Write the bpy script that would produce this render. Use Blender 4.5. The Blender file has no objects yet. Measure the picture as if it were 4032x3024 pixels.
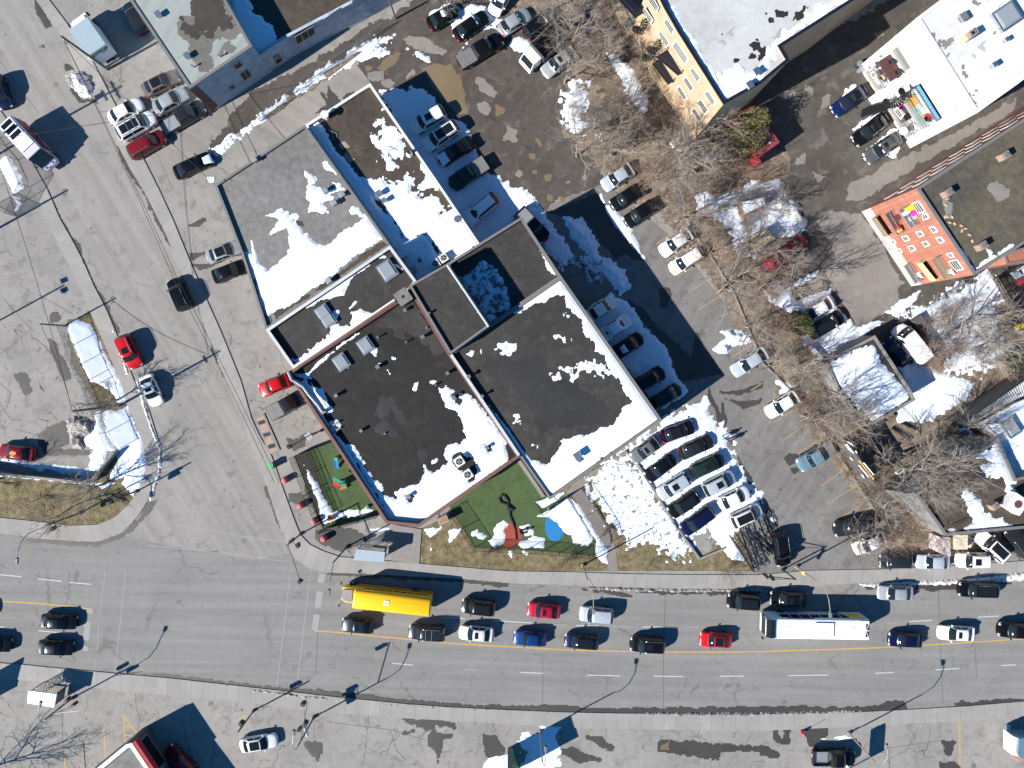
import bpy, math, random
import numpy as np
from mathutils import Vector, Matrix
from mathutils.geometry import tessellate_polygon

# ------------------------------------------------------------------ camera, sky, sun
sc = bpy.context.scene
CAM_H = 91.6
TILT = math.radians(1.98)
FPX = 2894.0
cam_d = bpy.data.cameras.new('camera'); cam = bpy.data.objects.new('camera', cam_d)
sc.collection.objects.link(cam); sc.camera = cam
cam_d.sensor_width = 36.0; cam_d.lens = 36.0*FPX/4032.0
cam_d.clip_start = 1.0; cam_d.clip_end = 1500
cam.location = (0, 0, CAM_H); cam.rotation_euler = (-TILT, 0, 0)

SUN_EL = math.radians(34.0)
SH_AZ = math.radians(28.3)              # direction in which shadows fall (from +x towards +y)
world = bpy.data.worlds.new('World'); sc.world = world; world.use_nodes = True
wn = world.node_tree.nodes; wl = world.node_tree.links
sky = wn.new('ShaderNodeTexSky'); sky.sky_type = 'NISHITA'; sky.sun_disc = False
sky.sun_elevation = SUN_EL; sky.ozone_density = 6.0; sky.dust_density = 0.0; sky.air_density = 1.0
# sun stands opposite to the shadows
sdx, sdy = -math.cos(SH_AZ), -math.sin(SH_AZ)
sky.sun_rotation = math.atan2(sdx, sdy)
sky_tint = wn.new('ShaderNodeMix'); sky_tint.data_type = 'RGBA'; sky_tint.blend_type = 'MULTIPLY'; sky_tint.inputs[0].default_value = 1.0
wl.new(sky.outputs[0], sky_tint.inputs[6]); sky_tint.inputs[7].default_value = (.34, .84, 1.02, 1)      # sky light tinted cyan blue, put in to turn shaded snow blue
wl.new(sky_tint.outputs[2], wn['Background'].inputs[0]); wn['Background'].inputs[1].default_value = 0.068
sun_d = bpy.data.lights.new('sun', 'SUN'); sun_d.energy = 5.0; sun_d.angle = math.radians(0.5)
sun_d.color = (1.0, 0.945, 0.87)
sun = bpy.data.objects.new('sun', sun_d); sc.collection.objects.link(sun)
sv = Vector((sdx*math.cos(SUN_EL), sdy*math.cos(SUN_EL), math.sin(SUN_EL)))
sun.rotation_euler = sv.to_track_quat('Z', 'Y').to_euler()
sc.view_settings.view_transform = 'Standard'; sc.view_settings.look = 'None'
sc.view_settings.gamma = 1.0; sc.view_settings.exposure = 0.87
sc.cycles.max_bounces = 5; sc.cycles.transparent_max_bounces = 12

# ------------------------------------------------------------------ surveying helpers
ORG = {'F': (0, 0, 4032/2212.0), 'tr': (2780, 1980, 1/5.53), 'bx': (200, 60, 1/5.53), 'gf': (3250, 1700, 1/5.53),
       'mu': (3632, 2040, 1/5.53), 'wb': (3330, 80, 1/3.687), 'rd': (2780, 340, 1/5.53), 'bl': (300, 2724, 1/3.16),
       'bc': (1900, 2724, 1/3.687), 'br': (3132, 2724, 1/2.458), 'ml': (0, 400, 1/2.765), 'pg': (1300, 1900, 1/1.843),
       'th': (2500, 700, 1/3.16), 'yd': (3532, 1100, 1/2.764), 'ap': (2350, 0, 1/2.538), 'bb': (3500, 750, 1/2.38),
       'sh': (0, 2650, 1/2.545), 'N': (0, 0, 1.0)}
for c in range(4):
    for r in range(4):
        ORG['%d%d' % (c, r)] = (1000*c, 750*r, 1/2.212)

def Q(s):
    """surveyed points of the site plan: 'sheet x,y x,y[,h] ...'"""
    out = []; o = ORG['N']
    for t in s.split():
        if ',' in t:
            n = [float(a) for a in t.split(',')]
            p = (o[0]+n[0]*o[2], o[1]+n[1]*o[2])
            out.append(p if len(n) == 2 else p+(n[2],))
        else:
            o = ORG[t]
    return out
_ct, _st = math.cos(TILT), math.sin(TILT)
def ray(px, py):
    x = (px-2016)/FPX; y = (1512-py)/FPX
    # camera looks along (0,-st,-ct); its up is (0,ct,-st)
    return Vector((x, y*_ct-_st, -y*_st-_ct))
def at(px, py, h=0.0):
    d = ray(px, py); k = (CAM_H-h)/(-d.z)
    return Vector((d.x*k, d.y*k, h))
def W2(s, h=0.0):
    return [at(p[0], p[1], p[2] if len(p) > 2 else h) for p in Q(s)]
def on_wall(px, py, A, B, off=0.0):
    d = ray(px, py)
    n = Vector((B.y-A.y, A.x-B.x, 0)).normalized()
    if n.dot(Vector((-A.x, -A.y, 0))) < 0: n = -n      # towards the camera
    A3 = Vector((A.x, A.y, 0))+n*off
    k = (A3-Vector((0, 0, CAM_H))).dot(n)/d.dot(n)
    return Vector((0, 0, CAM_H))+d*k

# ------------------------------------------------------------------ mesh helpers
COL = sc.collection
class MB:
    def __init__(s): s.v = []; s.f = []; s.m = []
    def add(s, vs, fs, m=0):
        b = len(s.v); s.v += [tuple(v) for v in vs]; s.f += [tuple(b+i for i in f) for f in fs]; s.m += [m]*len(fs); return s
    def box(s, x0, x1, y0, y1, z0, z1, m=0):
        return s.add([(x0,y0,z0),(x1,y0,z0),(x1,y1,z0),(x0,y1,z0),(x0,y0,z1),(x1,y0,z1),(x1,y1,z1),(x0,y1,z1)],
                     [(3,2,1,0),(4,5,6,7),(0,1,5,4),(1,2,6,5),(2,3,7,6),(3,0,4,7)], m)
    def obox(s, c, sx, sy, z0, z1, a=0, m=0, taper=1.0):
        ca, sa = math.cos(a), math.sin(a); vs = []
        for z, k in ((z0, 1.0), (z1, taper)):
            for dx, dy in ((-1,-1),(1,-1),(1,1),(-1,1)):
                x, y = dx*sx/2*k, dy*sy/2*k
                vs.append((c[0]+x*ca-y*sa, c[1]+x*sa+y*ca, z))
        return s.add(vs, [(3,2,1,0),(4,5,6,7),(0,1,5,4),(1,2,6,5),(2,3,7,6),(3,0,4,7)], m)
    def tube(s, pts, r, n=8, m=0, cap=True):
        pts = [Vector(p) for p in pts]; rs = r if isinstance(r, (list, tuple)) else [r]*len(pts)
        vs = []; fs = []; up = None
        for i, p in enumerate(pts):
            d = (pts[min(i+1, len(pts)-1)]-pts[max(i-1, 0)]).normalized()
            if up is None:
                up = Vector((0,0,1)) if abs(d.z) < 0.9 else Vector((1,0,0))
            a = d.cross(up).normalized(); b = d.cross(a).normalized(); up = -b if False else up
            for k in range(n):
                t = 2*math.pi*k/n
                vs.append(p+(a*math.cos(t)+b*math.sin(t))*rs[i])
        for i in range(len(pts)-1):
            for k in range(n):
                fs.append((i*n+k, i*n+(k+1) % n, (i+1)*n+(k+1) % n, (i+1)*n+k))
        if cap:
            fs.append(tuple(range(n-1, -1, -1))); fs.append(tuple((len(pts)-1)*n+k for k in range(n)))
        return s.add(vs, fs, m)
    def cyl(s, c, r, z0, z1, n=16, m=0, r1=None):
        return s.tube([(c[0],c[1],z0),(c[0],c[1],z1)], [r, r if r1 is None else r1], n, m)
    def prism(s, pts, z0, z1, m=0, ms=None, bottom=False):
        pts = ccw(pts); n = len(pts)
        s.add([(p[0],p[1],z1) for p in pts], tri(pts), m)
        s.add([(p[0],p[1],z0) for p in pts]+[(p[0],p[1],z1) for p in pts],
              [(i,(i+1) % n,n+(i+1) % n,n+i) for i in range(n)], m if ms is None else ms)
        if bottom: s.add([(p[0],p[1],z0) for p in pts], [t[::-1] for t in tri(pts)], m)
        return s
    def quad(s, a, b, c, d, m=0): return s.add([a,b,c,d], [(0,1,2,3)], m)
    def slab(s, a, b, c, d, t, m=0):
        """a quad given thickness t along its normal"""
        a,b,c,d = map(Vector, (a,b,c,d)); n = (b-a).cross(d-a).normalized()*t
        return s.add([a,b,c,d,a+n,b+n,c+n,d+n], [(3,2,1,0),(4,5,6,7),(0,1,5,4),(1,2,6,5),(2,3,7,6),(3,0,4,7)], m)
    def make(s, name, mats, parent=None, smooth=False, loc=None):
        me = bpy.data.meshes.new(name)
        vs = s.v if loc is None else [(v[0]-loc[0], v[1]-loc[1], v[2]-loc[2]) for v in s.v]
        me.from_pydata(vs, [], s.f)
        mats = mats if isinstance(mats, (list, tuple)) else [mats]
        for m in mats: me.materials.append(m)
        me.polygons.foreach_set('material_index', s.m)
        if smooth: me.polygons.foreach_set('use_smooth', [True]*len(s.f))
        me.update()
        o = bpy.data.objects.new(name, me); COL.objects.link(o)
        if parent: o.parent = parent
        return o
def area(p): return 0.5*sum(p[i][0]*p[(i+1) % len(p)][1]-p[(i+1) % len(p)][0]*p[i][1] for i in range(len(p)))
def ccw(p): return list(p) if area(p) > 0 else list(p)[::-1]
def tri(p):
    ts = tessellate_polygon([[Vector((q[0], q[1], 0)) for q in p]]); out = []
    for t in ts:
        a, b, c = t
        if (p[b][0]-p[a][0])*(p[c][1]-p[a][1])-(p[c][0]-p[a][0])*(p[b][1]-p[a][1]) < 0: t = (a, c, b)
        out.append(tuple(t))
    return out
def inset(p, d):
    p = ccw(p); n = len(p); out = []
    for i in range(n):
        a, b, c = Vector(p[i-1][:2]), Vector(p[i][:2]), Vector(p[(i+1) % n][:2])
        e1 = (b-a).normalized(); e2 = (c-b).normalized()
        n1 = Vector((-e1.y, e1.x)); n2 = Vector((-e2.y, e2.x)); m = (n1+n2)
        k = d/max(0.35, (1+n1.dot(n2)))
        out.append((b.x+m.x*k, b.y+m.y*k))
    return out
def tag(o, label=None, cat=None, group=None, kind=None):
    if label: o['label'] = label
    if cat: o['category'] = cat
    if group: o['group'] = group
    if kind: o['kind'] = kind
    return o
def struct(o): o['kind'] = 'structure'; return o
class Thing:
    def __init__(s, name, loc, label, cat, group=None):
        s.e = bpy.data.objects.new(name, None); COL.objects.link(s.e); s.e.location = loc
        s.e.empty_display_size = 0.3; s.loc = loc; tag(s.e, label, cat, group)
    def part(s, name, mb, mats, smooth=False, label=None):
        o = mb.make(name, mats, s.e, smooth, s.loc)
        if label: o['label'] = label
        return o
    def sub(s, parent, name, mb, mats, smooth=False):
        return mb.make(name, mats, parent, smooth, s.loc)
def copy_tree(o, parent=None):
    c = o.copy(); COL.objects.link(c)
    if parent: c.parent = parent
    for ch in o.children: copy_tree(ch, c)
    return c

# ------------------------------------------------------------------ value noise for terrain sheets
def vnoise(x, y, seed):
    rs = np.random.RandomState(seed % 100000); T = rs.rand(64, 64)
    xi = np.floor(x).astype(int); yi = np.floor(y).astype(int); fx = x-xi; fy = y-yi
    fx = fx*fx*(3-2*fx); fy = fy*fy*(3-2*fy)
    a = T[xi % 64, yi % 64]; b = T[(xi+1) % 64, yi % 64]; c = T[xi % 64, (yi+1) % 64]; d = T[(xi+1) % 64, (yi+1) % 64]
    return (a*(1-fx)+b*fx)*(1-fy)+(c*(1-fx)+d*fx)*fy
def fbm(x, y, scale, octv=4, seed=0):
    s = 0; a = 0.5; t = 0; c, sn = math.cos(.6), math.sin(.6)
    x = x/scale; y = y/scale
    for i in range(octv):
        s = s+a*vnoise(x+7.3*i, y-3.1*i, seed+i*17); t += a; a *= 0.55; x, y = (x*c-y*sn)*2.03, (x*sn+y*c)*2.03
    return s/t
def sdist(P, poly):
    """signed distance, positive inside"""
    x, y = P; d = np.full(x.shape, 1e9); ins = np.zeros(x.shape, bool); n = len(poly)
    for i in range(n):
        ax, ay = poly[i][0], poly[i][1]; bx, by = poly[(i+1) % n][0], poly[(i+1) % n][1]
        ex, ey = bx-ax, by-ay; L = ex*ex+ey*ey+1e-12
        t = np.clip(((x-ax)*ex+(y-ay)*ey)/L, 0, 1)
        d = np.minimum(d, (x-ax-t*ex)**2+(y-ay-t*ey)**2)
        if ay != by:
            c = ((ay > y) != (by > y)) & (x < (bx-ax)*(y-ay)/(by-ay)+ax); ins ^= c
    d = np.sqrt(d)
    return np.where(ins, d, -d)
SEED = [100]
def field(name, polys, z, mat, amp=0.5, scale=2.0, hmax=0.12, slope=0.3, cell=0.13, sink=0.03, bump=0.0, clip=None,
          holes=(), speck=0.0, sscale=0.5, spread=2.5, cut=()):
    """a sheet (snow, water, dirt) whose ragged rim dips under the surface it lies on; polys in world metres"""
    SEED[0] += 31; sd = SEED[0]
    xs = [p[0] for q in polys for p in q]; ys = [p[1] for q in polys for p in q]; m = amp+0.3
    x0, x1, y0, y1 = min(xs)-m, max(xs)+m, min(ys)-m, max(ys)+m
    nx = int((x1-x0)/cell)+2; ny = int((y1-y0)/cell)+2
    gx, gy = np.meshgrid(x0+cell*np.arange(nx), y0+cell*np.arange(ny), indexing='ij')
    f = np.full(gx.shape, -1e9)
    for q in polys: f = np.maximum(f, sdist((gx, gy), q))
    for q in holes: f = np.minimum(f, -sdist((gx, gy), q))
    f = f+amp*2*(fbm(gx, gy, scale, 5, sd)-0.5)+min(amp, .5)*1.5*(fbm(gx, gy, .5, 4, sd+3)-0.5)
    if hmax > .02: f = f+.55*(fbm(gx, gy, .38, 3, sd+13)-.5)*np.clip(amp*4, .2, 1)
    if speck:       # melting: pits that grow towards the rim
        g = (fbm(gx, gy, sscale, 3, sd+5)-0.5)*2*speck
        k = np.clip(f/spread, 0, 1); f = f*(.35+.65*k)+g*(1.15-k)
    if clip is not None: f = np.minimum(f, sdist((gx, gy), clip))
    for q in cut: f = np.minimum(f, -sdist((gx, gy), q))
    h = np.clip(f*slope, -sink, hmax)
    if bump: h = h+np.where(f > 0, np.clip(f, 0, 0.6)*bump*(fbm(gx, gy, 0.9, 3, sd+9)-0.35), 0)
    ok = f > 0; ok = ok[:-1, :-1] | ok[1:, :-1] | ok[:-1, 1:] | ok[1:, 1:]
    idx = -np.ones(gx.shape, int); use = np.zeros(gx.shape, bool)
    use[:-1, :-1] |= ok; use[1:, :-1] |= ok; use[:-1, 1:] |= ok; use[1:, 1:] |= ok
    idx[use] = np.arange(use.sum())
    V = np.stack([gx[use], gy[use], z+h[use]], 1)
    I, J = np.nonzero(ok)
    Fc = np.stack([idx[I, J], idx[I+1, J], idx[I+1, J+1], idx[I, J+1]], 1)
    me = bpy.data.meshes.new(name); nv, nf = len(V), len(Fc)
    me.vertices.add(nv); me.vertices.foreach_set('co', V.ravel())
    me.loops.add(nf*4); me.loops.foreach_set('vertex_index', Fc.ravel())
    me.polygons.add(nf); me.polygons.foreach_set('loop_start', np.arange(nf)*4)
    try: me.polygons.foreach_set('loop_total', np.full(nf, 4))
    except Exception: pass
    me.materials.append(mat); me.polygons.foreach_set('use_smooth', [True]*nf); me.update(calc_edges=True)
    o = bpy.data.objects.new(name, me); COL.objects.link(o)
    return o
def snow(s, z=0.0, label='patch of old snow', h=0.0, **k):
    """s: one or several outlines separated by |"""
    polys = [W2(a, h) for a in s.split('|')]
    if 'clip' in k and isinstance(k['clip'], str): k['clip'] = W2(k['clip'], h)
    if 'holes' in k: k['holes'] = [W2(a, h) for a in k['holes'].split('|')]
    k.setdefault('bump', 0.12); m = k.pop('mat', None) or M['snow']
    o = field('snow_cover', polys, z, m, **k); tag(o, label, 'snow', None, 'stuff'); return o
def wet(s, z=0.012, mat=None, name='wet_asphalt', **k):
    polys = [W2(a) for a in s.split('|')]
    k['amp'] = max(k.get('amp', .35), .2)*1.35; k.setdefault('scale', 1.1)
    return struct(field(name, polys, z, mat or M['wet'], hmax=0.004, slope=0.03, sink=0.008, **k))

# ------------------------------------------------------------------ materials
M = {}
def lin(c): return tuple(((v/255)/12.92 if v/255 <= .04045 else ((v/255+.055)/1.055)**2.4) for v in c)
def base_mat(name, rough=0.8, metal=0.0):
    m = bpy.data.materials.new(name); m.use_nodes = True
    b = m.node_tree.nodes['Principled BSDF']; b.inputs['Roughness'].default_value = rough; b.inputs['Metallic'].default_value = metal
    return m, m.node_tree, b
def N(nt, t, **k):
    n = nt.nodes.new(t)
    for a, v in k.items(): setattr(n, a, v)
    return n
def noise(nt, co, scale, detail=4, rough=.55, dist=0.0):
    n = N(nt, 'ShaderNodeTexNoise'); n.inputs['Scale'].default_value = scale; n.inputs['Detail'].default_value = detail
    n.inputs['Roughness'].default_value = rough; n.inputs['Distortion'].default_value = dist
    nt.links.new(co, n.inputs['Vector']); return n.outputs['Fac']
def ramp(nt, fac, a, b, ca=(0,0,0), cb=(1,1,1)):
    r = N(nt, 'ShaderNodeValToRGB'); r.color_ramp.elements[0].position = a; r.color_ramp.elements[1].position = b
    r.color_ramp.elements[0].color = (*ca, 1); r.color_ramp.elements[1].color = (*cb, 1)
    nt.links.new(fac, r.inputs['Fac']); return r.outputs['Color']
def mix(nt, fac, a, b, mode='MIX'):
    x = N(nt, 'ShaderNodeMix', data_type='RGBA', blend_type=mode)
    for sock, v in ((x.inputs[0], fac), (x.inputs[6], a), (x.inputs[7], b)):
        if isinstance(v, bpy.types.NodeSocket): nt.links.new(v, sock)
        elif isinstance(v, (tuple, list)): sock.default_value = (*v, 1)
        else: sock.default_value = v
    return x.outputs[2]
def coord(nt, scale=None, rot=0.0):
    t = N(nt, 'ShaderNodeTexCoord'); co = t.outputs['Object']
    if rot:
        mp = N(nt, 'ShaderNodeMapping'); nt.links.new(co, mp.inputs[0]); mp.inputs['Rotation'].default_value[2] = rot; co = mp.outputs[0]
    if scale:
        mp = N(nt, 'ShaderNodeMapping'); nt.links.new(co, mp.inputs[0]); mp.inputs['Scale'].default_value = scale; co = mp.outputs[0]
    return co
def bump(nt, b, h, strength=.4, dist=.02):
    n = N(nt, 'ShaderNodeBump'); n.inputs['Strength'].default_value = strength; n.inputs['Distance'].default_value = dist
    nt.links.new(h, n.inputs['Height']); nt.links.new(n.outputs[0], b.inputs['Normal'])
def ground_mat(name, c1, c2, c3=None, rough=.9, fine=.10, cracks=0.0, crack_scale=.25, streak=None, stain=0.0, spots=0.0, grain=9.0, big=.12):
    """two-tone worn surface: large clouds, medium mottling, grain, cracks, wheel streaks"""
    m, nt, b = base_mat(name, rough); co = coord(nt)
    col = mix(nt, ramp(nt, noise(nt, co, big, 6, .6, .4), .36, .64), c1, c2)
    if c3: col = mix(nt, ramp(nt, noise(nt, co, big*4.5, 6, .65, .6), .54, .68), col, c3)
    if streak is not None:
        cs = coord(nt, (.035, .9, 1), streak)
        s = noise(nt, cs, 1.0, 5, .6)
        col = mix(nt, .4, col, mix(nt, ramp(nt, s, .35, .65), (.62, .62, .62), (1.12, 1.12, 1.12)), 'MULTIPLY')
    g = noise(nt, co, grain, 3, .7)
    col = mix(nt, 1.0, col, mix(nt, ramp(nt, g, .3, .7), (1-fine,)*3, (1+fine,)*3), 'MULTIPLY')
    mid = noise(nt, co, 1.3, 5, .65)
    col = mix(nt, 1.0, col, mix(nt, ramp(nt, mid, .3, .72), (1-fine*1.2,)*3, (1+fine*.9,)*3), 'MULTIPLY')
    if stain:
        st = ramp(nt, noise(nt, co, .45, 6, .6, .8), .62, .66)
        col = mix(nt, st, col, mix(nt, 1.0, col, (1-stain,)*3, 'MULTIPLY'))
    if spots:
        v = N(nt, 'ShaderNodeTexVoronoi'); v.inputs['Scale'].default_value = .55; nt.links.new(co, v.inputs['Vector'])
        sp = ramp(nt, v.outputs['Distance'], .09, .13, (1,1,1), (0,0,0))
        sel = ramp(nt, v.outputs['Color'], .55, .6)
        ml = mix(nt, 1.0, sp, sel, 'MULTIPLY')
        col = mix(nt, ml, col, mix(nt, 1.0, col, (1-spots,)*3, 'MULTIPLY'))
    if cracks:
        for sc_, w_ in ((crack_scale, .006), (crack_scale*3.1, .012)):
            v = N(nt, 'ShaderNodeTexVoronoi', feature='DISTANCE_TO_EDGE'); v.inputs['Scale'].default_value = sc_
            wob = N(nt, 'ShaderNodeTexNoise'); wob.inputs['Scale'].default_value = 1.1; wob.inputs['Detail'].default_value = 5
            nt.links.new(co, wob.inputs['Vector'])
            ad = N(nt, 'ShaderNodeVectorMath', operation='MULTIPLY_ADD'); nt.links.new(wob.outputs['Color'], ad.inputs[0])
            ad.inputs[1].default_value = (1.6, 1.6, 0); nt.links.new(co, ad.inputs[2]); nt.links.new(ad.outputs[0], v.inputs['Vector'])
            cr = ramp(nt, v.outputs['Distance'], w_*.4, w_*1.6, (1,1,1), (0,0,0))
            gate = ramp(nt, noise(nt, co, .13 if sc_ == crack_scale else .3, 3), .50 if sc_ == crack_scale else .56, .62)
            k = mix(nt, 1.0, cr, gate, 'MULTIPLY')
            k2 = mix(nt, 1.0, k, (cracks,)*3, 'MULTIPLY')
            col = mix(nt, k2, col, (.025, .024, .022))
    nt.links.new(col, b.inputs['Base Color']); bump(nt, b, g, .35, .015)
    M[name] = m; return m
def plain(name, c, rough=.6, metal=0.0, var=.12, scale=3.0, coat=0.0, bmp=0.0, alpha=None, trans=0.0):
    m, nt, b = base_mat(name, rough, metal)
    co = coord(nt); f = noise(nt, co, scale, 4, .6)
    col = mix(nt, 1.0, c, mix(nt, ramp(nt, f, .3, .7), (1-var,)*3, (1+var*.6,)*3), 'MULTIPLY')
    nt.links.new(col, b.inputs['Base Color'])
    if coat: b.inputs['Coat Weight'].default_value = coat; b.inputs['Coat Roughness'].default_value = .04
    if trans: b.inputs['Transmission Weight'].default_value = trans
    if alpha is not None: b.inputs['Alpha'].default_value = alpha
    if bmp: bump(nt, b, noise(nt, co, scale*6, 3), bmp, .01)
    M[name] = m; return m
# ---- palette
ground_mat('lot_pale', (.275,.262,.242), (.222,.212,.198), (.175,.166,.153), fine=.09, cracks=.75, crack_scale=.16, stain=.12, spots=.3)
ground_mat('road', (.220,.214,.203), (.198,.193,.184), None, fine=.06, streak=0.02, cracks=.35, crack_scale=.07, spots=.2, grain=14)
ground_mat('street', (.270,.257,.238), (.238,.227,.212), (.21,.20,.187), fine=.06, streak=1.03, cracks=.3, crack_scale=.09, spots=.35, grain=12)
ground_mat('lot_east', (.195,.187,.178), (.155,.148,.142), (.13,.122,.116), fine=.1, cracks=.35, crack_scale=.2, streak=-1.0, stain=.25, spots=.4)
ground_mat('lot_dirty', (.085,.072,.062), (.06,.05,.043), (.12,.10,.085), fine=.16, cracks=.5, crack_scale=.5, stain=.3, spots=.35, streak=-.9)
ground_mat('court', (.098,.088,.078), (.062,.055,.048), (.15,.138,.122), fine=.18, cracks=.7, crack_scale=.55, stain=.3, spots=.3)
ground_mat('concrete_lane', (.27,.253,.235), (.22,.208,.192), None, fine=.07, streak=.55, cracks=.3, stain=.2)
ground_mat('grass', (.15,.125,.06), (.19,.15,.09), (.105,.10,.045), rough=1, fine=.45, grain=5, big=.3)
ground_mat('litter', (.21,.165,.125), (.16,.128,.098), (.27,.19,.13), rough=1, fine=.5, grain=4.5, big=.25)
ground_mat('turf', (.050,.085,.030), (.062,.102,.036), (.040,.066,.026), rough=.95, fine=.12, grain=14, big=.2)
ground_mat('gravel_grey', (.195,.188,.178), (.158,.153,.145), None, rough=.95, fine=.22, grain=8, cracks=.25, crack_scale=.12)
ground_mat('roof_brown', (.066,.051,.039), (.048,.038,.03), (.08,.06,.044), rough=.95, fine=.25, grain=7)
ground_mat('roof_black', (.021,.0195,.018), (.0145,.014,.0135), (.028,.0255,.023), rough=.95, fine=.22, grain=9)
ground_mat('roof_mid', (.042,.039,.036), (.031,.029,.027), (.055,.051,.047), rough=.95, fine=.22, grain=9)
ground_mat('roof_white', (.68,.68,.67), (.54,.54,.53), (.62,.62,.61), rough=.8, fine=.06, grain=4, stain=.35, cracks=.25, crack_scale=.3)
ground_mat('roof_pale', (.50,.50,.495), (.40,.40,.395), (.46,.46,.455), rough=.8, fine=.06, grain=4, stain=.3, cracks=.25, crack_scale=.3)
ground_mat('roof_moss', (.105,.09,.06), (.07,.064,.052), (.055,.055,.052), rough=.95, fine=.25, grain=6)
ground_mat('roof_green', (.30,.325,.305), (.275,.30,.285), None, rough=.7, fine=.04, streak=-1.0)
ground_mat('mud_water', (.20,.15,.09), (.17,.125,.075), None, rough=.12, fine=.02, grain=2)
ground_mat('wet', (.048,.045,.041), (.034,.032,.030), None, rough=.35, fine=.12)
ground_mat('wet_soft', (.056,.052,.046), (.042,.039,.035), None, rough=.6, fine=.1)
ground_mat('dry_patch', (.23,.21,.19), (.19,.175,.16), None, fine=.1, cracks=.5, crack_scale=.6)
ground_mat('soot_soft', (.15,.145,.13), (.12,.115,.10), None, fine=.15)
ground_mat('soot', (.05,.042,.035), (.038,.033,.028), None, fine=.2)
ground_mat('bark', (.30,.25,.205), (.20,.17,.14), None, fine=.3, grain=6)
ground_mat('twig', (.30,.26,.225), (.22,.185,.155), None, fine=.2, grain=3)
ground_mat('twig_brown', (.30,.215,.155), (.23,.165,.12), None, fine=.2, grain=3)
ground_mat('needle', (.12,.13,.025), (.20,.17,.035), (.07,.09,.02), fine=.3, grain=3)
ground_mat('needle_dark', (.03,.042,.02), (.045,.055,.022), None, fine=.3, grain=3)
for nm, a in (('white_wall', (.80,.79,.77)), ('tan_brick', (.60,.40,.22)), ('stone_wall', (.25,.28,.33)),
              ('grey_wall', (.24,.225,.21)), ('grey_paint', (.42,.41,.40)), ('dark_wall', (.09,.085,.08))):
    ground_mat(nm, a, tuple(c*.9 for c in a), None, fine=.05, grain=5)
def brick_mat(name, c1, c2, mortar, w=.22, h=.075):
    m, nt, b = base_mat(name, .9)
    t = N(nt, 'ShaderNodeTexCoord'); sep = N(nt, 'ShaderNodeSeparateXYZ'); nt.links.new(t.outputs['Object'], sep.inputs[0])
    ad = N(nt, 'ShaderNodeMath', operation='ADD'); nt.links.new(sep.outputs[0], ad.inputs[0]); nt.links.new(sep.outputs[1], ad.inputs[1])
    cb = N(nt, 'ShaderNodeCombineXYZ'); nt.links.new(ad.outputs[0], cb.inputs[0]); nt.links.new(sep.outputs[2], cb.inputs[1])
    br = N(nt, 'ShaderNodeTexBrick'); nt.links.new(cb.outputs[0], br.inputs['Vector'])
    br.inputs['Color1'].default_value = (*c1, 1); br.inputs['Color2'].default_value = (*c2, 1); br.inputs['Mortar'].default_value = (*mortar, 1)
    br.inputs['Scale'].default_value = 1; br.inputs['Brick Width'].default_value = w*3; br.inputs['Row Height'].default_value = h*3; br.inputs['Mortar Size'].default_value = .02
    f = noise(nt, t.outputs['Object'], .6, 4)
    col = mix(nt, 1.0, br.outputs['Color'], mix(nt, ramp(nt, f, .3, .7), (.85,)*3, (1.1,)*3), 'MULTIPLY')
    nt.links.new(col, b.inputs['Base Color']); M[name] = m
brick_mat('stone_wall', (.42,.47,.54), (.30,.34,.40), (.22,.24,.27), .30, .12)
brick_mat('red_brick', (.37,.135,.085), (.31,.11,.07), (.42,.22,.16))
brick_mat('brown_brick', (.17,.075,.05), (.13,.06,.042), (.15,.1,.08))
brick_mat('tan_brick', (.52,.37,.23), (.47,.33,.20), (.50,.40,.30))
# snow
def snow_mat(name, c, dirt=.0, dc=(.14,.12,.1), a=.55, b_=.62, sc_=3.0):
    m, nt, b = base_mat(name, .7); co = coord(nt)
    col = mix(nt, ramp(nt, noise(nt, co, .5, 5), .3, .7), c, tuple(x*.93 for x in c))
    if dirt:
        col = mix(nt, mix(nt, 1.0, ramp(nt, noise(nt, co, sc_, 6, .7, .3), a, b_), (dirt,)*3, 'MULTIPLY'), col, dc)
    nt.links.new(col, b.inputs['Base Color'])
    h = noise(nt, co, 2.2, 6, .7); bump(nt, b, h, .5, .05)
    M[name] = m
snow_mat('snow', (.74,.81,.90)); snow_mat('snow_dirty', (.70,.69,.68), .9, a=.5, b_=.6)
snow_mat('snow_filthy', (.42,.40,.38), .9, (.08,.07,.06), .42, .55, 4.0)
snow_mat('snow_thin', (.70,.78,.88), .9, (.10,.085,.05), .56, .60, 1.7)
snow_mat('snow_churned', (.70,.78,.88), .85, (.16,.15,.145), .60, .64, 1.4)
snow_mat('snow_frost', (.5,.6,.72), .9, (.04,.038,.036), .46, .56, 1.1)
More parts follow.
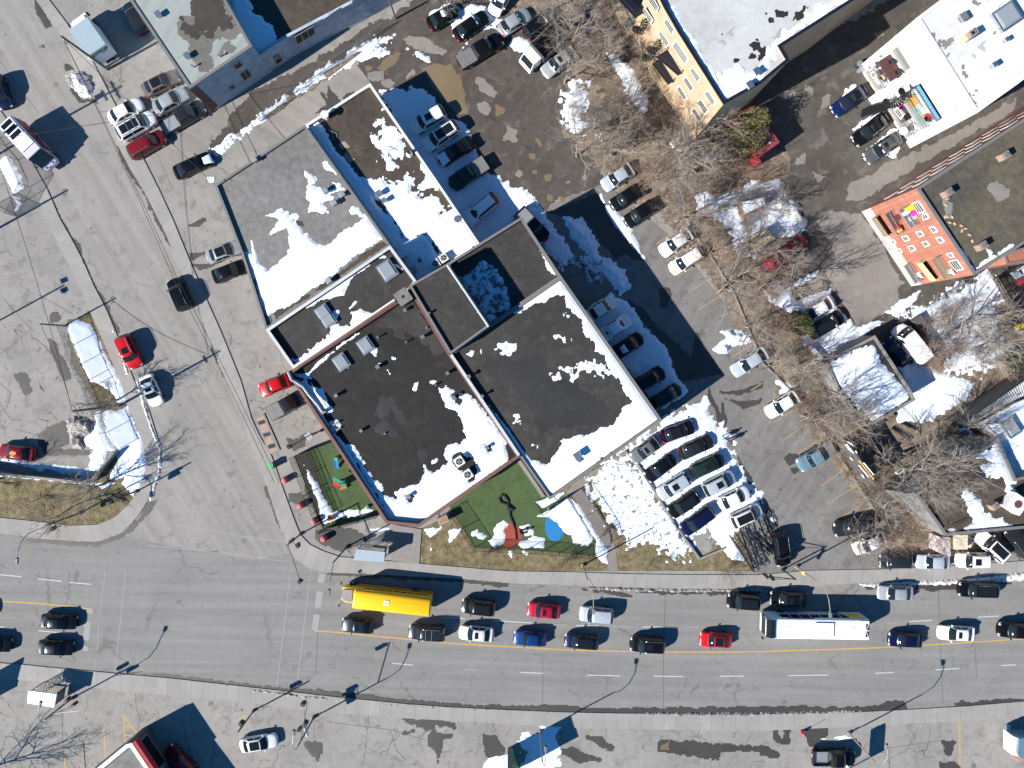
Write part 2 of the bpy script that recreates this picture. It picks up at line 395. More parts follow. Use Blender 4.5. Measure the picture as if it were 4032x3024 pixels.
# sidewalk slabs: joints come from the strip's own length/width map
def walk_mat(name, c, joint=1.5, two=False):
    m, nt, b = base_mat(name, .85); co = coord(nt)
    col = mix(nt, ramp(nt, noise(nt, co, .35, 6, .65), .35, .66), c, tuple(x*.84 for x in c))
    g = noise(nt, co, 9, 3); col = mix(nt, 1.0, col, mix(nt, ramp(nt, g, .3, .7), (.94,)*3, (1.05,)*3), 'MULTIPLY')
    uv = N(nt, 'ShaderNodeUVMap'); sp = N(nt, 'ShaderNodeSeparateXYZ'); nt.links.new(uv.outputs[0], sp.inputs[0])
    dv = N(nt, 'ShaderNodeMath', operation='DIVIDE'); nt.links.new(sp.outputs[0], dv.inputs[0]); dv.inputs[1].default_value = joint
    fl = N(nt, 'ShaderNodeMath', operation='FLOOR'); nt.links.new(dv.outputs[0], fl.inputs[0])
    w = N(nt, 'ShaderNodeTexWhiteNoise', noise_dimensions='1D'); nt.links.new(fl.outputs[0], w.inputs['W'])
    col = mix(nt, 1.0, col, mix(nt, w.outputs[0], (.95,)*3, (1.03,)*3), 'MULTIPLY')
    fr = N(nt, 'ShaderNodeMath', operation='FRACT'); nt.links.new(dv.outputs[0], fr.inputs[0])
    lt = N(nt, 'ShaderNodeMath', operation='LESS_THAN'); nt.links.new(fr.outputs[0], lt.inputs[0]); lt.inputs[1].default_value = .04/joint
    wide = N(nt, 'ShaderNodeMath', operation='MULTIPLY'); nt.links.new(lt.outputs[0], wide.inputs[0]); wide.inputs[1].default_value = .45
    col = mix(nt, wide.outputs[0], col, (.06,.055,.05))
    # damp rim along the kerb
    ed = N(nt, 'ShaderNodeMath', operation='ADD'); nt.links.new(sp.outputs[1], ed.inputs[0])
    nz = noise(nt, co, 1.2, 5); nt.links.new(nz, ed.inputs[1])
    col = mix(nt, ramp(nt, ed.outputs[0], .40, .47, (.55,)*3, (0,0,0)), col, (.09,.085,.078))
    nt.links.new(col, b.inputs['Base Color']); bump(nt, b, g, .3, .01); M[name] = m
walk_mat('walk', (.30,.288,.27)); walk_mat('walk_tan', (.30,.275,.245), 2.6)
plain('yellow_paint', (.55,.32,.08), .8, var=.35, scale=8); plain('yellow_paint_old', (.33,.235,.12), .9, var=.4, scale=6)
plain('white_paint', (.46,.46,.46), .8, var=.3, scale=8); plain('white_paint_old', (.29,.29,.285), .9, var=.2, scale=6)
plain('kerb_stone', (.22,.21,.20), .9); plain('tar', (.11,.105,.10), .8)
plain('steel', (.5,.52,.55), .35, .9); plain('steel_dull', (.32,.34,.36), .55, .5); plain('black_metal', (.022,.022,.024), .5, .2)
plain('galv', (.28,.30,.31), .5, .6); plain('flashing', (.55,.56,.55), .5, .2); plain('flashing_dark', (.17,.165,.16), .6, .1)
plain('flashing_brown', (.15,.07,.055), .6); plain('flashing_white', (.72,.70,.66), .6); plain('flashing_green', (.42,.50,.48), .5, .2)
plain('dark_steel', (.018,.02,.035), .4, .4); plain('wood', (.26,.20,.14), .8, scale=8); plain('wood_pale', (.42,.34,.22), .8, scale=8)
plain('pole_wood', (.12,.125,.105), .9, scale=6); plain('pole_paint', (.30,.27,.20), .6); plain('rubber', (.015,.015,.015), .8)
plain('rim', (.35,.35,.36), .3, .8); plain('lamp_glass', (.7,.7,.68), .2, coat=.6); plain('tail_red', (.35,.01,.01), .2, coat=.6)
plain('plastic_red', (.62,.02,.03), .4); plain('plastic_blue', (.02,.22,.65), .4); plain('plastic_green', (.03,.22,.13), .5)
plain('plastic_yellow', (.75,.55,.03), .4); plain('plastic_pink', (.85,.03,.45), .4); plain('plastic_white', (.8,.8,.8), .4)
plain('bollard_red', (.48,.12,.13), .7); plain('hydrant_red', (.5,.05,.06), .6); plain('bin_green', (.10,.36,.16), .6)
plain('mat_red', (.30,.055,.035), .9); plain('mat_blue', (.015,.17,.42), .9); plain('orange', (.9,.2,.02), .4)
plain('skin', (.45,.28,.2), .7); plain('cloth_blue', (.12,.40,.62), .9); plain('cloth_dark', (.03,.03,.035), .9); plain('cloth_grey', (.2,.2,.22), .9)
plain('copper', (.33,.23,.18), .7); plain('rust', (.42,.17,.05), .9, var=.5, scale=5); plain('awning_red', (.38,.02,.03), .8)
plain('lime', (.62,.68,.28), .7); plain('carpet_red', (.11,.04,.04), .95); plain('shed_red', (.30,.03,.045), .8, var=.3); plain('shed_roof', (.2,.055,.06), .85)
plain('school_yellow', (.95,.52,.005), .35, coat=.4, var=.03); plain('bus_white', (.82,.83,.84), .35, coat=.4, var=.04); plain('bus_blue', (.02,.30,.62), .35)
plain('truck_roof', (.30,.38,.43), .5, var=.08); plain('sign_white', (.75,.75,.75), .5, var=.02); plain('sign_black', (.02,.02,.02), .5); plain('sign_yellow', (.8,.62,.08), .5)
plain('leaf_green', (.01,.16,.05), .5); plain('lime_green', (.12,.5,.02), .5)
def glass_mat(name, c=(.012,.016,.018), rough=.04):
    m, nt, b = base_mat(name, rough); b.inputs['Base Color'].default_value = (*c, 1); b.inputs['Specular IOR Level'].default_value = .45
    b.inputs['Coat Weight'].default_value = .15; b.inputs['Coat Roughness'].default_value = .02; M[name] = m
glass_mat('car_glass'); glass_mat('window_glass', (.07,.09,.10), .08); glass_mat('sky_glass', (.25,.28,.30), .15); glass_mat('dark_glass', (.01,.012,.014), .1)
m, nt, b = base_mat('clear_glass', .02); b.inputs['Base Color'].default_value = (.75,.85,.82,1); b.inputs['Transmission Weight'].default_value = 1.0; b.inputs['Alpha'].default_value = .35; b.inputs['IOR'].default_value = 1.1; M['clear_glass'] = m
def paint(name, c, metal=.3, rough=.24):
    m, nt, b = base_mat(name, rough, metal); co = coord(nt)
    f = noise(nt, co, 2.5, 3); col = mix(nt, 1.0, c, mix(nt, ramp(nt, f, .3, .7), (.9,)*3, (1.03,)*3), 'MULTIPLY')
    nt.links.new(col, b.inputs['Base Color']); b.inputs['Coat Weight'].default_value = .35; b.inputs['Coat Roughness'].default_value = .05; b.inputs['Specular IOR Level'].default_value = .3
    M['c_'+name] = m
for a in (('black',(.007,.007,.008)),('charcoal',(.024,.025,.028)),('grey',(.10,.105,.11)),('silver',(.38,.40,.42)),('ice',(.50,.56,.61)),
          ('white',(.80,.80,.79),0),('offwhite',(.66,.64,.62),0),('red',(.52,.008,.012),.1),('crimson',(.42,.01,.035),.2),('maroon',(.19,.012,.015),.2),
          ('navy',(.007,.010,.045),.3),('blue',(.008,.02,.085),.3),('royal',(.008,.045,.18),.3),('green',(.018,.04,.035),.3),('plum',(.016,.007,.022),.3),
          ('slate',(.022,.028,.034)),('ltblue',(.16,.27,.33)),('brown',(.20,.16,.14)),('lilac',(.60,.55,.66),0),('cream',(.72,.62,.48),0),('midgrey',(.17,.175,.185))):
    paint(*a)

# ------------------------------------------------------------------ ground sheets
def sheet(name, s, z, mat, h=0.0):
    p = ccw([(v.x, v.y) for v in W2(s, h)]); mb = MB(); mb.add([(a[0], a[1], z) for a in p], tri(p))
    return struct(mb.make(name, M[mat]))
mb = MB(); mb.add([(-400,-400,0),(400,-400,0),(400,400,0),(-400,400,0)], [(0,1,2,3)])
struct(mb.make('ground', M['lot_pale']))
# main road, side street
ROADN = "02 -400,1270 0,1320 300,1370 600,1390 850,1400 1050,1330 1180,1210 1280,1060 1330,960 1385,800 1400,600 1370,480 1300,260 1190,0 11 -1182,1659 01 1030,1280 930,1040 820,830 720,600 630,430 520,240 420,0 00 330,1500 150,1180 -60,860 -620,-60 -1000,-700"
ROADE = "00 0,-600 315,0 560,350 650,600 850,880 1010,1230 1140,1480 1250,1659 01 1310,110 1450,390 1570,680 1720,1030 1830,1300 1960,1659 02 2110,320 12 -10,500 20,640 110,900 160,1060 260,1330 310,1430 360,1560 470,1640 13 -0,10000"
ROADS = "03 -600,740 0,795 200,810 400,830 940,880 1500,930 2212,1010 13 700,1090 1300,1150 1700,1180 2212,1205 23 500,1225 1000,1235 2212,1240 33 700,1230 1300,1200 1800,1170 2212,1135 2900,1085"
ROADNE = "13 -420,10 1080,20 1800,60 2212,110 23 400,115 800,130 1400,145 1900,150 2212,140 33 400,130 850,100 1350,80 1750,60 2212,10 2900,-60"
left_kerb = W2(ROADN)
right_kerb = W2("00 -300,-1100 0,-560 315,0 560,350 650,600 850,880 1010,1230 1140,1480 1250,1659 01 1310,110 1450,390 1570,680 1720,1030 1830,1300 1960,1659 02 2110,320 2212,640 12 110,900 180,1130 240,1300 290,1430 350,1540 450,1620 590,1665 13 700,10 1080,25 1800,62 2212,100 23 400,115 800,130 1400,145 1900,150 2212,140 33 400,130 850,100 1350,80 1750,60 2212,10 2900,-60")
south_kerb = W2(ROADS)
road_poly = list(left_kerb)[::1] + right_kerb + list(south_kerb)[::-1]
p = [(v.x, v.y) for v in road_poly]; p = ccw(p); mb = MB(); mb.add([(a[0], a[1], .004) for a in p], tri(p)); struct(mb.make('road', M['road']))
# the side street's older, paler surface
sheet('street_surface', "00 -620,-60 -60,860 150,1180 330,1500 01 420,0 520,240 630,430 720,600 820,830 930,1040 1030,1280 1170,1659 02 1300,260 1370,480 1400,600 1385,800 1330,960 1280,1060 1180,1210 1050,1330 12 -900,1400 0,1560 300,1500 240,1300 180,1130 110,900 02 2212,640 2110,320 01 1960,1659 1830,1300 1720,1030 1570,680 1450,390 1310,110 00 1250,1659 1140,1480 1010,1230 850,880 650,600 560,350 315,0 0,-560", .008, 'street')
def strip(name, sa, sb, z=.1, mat='walk', base=0.0):
    """a paved strip between kerb line sa and back line sb, with u = metres along it"""
    A = [Vector((v.x, v.y)) for v in W2(sa)]; B = [Vector((v.x, v.y)) for v in W2(sb)]
    def resample(P, n):
        L = [0]
        for i in range(1, len(P)): L.append(L[-1]+(P[i]-P[i-1]).length)
        out = []
        for k in range(n):
            t = L[-1]*k/(n-1); i = 1
            while i < len(P)-1 and L[i] < t: i += 1
            f = (t-L[i-1])/max(1e-9, L[i]-L[i-1]); out.append(P[i-1].lerp(P[i], f))
        return out, L[-1]
    n = 120; A, la = resample(A, n); B, lb = resample(B, n)
    V = []; F = []; U = []
    for i in range(n):
        V += [(A[i].x, A[i].y, base), (A[i].x, A[i].y, z), (B[i].x, B[i].y, z), (B[i].x, B[i].y, base)]
    for i in range(n-1):
        for j in range(3): F.append((i*4+j, i*4+j+1, (i+1)*4+j+1, (i+1)*4+j))
    F.append((0,1,2,3)); F.append((n*4-4, n*4-1, n*4-2, n*4-3))
    me = bpy.data.meshes.new(name); me.from_pydata(V, [], F); me.materials.append(M[mat])
    uv = me.uv_layers.new(name='UVMap'); L = (la+lb)/2
    for l in me.loops:
        i, j = divmod(l.vertex_index, 4); uv.data[l.index].uv = (L*i/(n-1), (0, 0.0, 1.0, 1.0)[j])
    me.update(); o = bpy.data.objects.new(name, me); COL.objects.link(o); return struct(o)
strip('sidewalk', "03 -600,740 0,795 200,810 400,830 940,880 1500,930 2212,1010 13 700,1090 1300,1150 1700,1180 2212,1205 23 500,1225 1000,1235 2212,1240 33 700,1230 1300,1200 1800,1170 2212,1135 2900,1085",
      "03 -600,870 0,930 370,955 1000,1030 1500,1080 2212,1145 13 500,1215 1300,1275 2212,1325 23 600,1360 1300,1375 2212,1385 33 800,1350 1500,1310 2212,1280 2900,1240")
strip('sidewalk', "13 -300,10 1080,25 1800,62 2212,100 23 400,115 800,130 1400,145 1900,150 2212,140 33 400,130 850,100 1350,80 1750,60 2212,10 2900,-60".replace('13 -300,10', '13 700,10'),
      "12 750,1530 1440,1590 2212,1655 23 600,5 1000,20 1500,28 2212,28 32 400,1650 1000,1640 1660,1610 2212,1570 2900,1520")
strip('sidewalk', "00 -300,-1100 0,-560 315,0 560,350 650,600 850,880 1010,1230 1140,1480 1250,1659 01 1310,110 1450,390 1570,680 1720,1030 1830,1300 1960,1659 02 2110,320 2212,640 12 110,900 180,1130 240,1300 290,1430 350,1540 450,1620 590,1665 13 700,10",
      "00 -180,-1100 120,-560 430,0 650,290 790,500 1000,900 1110,1130 1260,1400 1390,1659 01 1510,260 1670,650 1800,950 1930,1240 2100,1659 12 -20,330 60,500 150,640 240,900 330,1150 400,1330 480,1420 600,1480 750,1530", mat='walk')
strip('sidewalk', "00 -1000,-700 -620,-60 -60,860 150,1180 330,1500 01 420,0 520,240 630,430 720,600 820,830 930,1040 1030,1280 1170,1659 02 1300,260 1370,480 1400,600 1385,800 1330,960 1280,1060 1180,1210 1050,1330 850,1400 600,1390 300,1370 0,1320 -400,1270",
      "00 -1130,-640 -740,0 -170,950 60,1280 200,1500 01 340,80 400,250 480,400 620,680 720,880 790,1060 870,1240 960,1450 1050,1659 02 1110,200 1240,520 1280,720 1240,880 1190,980 1110,1090 1000,1190 850,1250 600,1260 300,1220 0,1190 -400,1150")
# yards, lawns, lots
def region(name, s, z, mat, **k):
    k.setdefault('amp', .5); k.setdefault('cell', .35)
    return struct(field(name, [W2(s)], z, M[mat], hmax=.0035, slope=.02, sink=.02, **k))
region('back_lot', "F 770,150 830,60 900,0 1000,-60 1300,-60 1245,200 1300,390 1180,445 1190,560 1030,560 900,420 800,200", .008, 'lot_dirty', amp=.8)
sheet('parking_lot', "F 1130,560 1190,440 1310,395 1460,520 1600,700 1720,850 1860,1040 1960,1200 2010,1235 1640,1242 1430,930 1250,700", .012, 'lot_east')
region('courtyard', "F 1545,270 1640,130 1880,30 2000,-60 2400,-200 2300,560 2120,640 1880,800 1780,700 1640,560 1690,420 1600,330", .008, 'court', amp=.6)
region('lane', "F 300,520 450,340 640,300 760,150 830,40 860,-40 560,-60 330,300", .004, 'concrete_lane', amp=.8)
sheet('lane_slab', "10 0,1210 250,960 640,730 900,570 985,680 1010,720 800,860 470,1080 0,1380", .0135, 'concrete_lane')
region('undergrowth', "F 985,-40 1390,-40 1400,60 1560,300 1700,330 1700,560 1760,760 1900,760 2100,640 2240,560 2240,1190 2065,1205 2010,1212 1900,1190 1840,1060 1700,870 1665,780 1600,720 1540,600 1450,490 1310,385 1215,290 1225,160 1190,60", .014, 'litter', amp=1.0, scale=3)
region('lawn', "02 -400,1140 0,1190 300,1220 600,1260 850,1250 1000,1190 1110,1090 1190,980 1280,720 1240,520 1110,200 1050,0 01 960,1450 870,1240 790,1060 700,1120 600,1130 590,1250 640,1500 02 880,250 950,400 1040,620 820,880 400,830 0,810 -400,790", .012, 'grass', amp=.1)
sheet('lawn', "12 1445,1290 1750,1150 2100,1000 22 300,900 870,640 1020,620 1290,1000 1560,1370 1665,1555 2060,1640 2140,1655 940,1655 870,1655 12 2212,1655 1440,1590", .016, 'grass')
sheet('lawn', "22 2010,1280 1700,1530 1660,1555 2145,1658 2160,1600", .02, 'grass')
sheet('playground_turf', "12 460,600 700,520 900,700 1150,1150 1090,1170 850,1240 600,1290 440,950", .03, 'turf')
sheet('playground_turf', "12 1700,1090 2212,720 22 80,690 310,1010 530,1010 750,1390 740,1500 640,1515 0,1455 12 1920,1450", .03, 'turf')
sheet('planting_bed', "12 350,660 460,600 680,1130 600,1290", .034, 'soot')
sheet('sidewalk_plaza', "12 1210,1250 1460,1290 1440,1590 1200,1565", .105, 'walk_tan' if False else 'kerb_stone')
sheet('path', "22 550,980 640,930 870,1280 940,1470 955,1660 875,1660 870,1480 700,1200", .03, 'dry_patch')
sheet('path', "22 500,1000 560,900 1010,610 1290,400 1300,420 1020,640 640,930 540,1010", .034, 'dry_patch')
# painted lines
def lines(name, s, w, mat, z=.012, dash=None, n=1):
    mb = MB()
    for seg in s.split('|'):
        P = [Vector((v.x, v.y)) for v in W2(seg)]
        for i in range(len(P)-1):
            d = (P[i+1]-P[i]).normalized(); nn = Vector((-d.y, d.x))*w/2
            a, b = P[i], P[i+1]
            mb.quad((a.x-nn.x,a.y-nn.y,z),(b.x-nn.x,b.y-nn.y,z),(b.x+nn.x,b.y+nn.y,z),(a.x+nn.x,a.y+nn.y,z))
    return struct(mb.make(name, M[mat]))
lines('centre_line', "13 520,515 700,528 1100,568 1400,595 1800,632 2212,655 23 500,682 1000,697 1400,702 1800,702 2212,697 33 500,682 1000,665 1400,643 1800,618 2212,592 2700,560|03 -300,235 0,258 300,277 600,302 800,328", .14, 'yellow_paint')
lines('lane_mark', "13 1100,330 1260,348|13 1640,400 1840,410|13 2080,430 2212,434|23 0,436 210,448|23 595,470 785,474|23 1170,483 1362,484|33 1285,436 1480,425|33 1880,399 2065,388|23 110,879 305,887|23 690,903 975,909|23 1272,912 1528,915|23 1845,912 2055,912|33 228,908 578,902|33 985,888 1145,879|33 1508,857 1720,845|33 2085,820 2212,812|13 1205,800 1385,815|03 0,28 190,46|03 330,65 540,85|03 605,95 795,112|03 335,515 615,543|03 0,482 40,484", .13, 'white_paint')
lines('lane_mark', "23 410,462 515,468|23 915,481 1090,484|23 1520,488 1665,488|33 1088,449 1200,447|13 1830,850 1945,857|13 240,120 242,121|02 1550,1255 2212,1368|02 1450,1430 2212,1530|02 1290,1435 1900,1490|12 0,1370 310,1410|12 0,1535 325,1580 325,1655", .1, 'white_paint_old', .0115)
lines('crossing_line', "03 917,0 872,370|03 862,450 850,690|03 838,760 833,830|03 1097,0 1000,880|13 318,0 200,1015|13 493,0 370,1030", .10, 'white_paint_old')
lines('stop_line', "13 598,20 580,100|13 575,175 555,315|13 548,375 530,510|03 790,330 775,365|03 765,440 750,600|03 748,650 735,690", .8, 'white_paint_old', .0125)
lines('bay_line', "21 1285,468 1450,370|21 1382,612 1660,430|21 1475,752 1710,600|21 1570,890 1810,735|21 1658,1038 1930,870|21 1935,1462 2150,1330|22 2115,85 2212,20|32 0,225 145,135|32 100,365 320,230|32 200,500 430,355|32 310,635 500,510|32 370,790 480,730|32 510,915 710,780|32 555,1078 800,925|32 670,1200 850,1090|32 485,1200 520,1260|32 330,1290 380,1370|tr 890,835 1400,730|tr 1935,1220 1990,1290", .13, 'yellow_paint_old', .0175)
lines('bay_line', "bl 590,290 610,670|bl 600,310 795,560|bl 600,430 700,445|bl 610,535 790,565|bl 342,450 368,850|bl 90,620 115,950|br 1590,290 1592,737|sh 835,690 855,950|sh 640,820 655,950|bl 2120,290 2020,355", .12, 'yellow_paint', .006)
lines('tar_seam', "23 1370,200 1355,660 1355,1190|23 305,760 300,1160|33 1535,160 1575,1150|33 1855,650 1870,930|03 605,0 600,200 565,300|13 555,520 540,900", .07, 'tar', .0105)
lines('tar_seam', "00 0,530 340,990|00 430,0 800,680 960,880 1380,1360 1510,1659|03 1180,1060 1185,1180 1215,1280 1195,1430|03 540,1200 550,1659|02 0,20 100,110 60,230|02 0,200 90,330 200,350|02 130,420 400,490|01 30,940 270,1210 0,1430|01 320,900 640,1080|13 530,1290 520,1480|13 1000,1250 960,1650|23 860,1250 850,1460|br 1430,470 1200,500 800,560|br 1430,470 1440,700|br 1290,480 1310,330|bc 440,480 340,640|13 640,1310 1200,1380 1500,1470|13 1190,1380 1240,1560 1330,1650", .06, 'tar', .0095)
# drain grates on pale pads by the street
mb = MB()
t = Thing('drain_pad', tuple(at(*Q('12 120,460')[0])), 'tan concrete pad with three steel drain grates beside the street sidewalk', 'drain')
P = [(v.x, v.y) for v in W2('12 10,320 90,280 230,600 135,645')]; m_ = MB().prism(P, 0, .12); t.part('pad', m_, M['flashing_white'] if False else M['kerb_stone'])
for s in ('12 22,330 85,300 140,430 70,450', '12 95,505 150,482 215,600 140,632'):
    P = [(v.x, v.y) for v in W2(s)]; t.part('panel', MB().prism(P, .1, .128), M['copper'])
for s in ('12 35,355 90,335 105,365 50,385', '12 80,460 140,445 150,470 92,488', '12 120,560 180,540 192,575 135,592'):
    P = [(v.x, v.y) for v in W2(s)]; t.part('grate', MB().prism(P, .12, .14), M['black_metal'])
# manholes
for i, (s, lb) in enumerate((('13 1463,895', 'round manhole cover in the eastbound lanes right of the lamp shadow'), ('02 2120,1400', 'round manhole cover just off the corner of the side street'), ('02 2005,1553', 'round manhole cover on the painted line of the junction'),
          ('03 1552,270', 'round manhole cover in the junction right of the crossing'), ('33 192,1140', 'round manhole cover near the south kerb under the white bus'), ('32 965,1618', 'dark round manhole cover at the parking lot exit'), ('02 28,360', 'round manhole cover in the car park left of the snow bank'),
          ('21 668,1550' if False else '20 668,1548', 'round manhole cover in the muddy back lot'), ('13 1073,1357', 'round manhole cover in the south lot by the lamp'), ('bl 1670,150', 'round manhole cover behind the south sidewalk'), ('br 1725,720', 'round manhole cover at the bottom edge of the south lot'), ('bx 110,1520', 'round manhole cover in the street beside the snow pile'))):
    c = at(*Q(s)[0]); o = MB().cyl((0,0), .33, 0, .008, 20).make('manhole_cover', M['gravel_grey'] if i % 2 else M['flashing_dark']); o.location = (c.x, c.y, .0145); tag(o, lb, 'manhole cover', 'manhole covers')
# ------------------------------------------------------------------ buildings
def centroid(p): return (sum(a[0] for a in p)/len(p), sum(a[1] for a in p)/len(p), 0)
BT = {}
def building(name, label, cat, s, h, wall, roof, cap='flashing', par=.35, capw=.28, base=0.0, group=None, key=None, slot=None):
    """flat-roofed volume: s = outline of the parapet top, h = its height"""
    P = ccw([(v.x, v.y) for v in W2(s, h)]); n = len(P)
    t = Thing(name, centroid(P), label, cat, group); rz = h-par
    I = inset(P, capw)
    w = MB()
    w.add([(p[0],p[1],base) for p in P]+[(p[0],p[1],h-.06) for p in P], [(i,(i+1) % n,n+(i+1) % n,n+i) for i in range(n)])
    I2 = inset(P, capw-.03)
    w.add([(p[0],p[1],rz-.2) for p in I2]+[(p[0],p[1],h-.06) for p in I2], [((i+1) % n,i,n+i,n+(i+1) % n) for i in range(n)])
    t.part('wall', w, M[wall])
    J = inset(P, capw*.5)
    t.part('roof', MB().add([(p[0],p[1],rz) for p in J], tri(J)), M[roof])
    O = inset(P, -.03); Z = h; c = MB()
    c.add([(p[0],p[1],Z-.14) for p in O]+[(p[0],p[1],Z) for p in O]+[(p[0],p[1],Z) for p in I]+[(p[0],p[1],Z-.14) for p in I],
          [(k*n+i, k*n+(i+1) % n, (k+1)*n+(i+1) % n, (k+1)*n+i) for k in range(3) for i in range(n)])
    t.part('parapet_cap', c, M[cap])
    t.P = P; t.I = I; t.h = h; t.rz = rz
    if key: BT[key] = t
    return t
building('commercial_building', 'long low building with pale green metal roof and sooty patch, top left', 'building',
         'F 262,-30 287,10 409,191 544,100 470,-30', 7.3, 'stone_wall', 'roof_green', 'flashing_dark', .12, .3, key='TL1')
building('commercial_building', 'lower stone block wing with brown tar roof beside the pale green roof', 'building',
         '10 -140,370 35,485 265,335 900,0 1600,-360 1200,-700 -300,-260', 4.7, 'stone_wall', 'roof_brown', 'stone_wall', .5, .3, key='TL2')
building('commercial_building', 'grey gravel roofed building with snow drifted over its south half', 'building',
         'N 845,728 1201,493 1370,730 1541,973 1047,1299 954,1008', 5.7, 'grey_wall', 'gravel_grey', 'flashing_dark', .35, .25, key='B1')
building('commercial_building', 'narrow brown roofed building with white parapet beside the blue shaded car row', 'building',
         'N 1201,493 1457,328 1746,750 1892,966 1764,1046 1655,1130 1541,973 1370,730', 4.6, 'white_wall', 'roof_brown', 'flashing_white', .4, .25, key='B2')
building('commercial_building', 'dark flat roofed building framed by pale jointed parapets with three skylights', 'building',
         'N 1047,1299 1536,967 1640,1108 1590,1170 1154,1452', 7.2, 'brown_brick', 'roof_mid', 'flashing', .55, .3, key='B3')
building('commercial_building', 'small plain charcoal roofed block with a silver gutter in the middle of the cluster', 'building',
         'N 1612,1125 1640,1108 1759,1039 1927,1283 1773,1394', 9.6, 'dark_wall', 'roof_mid', 'flashing_dark', .3, .22, key='B4')
building('commercial_building', 'black tar roofed corner building with brick parapet, chamfered corner and satellite of snow', 'building',
         'N 1131,1469 1600,1160 1612,1125 1773,1394 2047,1798 1651,2074 1520,2061', 7.3, 'brown_brick', 'roof_black', 'flashing_brown', .75, .32, key='B5')
BT['B5'].e['label'] = 'black tar roofed corner building with brick parapet and chamfered corner at the bus stop'
building('commercial_building', 'black roofed building with the widest rim of snow, beside the twelve packed parked cars', 'building',
         'N 1773,1394 1927,1283 2210,1089 2606,1654 2165,1966 2047,1798', 7.1, 'grey_wall', 'roof_mid', 'flashing_dark', .3, .25, key='B6')
building('commercial_building', 'low roof with frosty snow in deep shade between charcoal block and car park', 'building',
         'N 1759,1039 2054,854 2210,1089 1927,1283', 6.9, 'grey_wall', 'roof_mid', 'flashing_dark', .6, .25, key='B7')
# right-hand edge of the complex is clad in pale metal: brick sill line on the walls is left to the wall material
def clipof(k): return inset(BT[k].P, .3)
def rsnow(k, s, label, **kw):
    t = BT[k]; kw.setdefault('clip', None)
    o = field('snow_cover', [W2(a, t.rz) for a in s.split('|')], t.rz+.0, kw.pop('mat', None) or M['snow'], clip=clipof(k), amp=kw.pop('amp', .4), scale=kw.pop('scale', 1.3),
              bump=.1, holes=[W2(a, t.rz) for a in kw.pop('holes').split('|')] if 'holes' in kw else (), **{a: b for a, b in kw.items() if a != 'clip'})
    tag(o, label, 'snow', None, 'stuff'); return o
def rstain(k, s, mat, name='roof_stain', **kw):
    t = BT[k]; kw.setdefault('dz', .002)
    if '|' in s:
        for a in s.split('|'): rstain(k, a, mat, name, **kw)
        return
    o = field(name, [W2(s, t.rz)], t.rz+kw.pop('dz', .002), M[mat], clip=clipof(k), amp=kw.pop('amp', .4)*1.6+.1, scale=kw.pop('scale', 1.1), hmax=.004, slope=.03, sink=.008, **kw)
    o.parent = t.e; o.matrix_parent_inverse = Matrix.Translation(-Vector(t.loc)); return o
rsnow('B1', '11 -200,-100 |11 -30,590 60,650 140,700 240,620 300,540 300,430 310,300 170,370 160,290 220,240 110,215 240,170 300,230 360,190 440,230 490,100 450,50 480,-60 580,-120 700,-40 830,-10 860,60 820,180 900,300 860,310 760,360 700,420 600,470 500,380 440,320 340,280 310,330 300,430 300,560 200,640 140,700'[20:] if False else
      '11 -30,590 120,690 230,630 300,530 300,330 180,370 150,380 230,240 110,220 240,160 310,220 360,190 400,240 470,190 480,110 450,60 460,-60 600,-20 700,60 600,110 640,190 480,190 400,240 340,260 430,340 500,400 560,470 660,470 740,380 880,290 980,240 820,180 860,140 1010,240 1140,410 1130,420 800,640 400,940 180,1060 120,1100 40,900',
      'wide snow sheet over the south half of the grey gravel roof', amp=.28)
rsnow('B1', '10 440,1480 560,1560 480,1659 720,1659 690,1590 760,1600 800,1659 500,1700|10 560,1440 620,1400 680,1460 720,1520 640,1480', 'small snow patch by the pale parapet of the grey gravel roof', amp=.3)
rsnow('B1', '01 1960,230 1990,240 2130,530 2212,560 2212,900 2130,700|11 -30,400 20,560 60,800 100,1100 60,1000 0,700', 'thin snow strip along the left edge of the grey gravel roof', amp=.12)
rstain('B1', '11 330,250 420,270 440,310 370,300|11 180,1060 500,890 1120,440 1160,470 700,780 300,1040 190,1120', 'roof_brown', amp=.1)
rsnow('B2', '10 480,1100 570,1060 640,1180 700,1290 800,1400 900,1520 1000,1659 11 1060,110 1200,250 1300,440 1480,380 1560,480 1650,640 1500,800 1380,760 1100,400 850,0', 'long shaded snow drift against the wall of the narrow brown roof', amp=.22)
rsnow('B2', '10 920,1540 1000,1580 1110,1560 1200,1600 1330,1540 1380,1560 1370,1659 11 1400,30 1560,60 1640,200 1700,140 1800,200 1960,470 1700,640 1600,520 1480,380 1300,440 1190,240 1090,110 1010,30', 'bright sunlit snow sheet filling the lower end of the narrow brown roof', amp=.35, speck=.3, spread=.6)
rsnow('B2', '10 1110,1060 1200,1090 1290,1170 1330,1290 1300,1370 1200,1440 1140,1440 1110,1340 1060,1290 1060,1200 1120,1160|10 1010,1170 1060,1180 1040,1200', 'ragged snow patch around the folded frame on the narrow brown roof', amp=.35, speck=.5, spread=.8)
rsnow('B2', '10 1100,900 1140,950 1120,960|10 1440,1400 1530,1480 1550,1560 1600,1600 1640,1700 1560,1640 1420,1640 1500,1560', 'small snow scraps along the white parapet', amp=.25)
rstain('B2', '10 800,1330 870,1390 840,1410 790,1360|10 740,1250 790,1230 820,1280 760,1290', 'copper', amp=.05)
rsnow('B3', '11 440,1035 600,950 780,910 800,870 840,780 960,690 1010,640 1150,580 1120,560 600,890 440,990', 'narrow snow strip behind the pale parapet of the skylight roof', amp=.2)
